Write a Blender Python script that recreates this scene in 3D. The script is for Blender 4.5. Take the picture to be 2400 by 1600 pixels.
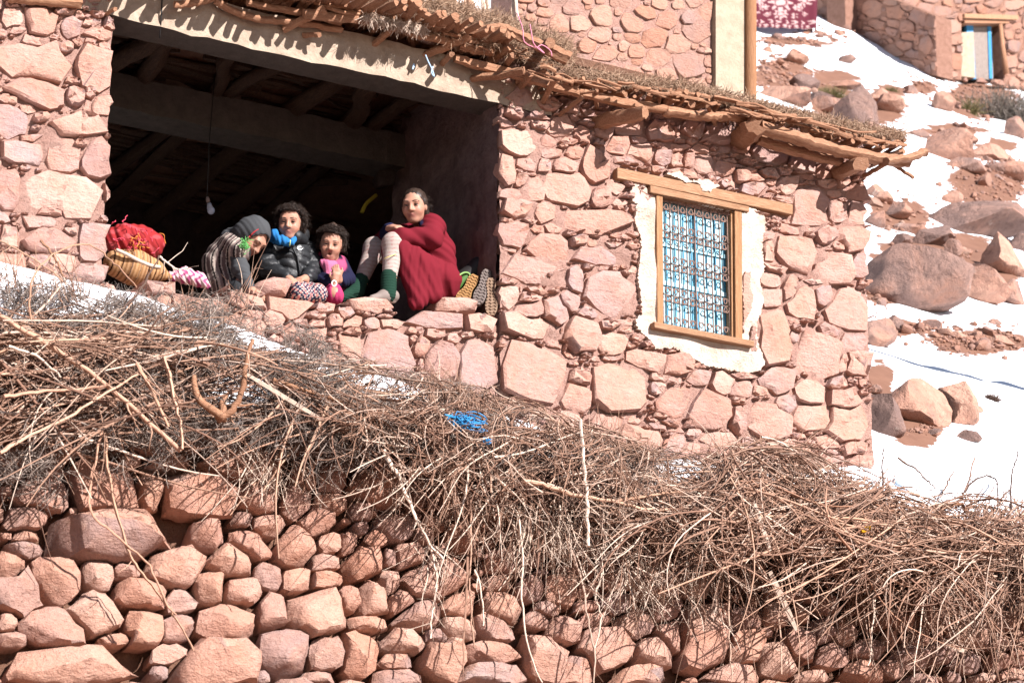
import bpy, bmesh, math, random, time
import numpy as np
from mathutils import Vector, Matrix, noise as mnoise
T0 = time.time()
random.seed(7); rng = np.random.default_rng(7)
for o in list(bpy.data.objects): bpy.data.objects.remove(o)
scene = bpy.context.scene
col = scene.collection

# ------------------------------------------------------------------ camera
THETA, PITCH, FPX, DIST = math.radians(30), math.radians(18), 6500.0, 14.2
FW = np.array([math.sin(THETA)*math.cos(PITCH), math.cos(THETA)*math.cos(PITCH), math.sin(PITCH)])
RT = np.array([math.cos(THETA), -math.sin(THETA), 0.0])
UP = np.cross(RT, FW)
CAM = -DIST*FW
cd = bpy.data.cameras.new('camera'); cam = bpy.data.objects.new('camera', cd); col.objects.link(cam)
cd.sensor_width = 36; cd.sensor_fit = 'HORIZONTAL'; cd.lens = 36*FPX/2400
cd.clip_start = 0.1; cd.clip_end = 2000
cam.matrix_world = Matrix(((RT[0], UP[0], -FW[0], CAM[0]), (RT[1], UP[1], -FW[1], CAM[1]), (RT[2], UP[2], -FW[2], CAM[2]), (0, 0, 0, 1)))
cd.dof.use_dof = True; cd.dof.focus_distance = 14.0; cd.dof.aperture_fstop = 7.0
scene.camera = cam

# ------------------------------------------------------------------ sky, sun, exposure
SUN = Vector((0.30, -1.0, 0.66)).normalized()
world = bpy.data.worlds.new('World'); scene.world = world; world.use_nodes = True
wn = world.node_tree.nodes; wl = world.node_tree.links
for n in list(wn): wn.remove(n)
sky = wn.new('ShaderNodeTexSky'); sky.sky_type = 'NISHITA'; sky.sun_disc = False
sky.sun_elevation = math.asin(SUN.z); sky.sun_rotation = math.atan2(SUN.x, SUN.y); sky.altitude = 2000
bg = wn.new('ShaderNodeBackground'); bg.inputs[1].default_value = 0.05
wo = wn.new('ShaderNodeOutputWorld'); wl.new(sky.outputs[0], bg.inputs[0]); wl.new(bg.outputs[0], wo.inputs[0])
sd = bpy.data.lights.new('sun', 'SUN'); sd.energy = 5.0; sd.angle = math.radians(0.5); sd.color = (1.0, 0.945, 0.915)
sun = bpy.data.objects.new('sun', sd); col.objects.link(sun)
sun.rotation_euler = (-SUN).to_track_quat('-Z', 'Y').to_euler(); sun.location = (6, -14, 14)
scene.view_settings.view_transform = 'Standard'; scene.view_settings.look = 'None'
scene.view_settings.gamma = 1.0; scene.view_settings.exposure = 1.4

# ------------------------------------------------------------------ pixels to points (2400 x 1600 photograph)
def ray(px, py):
    px = np.asarray(px, float); py = np.asarray(py, float)
    return FW + RT*((px-1200)/FPX)[..., None] - UP*((py-800)/FPX)[..., None]
def on_y(px, py, Y=0.0):                         # the point of that pixel in the vertical plane y = Y
    r = ray(px, py); t = (np.asarray(Y, float)-CAM[1])/r[..., 1]
    return CAM + r*t[..., None]
def on_plane(px, py, p0, n):
    r = ray(px, py); t = ((np.asarray(p0)-CAM) @ np.asarray(n))/(r @ np.asarray(n))
    return CAM + r*np.asarray(t)[..., None]
def proj(P):
    d = np.asarray(P, float)-CAM; z = d @ FW
    return 1200+FPX*(d @ RT)/z, 800-FPX*(d @ UP)/z
BX = [-6, -2.8, -2.25, -0.1, 0.3, 1.0, 1.6, 2.25, 6]; BZ = [-0.05, -0.06, -0.07, -0.34, -0.44, -0.46, -0.42, -0.35, -0.37]
def base_z(x): return np.interp(np.asarray(x, float), BX, BZ)   # ground line along the house
BANK_Y, BANK_H = -1.4, 1.02
FACE_N = np.array([0.06*0.0, -1.0, 0.16]); FACE_N = FACE_N/np.linalg.norm(FACE_N)
FACE_P = np.array([0.0, BANK_Y, -0.195-BANK_H])
OUT = np.array([0.0, -0.85, 0.53])
def on_bank(px, py, off=0.0):
    """front of the house, then the snowy bank, then the face of the retaining wall; off = metres proud of it"""
    px = np.asarray(px, float); py = np.asarray(py, float); off = np.asarray(off, float)
    off = np.broadcast_to(off, px.shape)
    p_wall = on_y(px, py, -off*0.6)
    g = BANK_H/(-BANK_Y); n = np.array([0.0, -g, 1.0])   # z - base(x) - g*y = 0
    r = ray(px, py)
    xb = p_wall[..., 0]
    for _ in range(3):
        t = ((base_z(xb)+off*1.1) - (CAM @ n))/(r @ n); p_bank = CAM + r*t[..., None]; xb = p_bank[..., 0]
    t = (((FACE_P-CAM) @ FACE_N)+off)/(r @ FACE_N); p_face = CAM + r*t[..., None]
    above = p_wall[..., 2] > base_z(p_wall[..., 0])+off*0.4
    low = p_bank[..., 1] < BANK_Y-off*0.5
    return np.where(above[..., None], p_wall, np.where(low[..., None], p_face, p_bank))

# ------------------------------------------------------------------ objects
ORI = {}
def wl_(o): return ORI.get(o.name, np.zeros(3)) if o else np.zeros(3)
def place(o, origin, parent):
    origin = np.asarray(origin, float); ORI[o.name] = origin
    o.location = origin - wl_(parent)
    if parent: o.parent = parent
def tag(o, label, cat, group=None, kind=None):
    o['label'] = label; o['category'] = cat
    if group: o['group'] = group
    if kind: o['kind'] = kind
    return o
def empty(name, loc, label=None, cat=None, group=None, parent=None):
    o = bpy.data.objects.new(name, None); o.empty_display_size = 0.1; col.objects.link(o); place(o, loc, parent)
    if label: tag(o, label, cat, group)
    return o
def fast_mesh(name, V, F, smooth=True, colors=None):
    """V (n,3); F (m,4) or (m,3) int array, or a list of mixed faces"""
    me = bpy.data.meshes.new(name)
    if isinstance(F, np.ndarray):
        k = F.shape[1]; m = F.shape[0]
        me.vertices.add(len(V)); me.vertices.foreach_set('co', np.ascontiguousarray(V, np.float32).ravel())
        me.loops.add(m*k); me.loops.foreach_set('vertex_index', np.ascontiguousarray(F, np.int32).ravel())
        me.polygons.add(m); me.polygons.foreach_set('loop_start', np.arange(0, m*k, k, dtype=np.int32))
        me.update(calc_edges=True)
    else:
        me.from_pydata([tuple(v) for v in V], [], F)
    if colors is not None:
        a = me.color_attributes.new('Col', 'FLOAT_COLOR', 'POINT')
        c = np.ones((len(V), 4), np.float32); c[:, :3] = colors; a.data.foreach_set('color', c.ravel())
    if smooth: me.polygons.foreach_set('use_smooth', np.ones(len(me.polygons), bool))
    return me
def obj(name, V, F, mat, parent=None, origin=None, smooth=True, sharp=None, colors=None):
    V = np.asarray(V, float)
    if origin is None: origin = np.array([*((V[:, :2].max(0)+V[:, :2].min(0))/2), V[:, 2].min()])
    me = fast_mesh(name, V-np.asarray(origin), F, smooth, colors)
    if sharp: me.set_sharp_from_angle(angle=math.radians(sharp))
    if mat: me.materials.append(mat)
    o = bpy.data.objects.new(name, me); col.objects.link(o); place(o, origin, parent)
    return o
class Acc:                                        # gathers shapes that make up ONE part
    def __init__(s): s.V = []; s.F = []; s.C = []; s.n = 0
    def add(s, V, F, c=None):
        V = np.asarray(V, float)
        s.V.append(V); s.F += [tuple(int(i)+s.n for i in f) for f in F]; s.n += len(V)
        s.C.append(np.tile(np.asarray(c if c is not None else (1, 1, 1), float), (len(V), 1)))
    def build(s, name, mat, parent=None, smooth=False, sharp=None, origin=None, color=False):
        return obj(name, np.vstack(s.V), s.F, mat, parent, origin, smooth, sharp, np.vstack(s.C) if color else None)
def box(lo, hi):
    x0, y0, z0 = lo; x1, y1, z1 = hi
    V = [(x0, y0, z0), (x1, y0, z0), (x1, y1, z0), (x0, y1, z0), (x0, y0, z1), (x1, y0, z1), (x1, y1, z1), (x0, y1, z1)]
    return V, [(0, 3, 2, 1), (4, 5, 6, 7), (0, 1, 5, 4), (1, 2, 6, 5), (2, 3, 7, 6), (3, 0, 4, 7)]
def hexa(front, back):                            # 4 front points and 4 back points, both in the same winding
    V = list(front)+list(back)
    return V, [(0, 1, 2, 3), (7, 6, 5, 4), (0, 4, 5, 1), (1, 5, 6, 2), (2, 6, 7, 3), (3, 7, 4, 0)]
def resample(P, n):
    P = np.asarray(P, float); k = len(P)
    t = np.linspace(0, k-1, n); out = []
    for s in t:                                   # Catmull-Rom
        i = min(int(s), k-2); u = s-i
        p0, p1, p2, p3 = P[max(i-1, 0)], P[i], P[i+1], P[min(i+2, k-1)]
        out.append(0.5*((2*p1)+(-p0+p2)*u+(2*p0-5*p1+4*p2-p3)*u*u+(-p0+3*p1-3*p2+p3)*u**3))
    return np.array(out)
def tube(P, R, S=8, wob=0.0, cap=True):
    P = np.asarray(P, float); K = len(P); R = np.broadcast_to(np.asarray(R, float), (K,))
    T = np.gradient(P, axis=0); T /= np.linalg.norm(T, axis=1)[:, None]+1e-9
    a = np.array([0.31, 0.2, 0.93]) if abs(T[0][2]) < 0.8 else np.array([0.9, 0.3, 0.1])
    N = np.zeros_like(P)
    for i in range(K):
        a = a-T[i]*(a @ T[i]); a /= np.linalg.norm(a)+1e-9; N[i] = a
    B = np.cross(T, N); ang = np.linspace(0, 2*np.pi, S, endpoint=False)
    ridge = rng.normal(size=(1, S))*wob; tw = rng.normal(size=(1, S))*wob*0.7; rr = R[:, None]*(1+ridge+tw*np.linspace(-1, 1, K)[:, None]+0.25*wob*rng.normal(size=(K, S)))
    V = (P[:, None]+N[:, None]*(np.cos(ang)*rr)[..., None]+B[:, None]*(np.sin(ang)*rr)[..., None]).reshape(-1, 3)
    F = [(i*S+j, i*S+(j+1) % S, (i+1)*S+(j+1) % S, (i+1)*S+j) for i in range(K-1) for j in range(S)]
    if cap: F += [tuple(range(S))[::-1], tuple((K-1)*S+j for j in range(S))]
    return V, F
def tubes_np(P, R, S=3):
    """many thin twigs at once: P (n,K,3), R (n,K) -> V, quads"""
    n, K, _ = P.shape
    T = np.gradient(P, axis=1); T /= np.linalg.norm(T, axis=2)[..., None]+1e-9
    ref = rng.normal(size=(n, 1, 3)); N = np.cross(T, ref); N /= np.linalg.norm(N, axis=2)[..., None]+1e-9
    B = np.cross(T, N); ang = np.linspace(0, 2*np.pi, S, endpoint=False)
    V = P[:, :, None]+(N[:, :, None]*np.cos(ang)[:, None]+B[:, :, None]*np.sin(ang)[:, None])*R[:, :, None, None]
    idx = np.arange(n*K*S).reshape(n, K, S); nx = np.roll(idx, -1, axis=2)
    F = np.stack([idx[:, :-1], nx[:, :-1], nx[:, 1:], idx[:, 1:]], -1).reshape(-1, 4)
    return V.reshape(-1, 3), F
def vnoise(P, s=1.0, seed=0.0):
    return np.array([mnoise.noise(Vector(p)*s+Vector((seed, seed*1.7, seed*0.3))) for p in np.asarray(P, float)])

# ------------------------------------------------------------------ materials
class NT:
    def __init__(s, name):
        s.m = bpy.data.materials.new(name); s.m.use_nodes = True; s.t = s.m.node_tree; s.N = s.t.nodes; s.L = s.t.links
        s.b = s.N['Principled BSDF']
    def node(s, typ, ins=None, **kw):
        n = s.N.new(typ)
        for k, v in kw.items(): setattr(n, k, v)
        for k, v in (ins or {}).items(): s.put(n.inputs[k], v)
        return n
    def put(s, sock, v):
        if isinstance(v, bpy.types.NodeSocket): s.L.new(v, sock)
        else: sock.default_value = v
    def pos(s): return s.node('ShaderNodeNewGeometry').outputs['Position']
    def noise(s, scale, detail=5, rough=0.6, vec=None, stretch=None, dist=0.0):
        vec = vec or s.pos()
        if stretch: vec = s.node('ShaderNodeMapping', {0: vec, 3: stretch}).outputs[0]
        return s.node('ShaderNodeTexNoise', {'Vector': vec, 'Scale': scale, 'Detail': detail, 'Roughness': rough, 'Distortion': dist}).outputs[0]
    def ramp(s, fac, stops, interp='LINEAR'):
        r = s.node('ShaderNodeValToRGB', {0: fac}); e = r.color_ramp; e.interpolation = interp
        while len(e.elements) < len(stops): e.elements.new(0.5)
        for el, (p, c) in zip(e.elements, stops): el.position = p; el.color = (*c, 1) if len(c) == 3 else c
        return r.outputs[0]
    def mix(s, fac, a, b, mode='MIX'):
        n = s.node('ShaderNodeMix', data_type='RGBA', blend_type=mode)
        s.put(n.inputs[0], fac)
        for i, v in ((6, a), (7, b)): s.put(n.inputs[i], v if isinstance(v, bpy.types.NodeSocket) else (*v, 1))
        return n.outputs[2]
    def math(s, op, a, b=0.0):
        n = s.node('ShaderNodeMath', operation=op); s.put(n.inputs[0], a); s.put(n.inputs[1], b); return n.outputs[0]
    def rnd(s):
        a = s.node('ShaderNodeObjectInfo').outputs['Random']; b = s.node('ShaderNodeNewGeometry').outputs['Random Per Island']
        return s.math('FRACT', s.math('ADD', a, b))
    def attr(s, name='Col'): return s.node('ShaderNodeAttribute', attribute_name=name).outputs['Color']
    def bump(s, h, strength=0.5, dist=0.01, prev=None):
        n = s.node('ShaderNodeBump', {'Height': h, 'Strength': strength, 'Distance': dist})
        if prev: s.L.new(prev, n.inputs['Normal'])
        return n.outputs[0]
    def done(s, color, rough=0.9, normal=None, **kw):
        s.put(s.b.inputs['Base Color'], color if isinstance(color, bpy.types.NodeSocket) else (*color, 1))
        s.put(s.b.inputs['Roughness'], rough)
        if normal: s.L.new(normal, s.b.inputs['Normal'])
        s.b.inputs['Specular IOR Level'].default_value = kw.pop('spec', 0.25)
        for k, v in kw.items(): s.put(s.b.inputs[k.replace('_', ' ')], v)
        return s.m
def stone_mat(name, tints, grain=1.0, bumps=1.0, wear=(0.54, 0.38, 0.32)):
    n = NT(name); r = n.rnd()
    base = n.ramp(r, [(i/(len(tints)-1), c) for i, c in enumerate(tints)])
    big = n.noise(5*grain, 6, 0.65, dist=0.6); fine = n.noise(38*grain, 6, 0.7); pit = n.noise(120*grain, 3, 0.6)
    lay = n.noise(14*grain, 5, 0.6, stretch=(1.0, 1.0, 3.2), dist=1.2)
    c = n.mix(n.ramp(big, [(0.35, (0, 0, 0)), (0.7, (1, 1, 1))]), base, n.mix(0.55, base, (0.36, 0.165, 0.10)))
    c = n.mix(n.ramp(lay, [(0.56, (0, 0, 0)), (0.78, (0.55, 0.55, 0.55))]), c, wear)
    c = n.mix(n.ramp(fine, [(0.25, (0.75, 0.75, 0.75)), (0.5, (0, 0, 0))]), c, n.mix(0.6, c, (0.14, 0.075, 0.06)))
    crack = n.node('ShaderNodeTexVoronoi', {'Vector': n.node('ShaderNodeMapping', {0: n.pos(), 3: (1, 1, 1.8)}).outputs[0], 'Scale': 7*grain}, feature='DISTANCE_TO_EDGE').outputs[0]
    crk = n.math('MULTIPLY', n.math('LESS_THAN', n.math('ADD', crack, n.math('MULTIPLY', n.noise(9*grain, 3), 0.05)), 0.035), n.math('GREATER_THAN', n.noise(3.1, 2), 0.55))
    b = n.bump(lay, 0.32*bumps, 0.025); b = n.bump(fine, 0.7*bumps, 0.012, b); b = n.bump(pit, 0.5*bumps, 0.004, b)
    b = n.bump(n.math('SUBTRACT', 1.0, crk), 0.25*bumps, 0.006, b)
    return n.done(c, 0.92, b, spec=0.15)
SAND = [(0.30, 0.19, 0.175), (0.42, 0.25, 0.205), (0.40, 0.225, 0.18), (0.45, 0.28, 0.235), (0.33, 0.235, 0.225), (0.42, 0.245, 0.20), (0.47, 0.315, 0.265), (0.38, 0.205, 0.165), (0.31, 0.225, 0.22), (0.43, 0.265, 0.215)]
RED = [(0.39, 0.215, 0.165), (0.45, 0.265, 0.205), (0.28, 0.19, 0.175), (0.46, 0.27, 0.205), (0.38, 0.195, 0.14), (0.44, 0.28, 0.23), (0.48, 0.315, 0.25), (0.38, 0.215, 0.17), (0.29, 0.215, 0.205), (0.43, 0.24, 0.175)]
M = {}
M['stone'] = stone_mat('wall sandstone', SAND, 1.0, 1.3)
M['rock'] = stone_mat('field stone', RED, 1.0, 1.6, (0.52, 0.36, 0.28))
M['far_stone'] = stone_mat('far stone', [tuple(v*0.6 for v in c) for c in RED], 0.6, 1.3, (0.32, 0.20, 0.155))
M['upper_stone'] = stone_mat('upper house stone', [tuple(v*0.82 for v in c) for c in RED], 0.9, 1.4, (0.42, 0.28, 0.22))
def boulder_mat():
    n = NT('mottled boulder'); r = n.rnd(); z = n.noise(1.6, 6, 0.7, dist=0.8); f = n.noise(14, 7, 0.7); p = n.noise(50, 4, 0.7); q = n.noise(4.5, 5, 0.65, dist=0.5)
    t = n.math('ADD', z, n.math('MULTIPLY', n.math('SUBTRACT', r, 0.5), 0.35))
    c = n.ramp(t, [(0.32, (0.17, 0.11, 0.095)), (0.44, (0.26, 0.16, 0.13)), (0.56, (0.34, 0.185, 0.135)), (0.72, (0.40, 0.24, 0.18))])
    c = n.mix(n.ramp(f, [(0.3, (0.8, 0.8, 0.8)), (0.5, (0, 0, 0))]), c, n.mix(0.65, c, (0.07, 0.045, 0.04)))
    c = n.mix(n.ramp(q, [(0.64, (0, 0, 0)), (0.72, (0.6, 0.6, 0.6))]), c, (0.50, 0.42, 0.37))
    b = n.bump(q, 0.8, 0.08); b = n.bump(f, 0.8, 0.03, b); b = n.bump(p, 0.5, 0.008, b)
    return n.done(c, 0.92, b, spec=0.15)
M['boulder'] = boulder_mat()
def mud_mat(name, c0, c1, scale=1.0, bump=1.0):
    n = NT(name); a = n.noise(11*scale, 7, 0.7); f = n.noise(45*scale, 5, 0.75); g = n.noise(140*scale, 2)
    c = n.mix(n.ramp(a, [(0.3, (0, 0, 0)), (0.7, (1, 1, 1))]), c0, c1)
    b = n.bump(a, 0.8*bump, 0.04); b = n.bump(f, 0.9*bump, 0.02, b); b = n.bump(g, 0.5*bump, 0.006, b)
    return n.done(c, 0.96, b, spec=0.1)
M['mud'] = mud_mat('clay mortar', (0.41, 0.23, 0.185), (0.48, 0.305, 0.255), 1.3, 1.3)
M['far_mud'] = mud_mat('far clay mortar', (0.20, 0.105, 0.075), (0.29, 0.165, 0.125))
M['earth'] = mud_mat('dark earth', (0.13, 0.07, 0.05), (0.22, 0.115, 0.075))
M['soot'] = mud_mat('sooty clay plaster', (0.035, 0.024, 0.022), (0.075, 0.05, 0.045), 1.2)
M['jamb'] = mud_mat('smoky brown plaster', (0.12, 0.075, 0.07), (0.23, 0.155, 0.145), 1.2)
M['cement'] = mud_mat('grey cement', (0.26, 0.20, 0.145), (0.38, 0.31, 0.235), 1.0, 0.35)
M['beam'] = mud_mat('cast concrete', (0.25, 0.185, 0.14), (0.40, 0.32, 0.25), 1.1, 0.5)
M['beam_dark'] = mud_mat('sooty and shade-dark concrete', (0.06, 0.052, 0.046), (0.095, 0.08, 0.07), 1.5, 0.4)  # soot on the inner beam; painted shade on the front beam's underside
M['plaster'] = mud_mat('lime plaster', (0.40, 0.28, 0.22), (0.66, 0.56, 0.48), 0.7, 0.9)
def wood_mat(name, dark, mid, light, stretch=(8, 8, 1.2), rough=0.75, rnd=0.5, axis=None):
    n = NT(name)
    g = n.noise(9, 6, 0.7, vec=n.node('ShaderNodeTexCoord').outputs['Object'], stretch=stretch, dist=1.0); f = n.noise(60, 4, 0.6)
    c = n.ramp(g, [(0.25, dark), (0.5, mid), (0.75, light)])
    c = n.mix(n.math('MULTIPLY', n.rnd(), rnd), c, n.mix(0.6, c, dark))
    b = n.bump(g, 0.6, 0.012); b = n.bump(f, 0.3, 0.003, b)
    return n.done(c, rough, b)
M['log'] = wood_mat('weathered log', (0.13, 0.055, 0.03), (0.30, 0.15, 0.085), (0.43, 0.26, 0.17), (2.0, 14, 14))
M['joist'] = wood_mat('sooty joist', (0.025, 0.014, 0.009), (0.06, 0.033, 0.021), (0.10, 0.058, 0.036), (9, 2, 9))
M['frame'] = wood_mat('orange window wood', (0.17, 0.075, 0.032), (0.32, 0.165, 0.08), (0.42, 0.25, 0.14), (14, 14, 1.3))
M['frame_h'] = wood_mat('orange window wood level', (0.17, 0.08, 0.04), (0.31, 0.17, 0.095), (0.44, 0.28, 0.18), (1.3, 14, 14))
M['pole'] = wood_mat('planed post', (0.17, 0.075, 0.035), (0.26, 0.125, 0.06), (0.31, 0.165, 0.085), (9, 9, 1))
def twig_mat(name, stops):
    n = NT(name); c = n.ramp(n.rnd(), stops); f = n.noise(70, 3)
    c = n.mix(n.ramp(f, [(0.4, (0, 0, 0)), (0.65, (0.5, 0.5, 0.5))]), c, n.mix(0.5, c, (0.12, 0.07, 0.05)))
    return n.done(c, 0.8, n.bump(f, 0.4, 0.003))
M['twig'] = twig_mat('dry tan twig', [(0, (0.12, 0.062, 0.042)), (0.3, (0.30, 0.175, 0.12)), (0.55, (0.19, 0.10, 0.068)), (0.72, (0.36, 0.22, 0.155)), (0.86, (0.60, 0.46, 0.37)), (1, (0.24, 0.13, 0.09))])
M['thorn'] = twig_mat('grey thorn twig', [(0, (0.09, 0.075, 0.07)), (0.4, (0.24, 0.19, 0.16)), (0.7, (0.15, 0.115, 0.10)), (1, (0.40, 0.33, 0.28))])
M['bark'] = twig_mat('pink bark branch', [(0, (0.40, 0.22, 0.15)), (0.5, (0.47, 0.30, 0.21)), (1, (0.36, 0.19, 0.12))])
M['bare'] = twig_mat('bleached wood', [(0, (0.50, 0.38, 0.30)), (1, (0.60, 0.48, 0.39))])
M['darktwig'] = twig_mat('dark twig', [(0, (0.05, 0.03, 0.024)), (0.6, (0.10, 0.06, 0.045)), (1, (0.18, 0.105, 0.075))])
M['straw'] = twig_mat('roof straw', [(0, (0.30, 0.18, 0.115)), (0.5, (0.42, 0.29, 0.20)), (1, (0.24, 0.14, 0.09))])
def snow_mat():
    n = NT('snow over red earth'); a = n.attr(); s = n.node('ShaderNodeSeparateColor', {0: a}).outputs[0]
    m = n.math('ADD', s, n.math('MULTIPLY', n.math('SUBTRACT', n.noise(1.7, 8, 0.75), 0.5), 1.5))
    m = n.ramp(m, [(0.46, (0, 0, 0)), (0.54, (1, 1, 1))])
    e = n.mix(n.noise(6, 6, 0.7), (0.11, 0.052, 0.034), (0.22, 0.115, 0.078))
    brush_shade = n.node('ShaderNodeSeparateColor', {0: a}).outputs[1]; e = n.mix(brush_shade, e, (0.035, 0.022, 0.017))   # shade between the twigs, painted into the ground under the brush
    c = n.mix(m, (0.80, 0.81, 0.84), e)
    b = n.bump(n.noise(1.6, 4), 0.3, 0.10); b = n.bump(n.noise(30, 4), 0.25, 0.01, b)
    return n.done(c, 0.75, b, spec=0.2)
M['snow'] = snow_mat()
def plain(name, c, rough=0.8, bump=None, **kw):
    n = NT(name); nb = n.bump(n.noise(bump[0], 4), bump[1], bump[2]) if bump else None
    return n.done(c, rough, nb, **kw)
def colmat(name, rough=0.85, bump=(180, 0.4, 0.003), **kw):
    n = NT(name); return n.done(n.attr(), rough, n.bump(n.noise(bump[0], 4), bump[1], bump[2]), **kw)

# ------------------------------------------------------------------ masonry: stones packed in the picture of a wall, built on the wall's plane
def snorm(dx, dy, a, b, rot, p=3.4):
    c, s = np.cos(rot), np.sin(rot)
    u = np.abs(dx*c+dy*s)/a; v = np.abs(-dx*s+dy*c)/b
    return (u**p+v**p)**(1/p)
def pack(traced, inside, bbox, sizes, tries, slope=0.2, flat=(0.24, 0.62), seed=1, keep=1.0):
    r = np.random.default_rng(seed); st = [list(s) for s in traced]
    x0, y0, x1, y1 = bbox
    A = np.array(st, float).reshape(-1, 5)
    for size, n in zip(sizes, tries):
        C = np.stack([r.uniform(x0, x1, n), r.uniform(y0, y1, n)], 1)
        C = C[inside(C[:, 0], C[:, 1])]
        for c in C:
            a = size*r.uniform(0.7, 1.3); b = a*r.uniform(*flat); rot = math.atan(slope)+r.normal()*0.12
            if r.random() < 0.08: a, b = b, a
            ang = np.arange(8)*np.pi/4; cx = c[0]+0.8*(a*np.cos(ang)*math.cos(rot)-b*np.sin(ang)*math.sin(rot)); cy = c[1]+0.8*(a*np.cos(ang)*math.sin(rot)+b*np.sin(ang)*math.cos(rot))
            if len(A):
                near = A[(np.abs(A[:, 0]-c[0]) < A[:, 2]+A[:, 3]+a) & (np.abs(A[:, 1]-c[1]) < A[:, 3]+A[:, 2]+a)]
                if len(near):
                    m = snorm(np.append(cx, c[0])[:, None]-near[:, 0], np.append(cy, c[1])[:, None]-near[:, 1], near[:, 2], near[:, 3], near[:, 4])
                    if m.min() < 0.98: continue
            A = np.vstack([A, [c[0], c[1], a, b, rot]]) if len(A) else np.array([[c[0], c[1], a, b, rot]])
    return A
def outlines(A, inside, K=11, gap=2.5, limit=1.14, seed=3):
    r = np.random.default_rng(seed); res = []
    fr = np.linspace(0.25, limit, 22)
    for i, (cx, cy, a, b, rot) in enumerate(A):
        ang = np.linspace(0, 2*np.pi, K, endpoint=False)+r.uniform(0, 0.4)+r.normal(size=K)*0.13
        ux, uy = np.cos(ang), np.sin(ang)
        base = 1/snorm(ux, uy, a, b, rot)
        lim = fr[None]*base[:, None]*(1+r.normal(size=(K, 1))*0.05)
        X = cx+ux[:, None]*lim; Y = cy+uy[:, None]*lim
        mi = snorm(X-cx, Y-cy, a, b, rot)
        rad = max(a, b)*1.3
        nb = [j for j in np.nonzero((np.abs(A[:, 0]-cx) < rad+np.maximum(A[:, 2], A[:, 3])*1.3) & (np.abs(A[:, 1]-cy) < rad+np.maximum(A[:, 2], A[:, 3])*1.3))[0] if j != i]
        ok = inside(X, Y)
        for j in nb: ok &= mi <= snorm(X-A[j, 0], Y-A[j, 1], *A[j, 2:])
        k = np.where(ok.all(1), ok.shape[1], np.argmin(ok, 1)); k = np.maximum(k-1, 0)
        R = lim[np.arange(K), k]
        R = np.maximum(R-gap, R*0.55)
        res.append(np.stack([cx+ux*R, cy+uy*R], 1))
    return res
def slab_stone(poly, to3, out, r, proud=(0.008, 0.04), back=0.05):
    """a rough-faced wall stone: flat irregular front with chipped arrises"""
    K = len(poly); c2 = poly.mean(0)
    O = to3(poly[:, 0], poly[:, 1]); C = to3(c2[0], c2[1]); rel = O-C
    size = np.linalg.norm(rel, axis=1).mean(); f = r.uniform(*proud)+min(size, 0.2)*0.07
    t1 = r.normal(size=3)*0.10
    rows = []
    for s, d, j in ((0.98, -back, 0.0), (1.0, f*0.35, 0.12), (0.95, f*0.86, 0.20), (0.74, f*1.0, 0.20), (0.40, f*1.05, 0.16)):
        q = C+rel*(s*(1+r.normal(size=(K, 1))*0.012))
        off = d+(r.normal(size=K)*j*f)+((q-C) @ t1 if d > 0 else 0)
        rows.append(q+out*np.broadcast_to(off, (K,))[:, None])
    ctr = C+out*(f*(1+r.normal()*0.1))
    V = np.vstack(rows+[ctr[None]]); n = len(rows)
    F = [(i*K+j, i*K+(j+1) % K, (i+1)*K+(j+1) % K, (i+1)*K+j) for i in range(n-1) for j in range(K)]
    F += [((n-1)*K+j, (n-1)*K+(j+1) % K, n*K) for j in range(K)]
    return V, F, C
def round_stone(poly, to3, out, r, depth=0.5, back=0.16, facets=5):
    """a loose field stone: rounded body cut by a few broken faces"""
    K = len(poly); c2 = poly.mean(0)
    O = to3(poly[:, 0], poly[:, 1]); C = to3(c2[0], c2[1]); rel = O-C
    size = np.linalg.norm(rel, axis=1).mean(); f = size*depth*r.uniform(0.75, 1.25)
    rows = []
    for s, d in ((0.72, -back*0.9), (0.95, -0.3*f), (1.0, 0.1*f), (0.98, 0.32*f), (0.93, 0.52*f), (0.84, 0.70*f), (0.70, 0.85*f), (0.52, 0.95*f), (0.28, 1.0*f)):
        q = rel*(s*(1+r.normal(size=(K, 1))*0.02))
        rows.append(q+out*(d*(1+r.normal(size=(K, 1))*0.03)))
    V = np.vstack(rows+[(out*f*1.02)[None]])
    e1 = np.cross(out, [0, 0, 1.0]); e1 /= np.linalg.norm(e1); e2 = np.cross(out, e1)
    for k in range(facets):
        a = r.uniform(0, 2*np.pi); tilt = r.uniform(0.1, 1.15)
        n = out*math.cos(tilt)+(e1*math.cos(a)+e2*math.sin(a))*math.sin(tilt)
        h = V @ n; lim = h.max()*r.uniform(0.66, 0.9); ov = np.maximum(h-lim, 0)
        V = V-n*ov[:, None]*0.96
    sd_ = r.uniform(0, 99); V = V*(1+0.10*vnoise(V/size, 1.7, sd_)+0.05*vnoise(V/size, 4.5, sd_+7))[:, None]; V = V+r.normal(size=V.shape)*size*0.010+C; n = len(rows)
    F = [(i*K+j, i*K+(j+1) % K, (i+1)*K+(j+1) % K, (i+1)*K+j) for i in range(n-1) for j in range(K)]
    F += [((n-1)*K+j, (n-1)*K+(j+1) % K, n*K) for j in range(K)]
    return V, F, C
def lay_stones(A, polys, to3, out, mat, parent, kind='slab', limit=300, name='stone', seed=5, sharp=38, **kw):
    r = np.random.default_rng(seed); area = A[:, 2]*A[:, 3]; order = np.argsort(-area); rest = Acc()
    for rank, i in enumerate(order):
        V, F, C = (slab_stone if kind == 'slab' else round_stone)(polys[i], to3, out, r, **kw)
        if rank < limit: obj(name, V, F, mat, parent, C, True, sharp)
        else: rest.add(V, F)
    if rest.n:
        o = rest.build('small_stones', mat, parent, True, sharp); o['kind'] = 'stuff'
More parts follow.
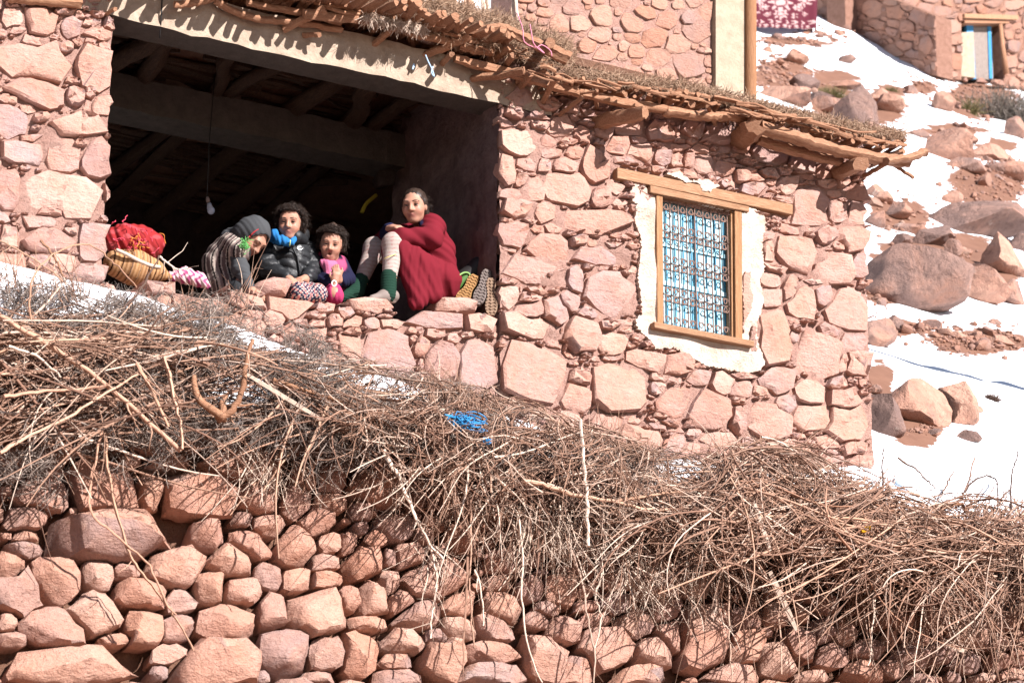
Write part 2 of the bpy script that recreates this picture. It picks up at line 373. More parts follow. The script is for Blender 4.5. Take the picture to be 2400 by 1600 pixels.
def traced(lst, x0, y0, s, rot=0.0, grow=1.07):
    return [[x0+t[0]/s, y0+t[1]/s, t[2]/s/2*grow, t[3]/s/2*grow, t[4] if len(t) > 4 else rot] for t in lst]
# ------------------------------------------------------------------ ground: snowy hillside, bank, and the slope down to the photographer
def hill(x, y):
    x = np.asarray(x, float); y = np.asarray(y, float); b = base_z(np.clip(x, -6, 6))
    up = np.where(y < 15, 0.65*y, 0.65*15+0.70*(y-15))
    bank = b+np.maximum(y, BANK_Y)*BANK_H/(-BANK_Y)
    low = np.where(y < -1.75, -3.3+(y+1.75)*0.27, -3.3)
    low = np.maximum(low, -6.4+(y+14)*0.1)
    h = np.where(y > 0, b+up, np.where(y > -1.22, bank, low))
    inside = (x < 2.25) & (y > 0.05) & (y < 3.4)
    return np.where(inside, np.minimum(h, b-0.05), h)
def ground_noise(P):
    amp = np.where(P[:, 1] > 0.1, np.clip(0.3+(P[:, 1])*0.06, 0.3, 1.0), 0.25)
    return amp*(vnoise(P, 0.55, 3.1)*0.22+vnoise(P, 1.7, 9.2)*0.10)+vnoise(P, 5.0, 1.3)*0.03
def on_hill_many(px, py):
    r = ray(px, py); t = np.concatenate([np.arange(13, 40, 0.2), np.arange(40, 150, 0.6)]); P = CAM+r[:, None]*t[None, :, None]
    below = (P[..., 1] > -0.2) & (P[..., 2] < hill(P[..., 0], P[..., 1])); k = np.where(below.any(1), below.argmax(1), len(t)-1); hi_ = t[k]; lo_ = t[np.maximum(k-1, 0)]
    for _ in range(9):
        m = (lo_+hi_)/2; p = CAM+r*m[:, None]; bl = (p[:, 1] > -0.2) & (p[:, 2] < hill(p[:, 0], p[:, 1])); hi_ = np.where(bl, m, hi_); lo_ = np.where(bl, lo_, m)
    P = CAM+r*hi_[:, None]; P[:, 2] += ground_noise(P); return P
def on_hill(px, py): return on_hill_many(np.array([float(px)]), np.array([float(py)]))[0]
SOIL = [  # bare rubble patches on the slope: pixel centre, half sizes
 (1830, 175, 65, 40), (1870, 95, 100, 14), (2300, 235, 90, 45), (2310, 430, 100, 50), (2295, 800, 125, 30), (2150, 770, 45, 12), (2110, 505, 70, 42),
 (2230, 303, 90, 14), (2165, 205, 32, 16), (1955, 190, 60, 30), (2200, 610, 60, 20), (2085, 220, 28, 30), (2150, 1020, 60, 25), (2080, 690, 60, 22),
 (2340, 340, 60, 12), (2150, 130, 30, 12), (2110, 770, 40, 25), (2060, 900, 30, 60), (2200, 590, 150, 45), (2330, 640, 70, 40), (2010, 260, 120, 40), (2130, 985, 90, 35)]
def soil_mask(P):
    u, v = proj(P); m = np.zeros(len(P))
    for cx, cy, a, b in SOIL: m = np.maximum(m, np.exp(-(((u-cx)/a)**2+((v-cy)/b)**2)**1.5*0.7))
    return m
def make_ground():
    xs = np.concatenate([np.linspace(-60, -5, 12), np.arange(-4.5, 4, 0.12), np.arange(4, 16, 0.16), np.arange(16, 50, 0.35), np.linspace(51, 130, 30)])
    ys = np.concatenate([np.linspace(-300, -16, 20), np.arange(-15, -1.8, 0.6), np.array([-1.76, -1.74, -1.6, -1.45, -1.3, -1.225, -1.215]), np.arange(-1.15, 9, 0.12), np.arange(9, 22, 0.2), np.arange(22, 60, 0.45), np.linspace(61, 160, 40)])
    X, Y = np.meshgrid(xs, ys, indexing='ij'); Z = hill(X, Y)
    P = np.stack([X, Y, Z], -1).reshape(-1, 3)
    P[:, 2] += ground_noise(P)
    nx, ny = len(xs), len(ys); idx = np.arange(nx*ny).reshape(nx, ny)
    F = np.stack([idx[:-1, :-1], idx[1:, :-1], idx[1:, 1:], idx[:-1, 1:]], -1).reshape(-1, 4)
    m = soil_mask(P); m = np.where(P[:, 1] < -1.218, 1.0, m)
    u, v = proj(P)                                  # bare earth under the brush, its shade painted dark, snow near the house and in the gap by the stump
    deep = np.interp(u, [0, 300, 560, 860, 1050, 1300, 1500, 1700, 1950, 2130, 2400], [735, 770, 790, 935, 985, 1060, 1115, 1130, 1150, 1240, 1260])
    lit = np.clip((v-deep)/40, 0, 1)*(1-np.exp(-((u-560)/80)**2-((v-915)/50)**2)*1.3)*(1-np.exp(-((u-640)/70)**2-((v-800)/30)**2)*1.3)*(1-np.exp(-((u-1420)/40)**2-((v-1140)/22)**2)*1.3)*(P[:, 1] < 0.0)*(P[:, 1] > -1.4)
    m = np.maximum(m, np.clip(lit, 0, 1)); brush_shade = np.clip(lit, 0, 1)
    o = obj('ground', P, F, M['snow'], None, (0, 0, 0), True, None, np.stack([m, brush_shade, m], 1))
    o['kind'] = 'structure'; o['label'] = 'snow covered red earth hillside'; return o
make_ground()

# ------------------------------------------------------------------ the stone house
XJ, XL, XC = -0.09, -2.235, 2.30               # right jamb, left jamb, right-hand corner
Zt = 1.30                                      # underside of the front beam
house = empty('stone_house', (0, 0.2, -0.3), 'red sandstone rubble house with an open loggia and a brushwood roof', 'house')
def wall_grid(name, x0, x1, z0, z1, mat, parent, y=0.0, step=0.034, amp=0.02, thick=0.42, hole=None, top=None):
    xs = np.linspace(x0, x1, int((x1-x0)/step)+2); zs = np.linspace(z0, z1, int((z1-z0)/step)+2)
    X, Z = np.meshgrid(xs, zs, indexing='ij'); P = np.stack([X, np.full_like(X, y-0.002), Z], -1).reshape(-1, 3)
    P[:, 1] += amp*(vnoise(P, 9, 2.0)+0.8*vnoise(P, 23, 5.0))
    nx, nz = X.shape; n = nx*nz; idx = np.arange(n).reshape(nx, nz); F = []
    for i in range(nx-1):
        for j in range(nz-1):
            xc, zc = (xs[i]+xs[i+1])/2, (zs[j]+zs[j+1])/2
            if hole and hole[0] < xc < hole[1] and hole[2] < zc < hole[3]: continue
            if top and zc > top(xc): continue
            F.append((idx[i, j], idx[i+1, j], idx[i+1, j+1], idx[i, j+1]))
    V = P.tolist()
    b = len(V)                                  # the body of the wall behind the face
    if hole is None and top is None:
        V += [(x0, y+thick, z0), (x1, y+thick, z0), (x1, y+thick, z1), (x0, y+thick, z1)]
        F.append((b+3, b+2, b+1, b))
        F += [tuple(idx[i, 0] for i in range(nx))[::-1]+(b, b+1), tuple(idx[i, -1] for i in range(nx))+(b+2, b+3)]
        F += [tuple(idx[0, j] for j in range(nz))+(b+3, b), tuple(idx[-1, j] for j in range(nz))[::-1]+(b+1, b+2)]
    return obj(name, V, F, mat, parent, None, True, 60)
def yplane(Y=0.0): return lambda px, py: on_y(px, py, Y)
OUTY = np.array([0, -1.0, 0])

# --- the pier left of the opening
pier = wall_grid('pier_wall', -3.6, XL-0.012, -0.5, 1.42, M['mud'], house)
PIER = traced([(265, 160, 190, 180), (480, 200, 130, 130), (80, 140, 150, 130), (755, 175, 100, 120), (685, 245, 255, 90, .12), (620, 170, 130, 60), (230, 430, 490, 270, .12), (650, 480, 270, 300, .1),
 (220, 290, 190, 80, .2), (440, 340, 110, 80), (500, 565, 130, 50, .1), (240, 640, 330, 200, .25), (510, 670, 120, 120), (700, 740, 150, 130), (610, 650, 80, 110), (595, 745, 50, 110), (620, 290, 90, 50, .1), (730, 330, 120, 60, .3),
 (60, 690, 130, 60, .1), (80, 850, 230, 220), (545, 870, 430, 140), (150, 1060, 300, 150), (430, 1085, 210, 230, .2), (660, 1100, 200, 280), (50, 1320, 150, 290), (430, 1350, 570, 300, .1), (735, 1330, 70, 150), (330, 1460, 230, 70, .1), (280, 1540, 280, 100),
 (180, 760, 120, 70), (550, 1000, 160, 50), (200, 960, 200, 50, .1), (120, 210, 160, 50)], 0, 0, 2.94)
PIER += traced([(320, 80, 350, 190, .1), (60, 75, 130, 140), (640, 120, 190, 260), (80, 245, 190, 120), (620, 310, 200, 110, .1), (430, 240, 180, 110, .2), (250, 240, 150, 70, .1), (470, 30, 120, 50), (210, 330, 180, 40)], 0, 533, 2.94)
def in_pier(x, y): return (x > -170) & (x < 262-(y-60)*0.024+4*np.sin(y*0.11)+3*np.sin(y*0.37)) & (y > -60) & (y < 690+(x-243)*0.2)
A = pack(PIER, in_pier, (-160, -50, 262, 680), (26, 16, 10, 7), (260, 800, 1300, 1000), seed=11)
lay_stones(A, outlines(A, in_pier, gap=1.0, limit=1.45), yplane(), OUTY, M['stone'], pier, seed=12)

# --- the long wall right of the opening, with the window
WIN = dict(tl=(1529.5, 458), tr=(1731, 503), br=(1732, 801), bl=(1530, 764.6))
w0 = on_y(*WIN['bl']); w1 = on_y(*WIN['tr']); HOLE = (w0[0]+0.02, w1[0]-0.02, w0[2]+0.02, w1[2]-0.03)
front = wall_grid('front_wall', XJ+0.012, XC-0.012, -0.62, 1.62, M['mud'], house, hole=HOLE)
FRONT = traced([(1165, 60, 180, 150), (1430, 155, 260, 190, .2), (1760, 195, 370, 120, .05), (1295, 300, 420, 160, .2), (1600, 370, 90, 200), (1850, 450, 330, 310), (1135, 480, 120, 140, .5), (1290, 585, 170, 100), (1480, 590, 160, 180, .4), (1570, 510, 130, 150),
 (1280, 690, 410, 140, .12), (1655, 745, 225, 215), (1860, 800, 170, 140), (1310, 1010, 440, 370, .35), (1610, 1180, 200, 190, .3), (1905, 1110, 370, 320), (1630, 1040, 150, 110, .2), (2080, 920, 270, 120, .12), (2310, 950, 180, 140), (2165, 1110, 100, 80), (2280, 1210, 190, 200, .4),
 (1550, 1330, 180, 130, .2), (2040, 1470, 250, 160, .3), (1810, 1350, 200, 110, .1), (2300, 1500, 160, 120), (1830, 680, 150, 50, .1), (1690, 590, 120, 70, .4), (1280, 490, 110, 60, .2), (1420, 330, 60, 60), (1620, 105, 110, 70), (1720, 115, 60, 60), (1870, 130, 130, 40, .1), (1690, 275, 90, 40), (1800, 285, 70, 40), (1880, 285, 60, 50), (1950, 320, 70, 50)], 800, 533, 2.94)
FRONT += traced([(760, 185, 250, 230), (590, 165, 60, 150), (980, 70, 140, 120, .5), (1160, 90, 220, 180, .2), (1020, 290, 240, 190, .15), (1215, 260, 100, 180), (590, 370, 150, 100, .2), (600, 490, 140, 140), (735, 420, 90, 160), (825, 520, 200, 210, .2), (960, 470, 130, 140), (1130, 580, 270, 280, .1), (615, 750, 200, 380, -.03), (920, 860, 290, 280, .2), (1180, 790, 200, 120, .1), (1000, 720, 150, 90, .2), (1200, 940, 150, 160),
 (640, 1070, 190, 200, .3), (860, 1150, 210, 150, .15), (1100, 1200, 240, 150, .3), (1060, 1080, 120, 80), (260, 1090, 150, 180, .5), (110, 1040, 130, 100), (390, 1120, 140, 100), (540, 1130, 120, 70), (690, 1220, 150, 150, .4), (180, 1260, 240, 270, .4), (380, 1330, 90, 190), (570, 1340, 260, 280, .1), (880, 1310, 270, 170), (1130, 1340, 300, 260), (230, 1460, 240, 90, .1), (990, 1480, 150, 90), (70, 1420, 110, 60), (680, 1500, 120, 90), (450, 1480, 80, 80), (540, 1500, 80, 80), (40, 1530, 150, 110), (800, 1540, 130, 80), (1180, 1520, 150, 80), (640, 290, 180, 50, .2), (900, 380, 140, 40, .1), (760, 760, 70, 80), (1060, 130, 130, 60, .3)], 1600, 533, 2.94)
FRONT += traced([(1225, 990, 240, 190, .1), (1370, 860, 120, 60), (1510, 890, 140, 150), (1640, 930, 90, 110), (1130, 1170, 120, 220), (1270, 1130, 150, 80), (1390, 1150, 100, 80, .3), (1440, 1060, 140, 70, .2), (1525, 1150, 170, 120, .3), (1600, 1060, 110, 80), (1745, 1160, 200, 210, .3), (1550, 1300, 320, 220, .3), (1330, 1310, 140, 150), (1770, 1370, 130, 150, .4), (1170, 1340, 180, 80), (1200, 1440, 240, 120, .15), (1400, 1470, 140, 130), (1740, 1525, 560, 130, .03),
 (1900, 1000, 140, 140, .3), (2050, 1050, 160, 120, .2), (2030, 970, 130, 50, .2), (2200, 1100, 110, 100), (2310, 1110, 100, 100), (1930, 1110, 280, 50, .1), (1870, 1290, 120, 80, .2), (1340, 810, 180, 50, .2), (1180, 790, 120, 50, .2), (1420, 985, 110, 80, .2), (1560, 975, 140, 50, .2), (1230, 1250, 80, 90), (1800, 900, 120, 130), (1960, 890, 200, 120, .1), (2180, 920, 160, 130)], 800, 0, 2.94)
FRONT += traced([(860, 1430, 240, 260, .1), (1060, 1470, 140, 130), (1190, 1480, 130, 160), (1190, 1335, 160, 90, .2), (710, 1290, 110, 120), (440, 1220, 180, 80, .15), (270, 1170, 120, 90), (140, 1130, 110, 120), (590, 1200, 120, 60, .3), (680, 1390, 160, 60, .12), (480, 1310, 130, 100, .2), (590, 1060, 280, 130, .2), (820, 1120, 180, 140, .2), (230, 920, 220, 150, .1), (20, 1110, 100, 90), (70, 900, 150, 120), (390, 1000, 130, 120), (980, 1170, 120, 100), (1090, 1260, 80, 70), (560, 1370, 90, 50)], 1600, 0, 2.94)
PL = [(140, 118), (235, 190), (262, 235), (130, 430), (165, 530), (160, 700), (148, 850), (165, 960), (180, 1080), (130, 1120), (140, 1190), (230, 1260), (270, 1330), (400, 1320), (520, 1380), (640, 1450), (800, 1478), (930, 1500), (1010, 1470), (1035, 1430), (1005, 1300), (1020, 1100), (1030, 980), (1010, 850), (1025, 700), (1035, 520), (1045, 400), (920, 335)]
PLp = np.array([(1440+x/3.016, 380+y/3.016) for x, y in PL])
def in_poly(x, y, P):
    x = np.asarray(x, float); y = np.asarray(y, float); r = np.zeros(x.shape, bool); j = len(P)-1
    for i in range(len(P)):
        xi, yi = P[i]; xj, yj = P[j]
        c = ((yi > y) != (yj > y)) & (x < (xj-xi)*(y-yi)/(yj-yi+1e-9)+xi); r ^= c; j = i
    return r
WOOD = [(1425, 388), (1440, 388), (1852, 486), (1852, 516), (1740, 492), (1740, 510), (1512, 460), (1512, 432), (1425, 416)]
def in_front(x, y):
    edge = 1166+2.5*np.sin(y*0.09)+1.5*np.sin(y*0.31); right = 2030+(y-440)*0.011+4*np.sin(y*0.07)+4*np.sin(y*0.23)
    return (x > edge) & (x < right) & (y > 165+(x-1168)*0.2) & (y < 1035+(x-1168)*0.13) & ~in_poly(x, y, PLp) & ~in_poly(x, y, WOOD)
FRONT = [s for s in FRONT if bool(in_front(np.array(s[0]), np.array(s[1])))]
A = pack(FRONT, in_front, (1160, 160, 2040, 1150), (30, 19, 12, 7.5), (600, 2400, 3600, 3600), seed=21)
lay_stones(A, outlines(A, in_front, gap=1.0, limit=1.45), yplane(), OUTY, M['stone'], front, seed=22)

# --- the parapet under the opening
SILL = np.array([(232, 652), (520, 676), (700, 706), (940, 728), (1170, 740)], float)
def sill_y(x): return np.interp(x, SILL[:, 0], SILL[:, 1])
sx = np.array([on_y(*p)[0] for p in SILL]); sz = np.array([on_y(*p)[2] for p in SILL])
def sill_z(x): return np.interp(x, sx, sz)
para = wall_grid('parapet_wall', XL-0.02, XJ+0.02, -0.75, 0.24, M['mud'], house, y=0.012, top=lambda x: sill_z(x)-0.045)
PARA = traced([(1120, 410, 790, 95, .125), (1125, 510, 95, 70), (1250, 515, 125, 90), (1410, 560, 280, 150, .0), (1690, 520, 310, 90, .25), (1980, 545, 260, 150, .15), (1880, 620, 150, 100, .1), (2170, 615, 140, 60), (2260, 500, 165, 65), (2235, 565, 110, 70), (2170, 670, 130, 60, .1), (2185, 735, 120, 90), (2060, 670, 110, 60), (2010, 730, 120, 120), (2300, 640, 100, 90), (1720, 700, 160, 120), (1560, 660, 160, 100), (900, 480, 160, 60), (1750, 590, 120, 70, .3)], 0, 533, 2.94)
PARA += traced([(925, 965, 260, 390), (690, 940, 220, 310, .1), (310, 890, 330, 330), (60, 850, 130, 210), (540, 820, 110, 130), (610, 640, 450, 140, .12), (950, 655, 205, 140), (190, 545, 350, 110, .1), (350, 665, 180, 60, .1), (220, 665, 90, 70), (640, 735, 165, 75, .15), (760, 770, 100, 70), (850, 745, 110, 45), (500, 715, 110, 60), (480, 780, 70, 70), (20, 600, 90, 90), (60, 660, 110, 70)], 800, 533, 2.94)
def in_para(x, y): return (x > 236) & (x < 1163+4*np.sin(y*0.1)) & (y > sill_y(x)-2) & (y < 790+(x-240)*0.26)
PARA = [s for s in PARA if bool(in_para(np.array(s[0]), np.array(s[1])))]
A = pack(PARA, in_para, (236, 650, 1165, 1030), (26, 16, 10, 7), (400, 1300, 1800, 1400), seed=31)
lay_stones(A, outlines(A, in_para, gap=1.0, limit=1.45), yplane(), OUTY, M['stone'], para, seed=32, back=0.3)

# --- rest of the shell: ends, back, floor, jamb reveal
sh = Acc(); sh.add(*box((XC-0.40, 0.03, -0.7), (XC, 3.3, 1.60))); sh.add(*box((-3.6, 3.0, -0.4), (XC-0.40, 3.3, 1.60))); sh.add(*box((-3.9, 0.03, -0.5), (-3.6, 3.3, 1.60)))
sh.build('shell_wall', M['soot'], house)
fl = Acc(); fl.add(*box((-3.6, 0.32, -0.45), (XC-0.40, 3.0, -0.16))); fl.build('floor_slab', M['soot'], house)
pb = Acc(); pb.add(*box((XL-0.02, 0.03, -0.6), (XJ, 0.40, -0.16))); pb.build('parapet_core', M['mud'], house)
def jamb():
    ys = np.linspace(0.0, 1.15, 40); zs = np.linspace(-0.3, 1.62, 64); Y, Z = np.meshgrid(ys, zs, indexing='ij')
    P = np.stack([np.full_like(Y, XJ), Y, Z], -1).reshape(-1, 3)
    P[:, 0] += 0.018*vnoise(P, 6, 8.0)+0.012*vnoise(P, 17, 3.0)-0.015*np.clip((P[:, 1]-0.05)*20, 0, 1)
    idx = np.arange(len(P)).reshape(40, 64); F = np.stack([idx[:-1, :-1], idx[1:, :-1], idx[1:, 1:], idx[:-1, 1:]], -1).reshape(-1, 4)
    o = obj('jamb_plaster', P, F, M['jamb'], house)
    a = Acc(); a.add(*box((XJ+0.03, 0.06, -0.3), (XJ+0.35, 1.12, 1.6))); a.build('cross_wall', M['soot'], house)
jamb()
cb = traced([(0, 0, 120, 110)], 905, 418, 2.94)
V, F, C = round_stone(outlines(np.array(cb, float), lambda x, y: np.ones(np.shape(x), bool))[0], yplane(1.0), OUTY, rng, 0.5, 0.1)
obj('corbel_stone', V, F, M['soot'], house, C, True, 40)

# --- the loose-stone retaining wall in front
ret = empty('retaining_wall', (0, BANK_Y, -3.0), 'dry stone retaining wall of rounded red field stones under the brushwood', 'wall')
to_face = lambda px, py: on_plane(px, py, FACE_P, FACE_N)
RET = traced([(730, 210, 480, 390, .1), (1030, 260, 180, 290, -.2), (1340, 275, 530, 340, .15), (1690, 95, 700, 190, .1), (290, 290, 380, 190, .1), (170, 445, 280, 150), (190, 562, 200, 75), (170, 658, 250, 115), (800, 560, 970, 320, -.05), (1420, 575, 260, 260), (1760, 310, 290, 210), (2040, 340, 190, 230), (2080, 150, 210, 190, .3), (2260, 180, 180, 220), (1655, 445, 140, 110), (1855, 500, 250, 170), (1720, 620, 320, 220, .2), (2025, 640, 260, 290), (2165, 470, 250, 200, -.2), (2270, 610, 160, 150), (1580, 725, 320, 260, .2), (1190, 780, 390, 270, -.1),
 (660, 840, 260, 200, .3), (380, 890, 400, 330, .2), (150, 960, 320, 330, -.3), (70, 770, 190, 190), (860, 810, 180, 100), (960, 970, 400, 210, .2), (1430, 920, 230, 270), (1660, 950, 260, 200, .1), (1840, 835, 200, 210), (2030, 870, 210, 170), (2240, 740, 210, 130), (2250, 850, 200, 110, -.1), (1240, 1010, 270, 170, -.1), (630, 1110, 420, 310, .2), (370, 1200, 470, 250, .3), (980, 1200, 270, 290, .3), (1210, 1200, 230, 210), (1570, 1160, 460, 280), (1860, 1100, 200, 290, .1), (2150, 1110, 400, 320, .2), (1930, 1360, 380, 340), (1480, 1440, 620, 350, -.1), (2250, 1370, 250, 260), (510, 1455, 1030, 250, .0), (1170, 1375, 300, 140, -.15), (1090, 1500, 130, 100), (80, 1275, 210, 110), (50, 1150, 120, 130), (790, 1275, 260, 95, -.1), (2200, 1530, 300, 80), (1810, 1520, 110, 90), (1150, 60, 370, 110), (880, 50, 160, 110), (2260, 340, 180, 140)], 0, 1066, 2.936)
RET += traced([(240, 240, 340, 250), (130, 390, 130, 130), (370, 500, 260, 190, .3), (240, 580, 140, 110), (40, 620, 100, 160), (150, 760, 300, 210, -.2), (340, 720, 110, 130), (460, 700, 240, 160, -.2), (325, 870, 130, 220, -.1), (210, 980, 190, 270), (50, 1000, 130, 180), (400, 1020, 190, 180, -.5), (620, 880, 400, 240, .2), (510, 1110, 310, 190), (190, 1170, 290, 120, .1), (410, 1290, 340, 180), (120, 1380, 270, 350), (380, 1430, 340, 130, -.05), (690, 1410, 300, 300, -.3), (650, 1260, 170, 130), (800, 1200, 240, 150, .2), (780, 1030, 190, 160), (1060, 880, 180, 120), (1110, 1070, 280, 210, .3), (1050, 1210, 280, 190, .2), (1060, 1370, 430, 170), (1300, 940, 170, 180), (1490, 940, 220, 220), (1410, 1060, 200, 100, .3), (1670, 1050, 170, 90), (1720, 1140, 280, 110), (1510, 1220, 240, 230), (1330, 1150, 200, 110, .2), (1400, 1400, 350, 320, .2), (1810, 1350, 400, 320, .3), (1600, 1470, 220, 220), (2010, 1160, 260, 270, -.4), (1900, 1040, 220, 170), (1930, 860, 260, 190, -.5), (2140, 920, 330, 200, .1), (2220, 1080, 220, 190), (2140, 1370, 310, 240, .3), (2270, 1250, 250, 300, -.4), (2050, 1520, 500, 140), (1030, 1510, 500, 150), (400, 1530, 480, 130), (1950, 700, 200, 160), (2100, 760, 240, 120), (1660, 940, 120, 100)], 800, 1066, 2.936)
RET += traced([(100, 1250, 300, 470), (420, 1130, 180, 160), (620, 1110, 150, 160), (430, 1330, 210, 220), (640, 1430, 260, 240), (820, 1300, 220, 230), (940, 1230, 150, 180), (1020, 1380, 210, 170), (1110, 1250, 150, 170), (350, 1520, 420, 130), (900, 1530, 300, 80), (1260, 1340, 250, 140), (1270, 1500, 320, 160), (1420, 1480, 200, 130), (1560, 1400, 200, 160), (1640, 1260, 150, 100), (1800, 1370, 200, 130), (1950, 1430, 230, 140, .2), (2180, 1430, 150, 120), (2310, 1390, 120, 120), (1860, 1530, 100, 80), (2070, 1540, 180, 70), (2260, 1510, 170, 90), (2100, 860, 220, 120)], 1600, 1066, 2.936)
edge_u, edge_v = proj(np.stack([np.linspace(-4, 4, 30), np.full(30, BANK_Y), base_z(np.linspace(-4, 4, 30))-BANK_H], 1))
def in_ret(x, y): return (x > -60) & (x < 2460) & (y < 1720) & (y > np.interp(x, edge_u, edge_v)+6)
RET = [s for s in RET if bool(in_ret(np.array(s[0]), np.array(s[1]-s[3]*0.5)))]
RA = pack(RET, in_ret, (-60, 800, 2460, 1720), (46, 30, 18, 11), (900, 1600, 2400, 2400), slope=0.08, flat=(0.55, 0.95), seed=41)
lay_stones(RA, outlines(RA, in_ret, K=18, gap=1.4, limit=1.12), to_face, FACE_N, M['rock'], ret, kind='round', seed=42, sharp=33, depth=1.05, facets=9)
def core():
    us = np.linspace(-200, 2700, 90); vs = np.linspace(0, 1, 40); V = []
    for u in us:
        v0 = np.interp(u, edge_u, edge_v)+14
        for t in vs: V.append(on_plane(u, v0+(1800-v0)*t, FACE_P, FACE_N)-FACE_N*0.10)
    V = np.array(V); V -= FACE_N*(0.05*vnoise(V, 8)[:, None]); idx = np.arange(len(V)).reshape(90, 40)
    F = np.stack([idx[:-1, :-1], idx[1:, :-1], idx[1:, 1:], idx[:-1, 1:]], -1).reshape(-1, 4)
    obj('earth_core', V, F, M['earth'], ret)
core()
# ------------------------------------------------------------------ beams, roof, ceiling
def z2(x, y): return (800+x/2.94, y/2.94)
def z3(x, y): return (1600+x/2.94, y/2.94)
def z1(x, y): return (x/2.94, y/2.94)
def z4(x, y): return (x/2.94, 533+y/2.94)
def depth_of(P): return (np.asarray(P)-CAM) @ FW
def log_px(name, pts, th, Y, mat, parent, n=None, S=10, wob=0.11, taper=1.0, bulge=None, ends=None):
    Y = np.broadcast_to(np.asarray(Y, float), (len(pts),))
    W = np.array([on_y(p[0], p[1], y) for p, y in zip(pts, Y)])
    return log3(name, W, np.broadcast_to(np.asarray(th, float), (len(pts),))/2*depth_of(W)/FPX, mat, parent, n, S, wob, taper)
def log3(name, W, R, mat, parent, n=None, S=10, wob=0.11, taper=1.0):
    n = n or max(7, 6*len(W)-2); P = resample(W, n); R = np.interp(np.linspace(0, 1, n), np.linspace(0, 1, len(W)), np.broadcast_to(R, (len(W),)))*np.linspace(1, taper, n)
    L = np.linalg.norm(P[-1]-P[0]); P[1:-1] += rng.normal(size=P[1:-1].shape)*min(R.mean()*0.10, L*0.008)
    R = R*(1+rng.normal(size=n)*0.03)
    V, F = tube(P, R, S, wob)
    return obj(name, V, F, mat, parent, P.mean(0), True, 50)
def concrete_beam(name, x0, x1, y0, y1, z0, z1, mat, parent):
    a = Acc(); n = 40; r = np.random.default_rng(3); xs = np.linspace(x0, x1, n); V = []
    for x in xs:
        j = r.normal(size=4)*0.004
        V += [(x, y0+j[0], z0+j[1]), (x, y1, z0), (x, y1, z1), (x, y0+j[2], z1+j[3])]
    F = [(4*i+k, 4*i+(k+1) % 4, 4*i+4+(k+1) % 4, 4*i+4+k) for i in range(n-1) for k in range(4)]+[(3, 2, 1, 0), (4*n-4, 4*n-3, 4*n-2, 4*n-1)]
    a.add(V, F); o = a.build(name, mat, parent, False)
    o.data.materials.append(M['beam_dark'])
    for p in o.data.polygons:                        # underside and back coloured darker to stand in for shade
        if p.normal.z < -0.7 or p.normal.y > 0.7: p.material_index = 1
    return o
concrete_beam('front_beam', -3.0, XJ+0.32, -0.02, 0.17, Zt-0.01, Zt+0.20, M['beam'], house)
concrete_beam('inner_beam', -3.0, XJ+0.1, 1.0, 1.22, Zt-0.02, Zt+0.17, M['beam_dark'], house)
ZR = 1.56                                        # underside of the roof deck
# joists across the room, resting on both beams
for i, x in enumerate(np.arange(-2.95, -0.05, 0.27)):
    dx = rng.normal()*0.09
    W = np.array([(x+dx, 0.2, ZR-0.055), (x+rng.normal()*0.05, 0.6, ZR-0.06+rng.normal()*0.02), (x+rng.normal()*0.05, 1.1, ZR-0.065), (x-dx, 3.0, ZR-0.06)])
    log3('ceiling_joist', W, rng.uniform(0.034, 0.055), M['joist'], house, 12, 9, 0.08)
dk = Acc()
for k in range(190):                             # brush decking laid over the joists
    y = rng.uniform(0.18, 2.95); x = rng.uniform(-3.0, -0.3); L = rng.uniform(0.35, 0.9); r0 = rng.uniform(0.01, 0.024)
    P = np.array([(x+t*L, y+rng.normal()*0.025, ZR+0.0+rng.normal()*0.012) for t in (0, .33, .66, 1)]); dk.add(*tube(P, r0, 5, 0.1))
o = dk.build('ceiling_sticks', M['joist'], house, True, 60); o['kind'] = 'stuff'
a = Acc(); a.add(*box((-3.9, -0.07, ZR+0.03), (XC+0.10, 3.35, ZR+0.075))); slab = a.build('roof_earth', M['earth'], house)
xs_ = -3.9
while xs_ < -0.12:                               # rough decking sticks that carry the eave over the opening
    r_ = rng.uniform(0.010, 0.022); y_ = np.interp(xs_, [-1.6, -0.9, -0.3], [-0.40, -0.31, -0.27])+rng.normal()*0.03; dx_ = rng.normal()*0.03
    log3('deck_stick', np.array([(xs_+dx_, y_, ZR+0.012+rng.normal()*0.006), (xs_+rng.normal()*0.01, y_*0.4, ZR+0.014), (xs_-dx_, 0.2, ZR+0.014)]), r_, M['log'], house, 6, 7, 0.12); xs_ += r_*1.75

# eave: purlins, joist ends, decking sticks, brush and straw
roof = slab
L = lambda pts, th, Y, **k: log_px('eave_log', pts, th, Y, M['log'], house, **k)
L([z2(780, 405), z2(960, 455), z2(1240, 530), z2(1540, 615), z2(1800, 680), z2(2100, 735), z2(2352, 782)], np.array([60, 75, 70, 75, 70, 75, 65])/2.94, [-0.07, -0.08, -0.11, -0.15, -0.17, -0.18, -0.19])
L([z2(2230, 765), z3(150, 800), z3(300, 800), z3(470, 815)], 66/2.94, -0.19)
L([z2(450, 225), z2(600, 255), z2(760, 290)], 52/2.94, -0.12)
L([z2(820, 310), z2(930, 345), z2(1045, 360)], 62/2.94, -0.11)
L([z2(600, 150), z2(780, 185), z2(900, 215), z2(1100, 195), z2(1250, 260), z2(1400, 330), z2(1570, 405)], np.array([60, 45, 45, 60, 70, 80, 95])/2.94, [-0.18, -0.18, -0.18, -0.2, -0.24, -0.28, -0.32])
L([z2(440, -20), z2(540, 75), z2(640, 150)], 55/2.94, -0.22)
L([z2(-260, 95), z2(0, 120), z2(180, 140), z2(380, 175)], 70/2.94, -0.13)
L([z1(1200, 30), z1(1330, 25), z1(1470, -12)], 45/2.94, -0.08)
L([z1(1480, 5), z1(1650, 95), z1(1830, 140), z1(2050, 155), z1(2352, 205)], 55/2.94, -0.06)
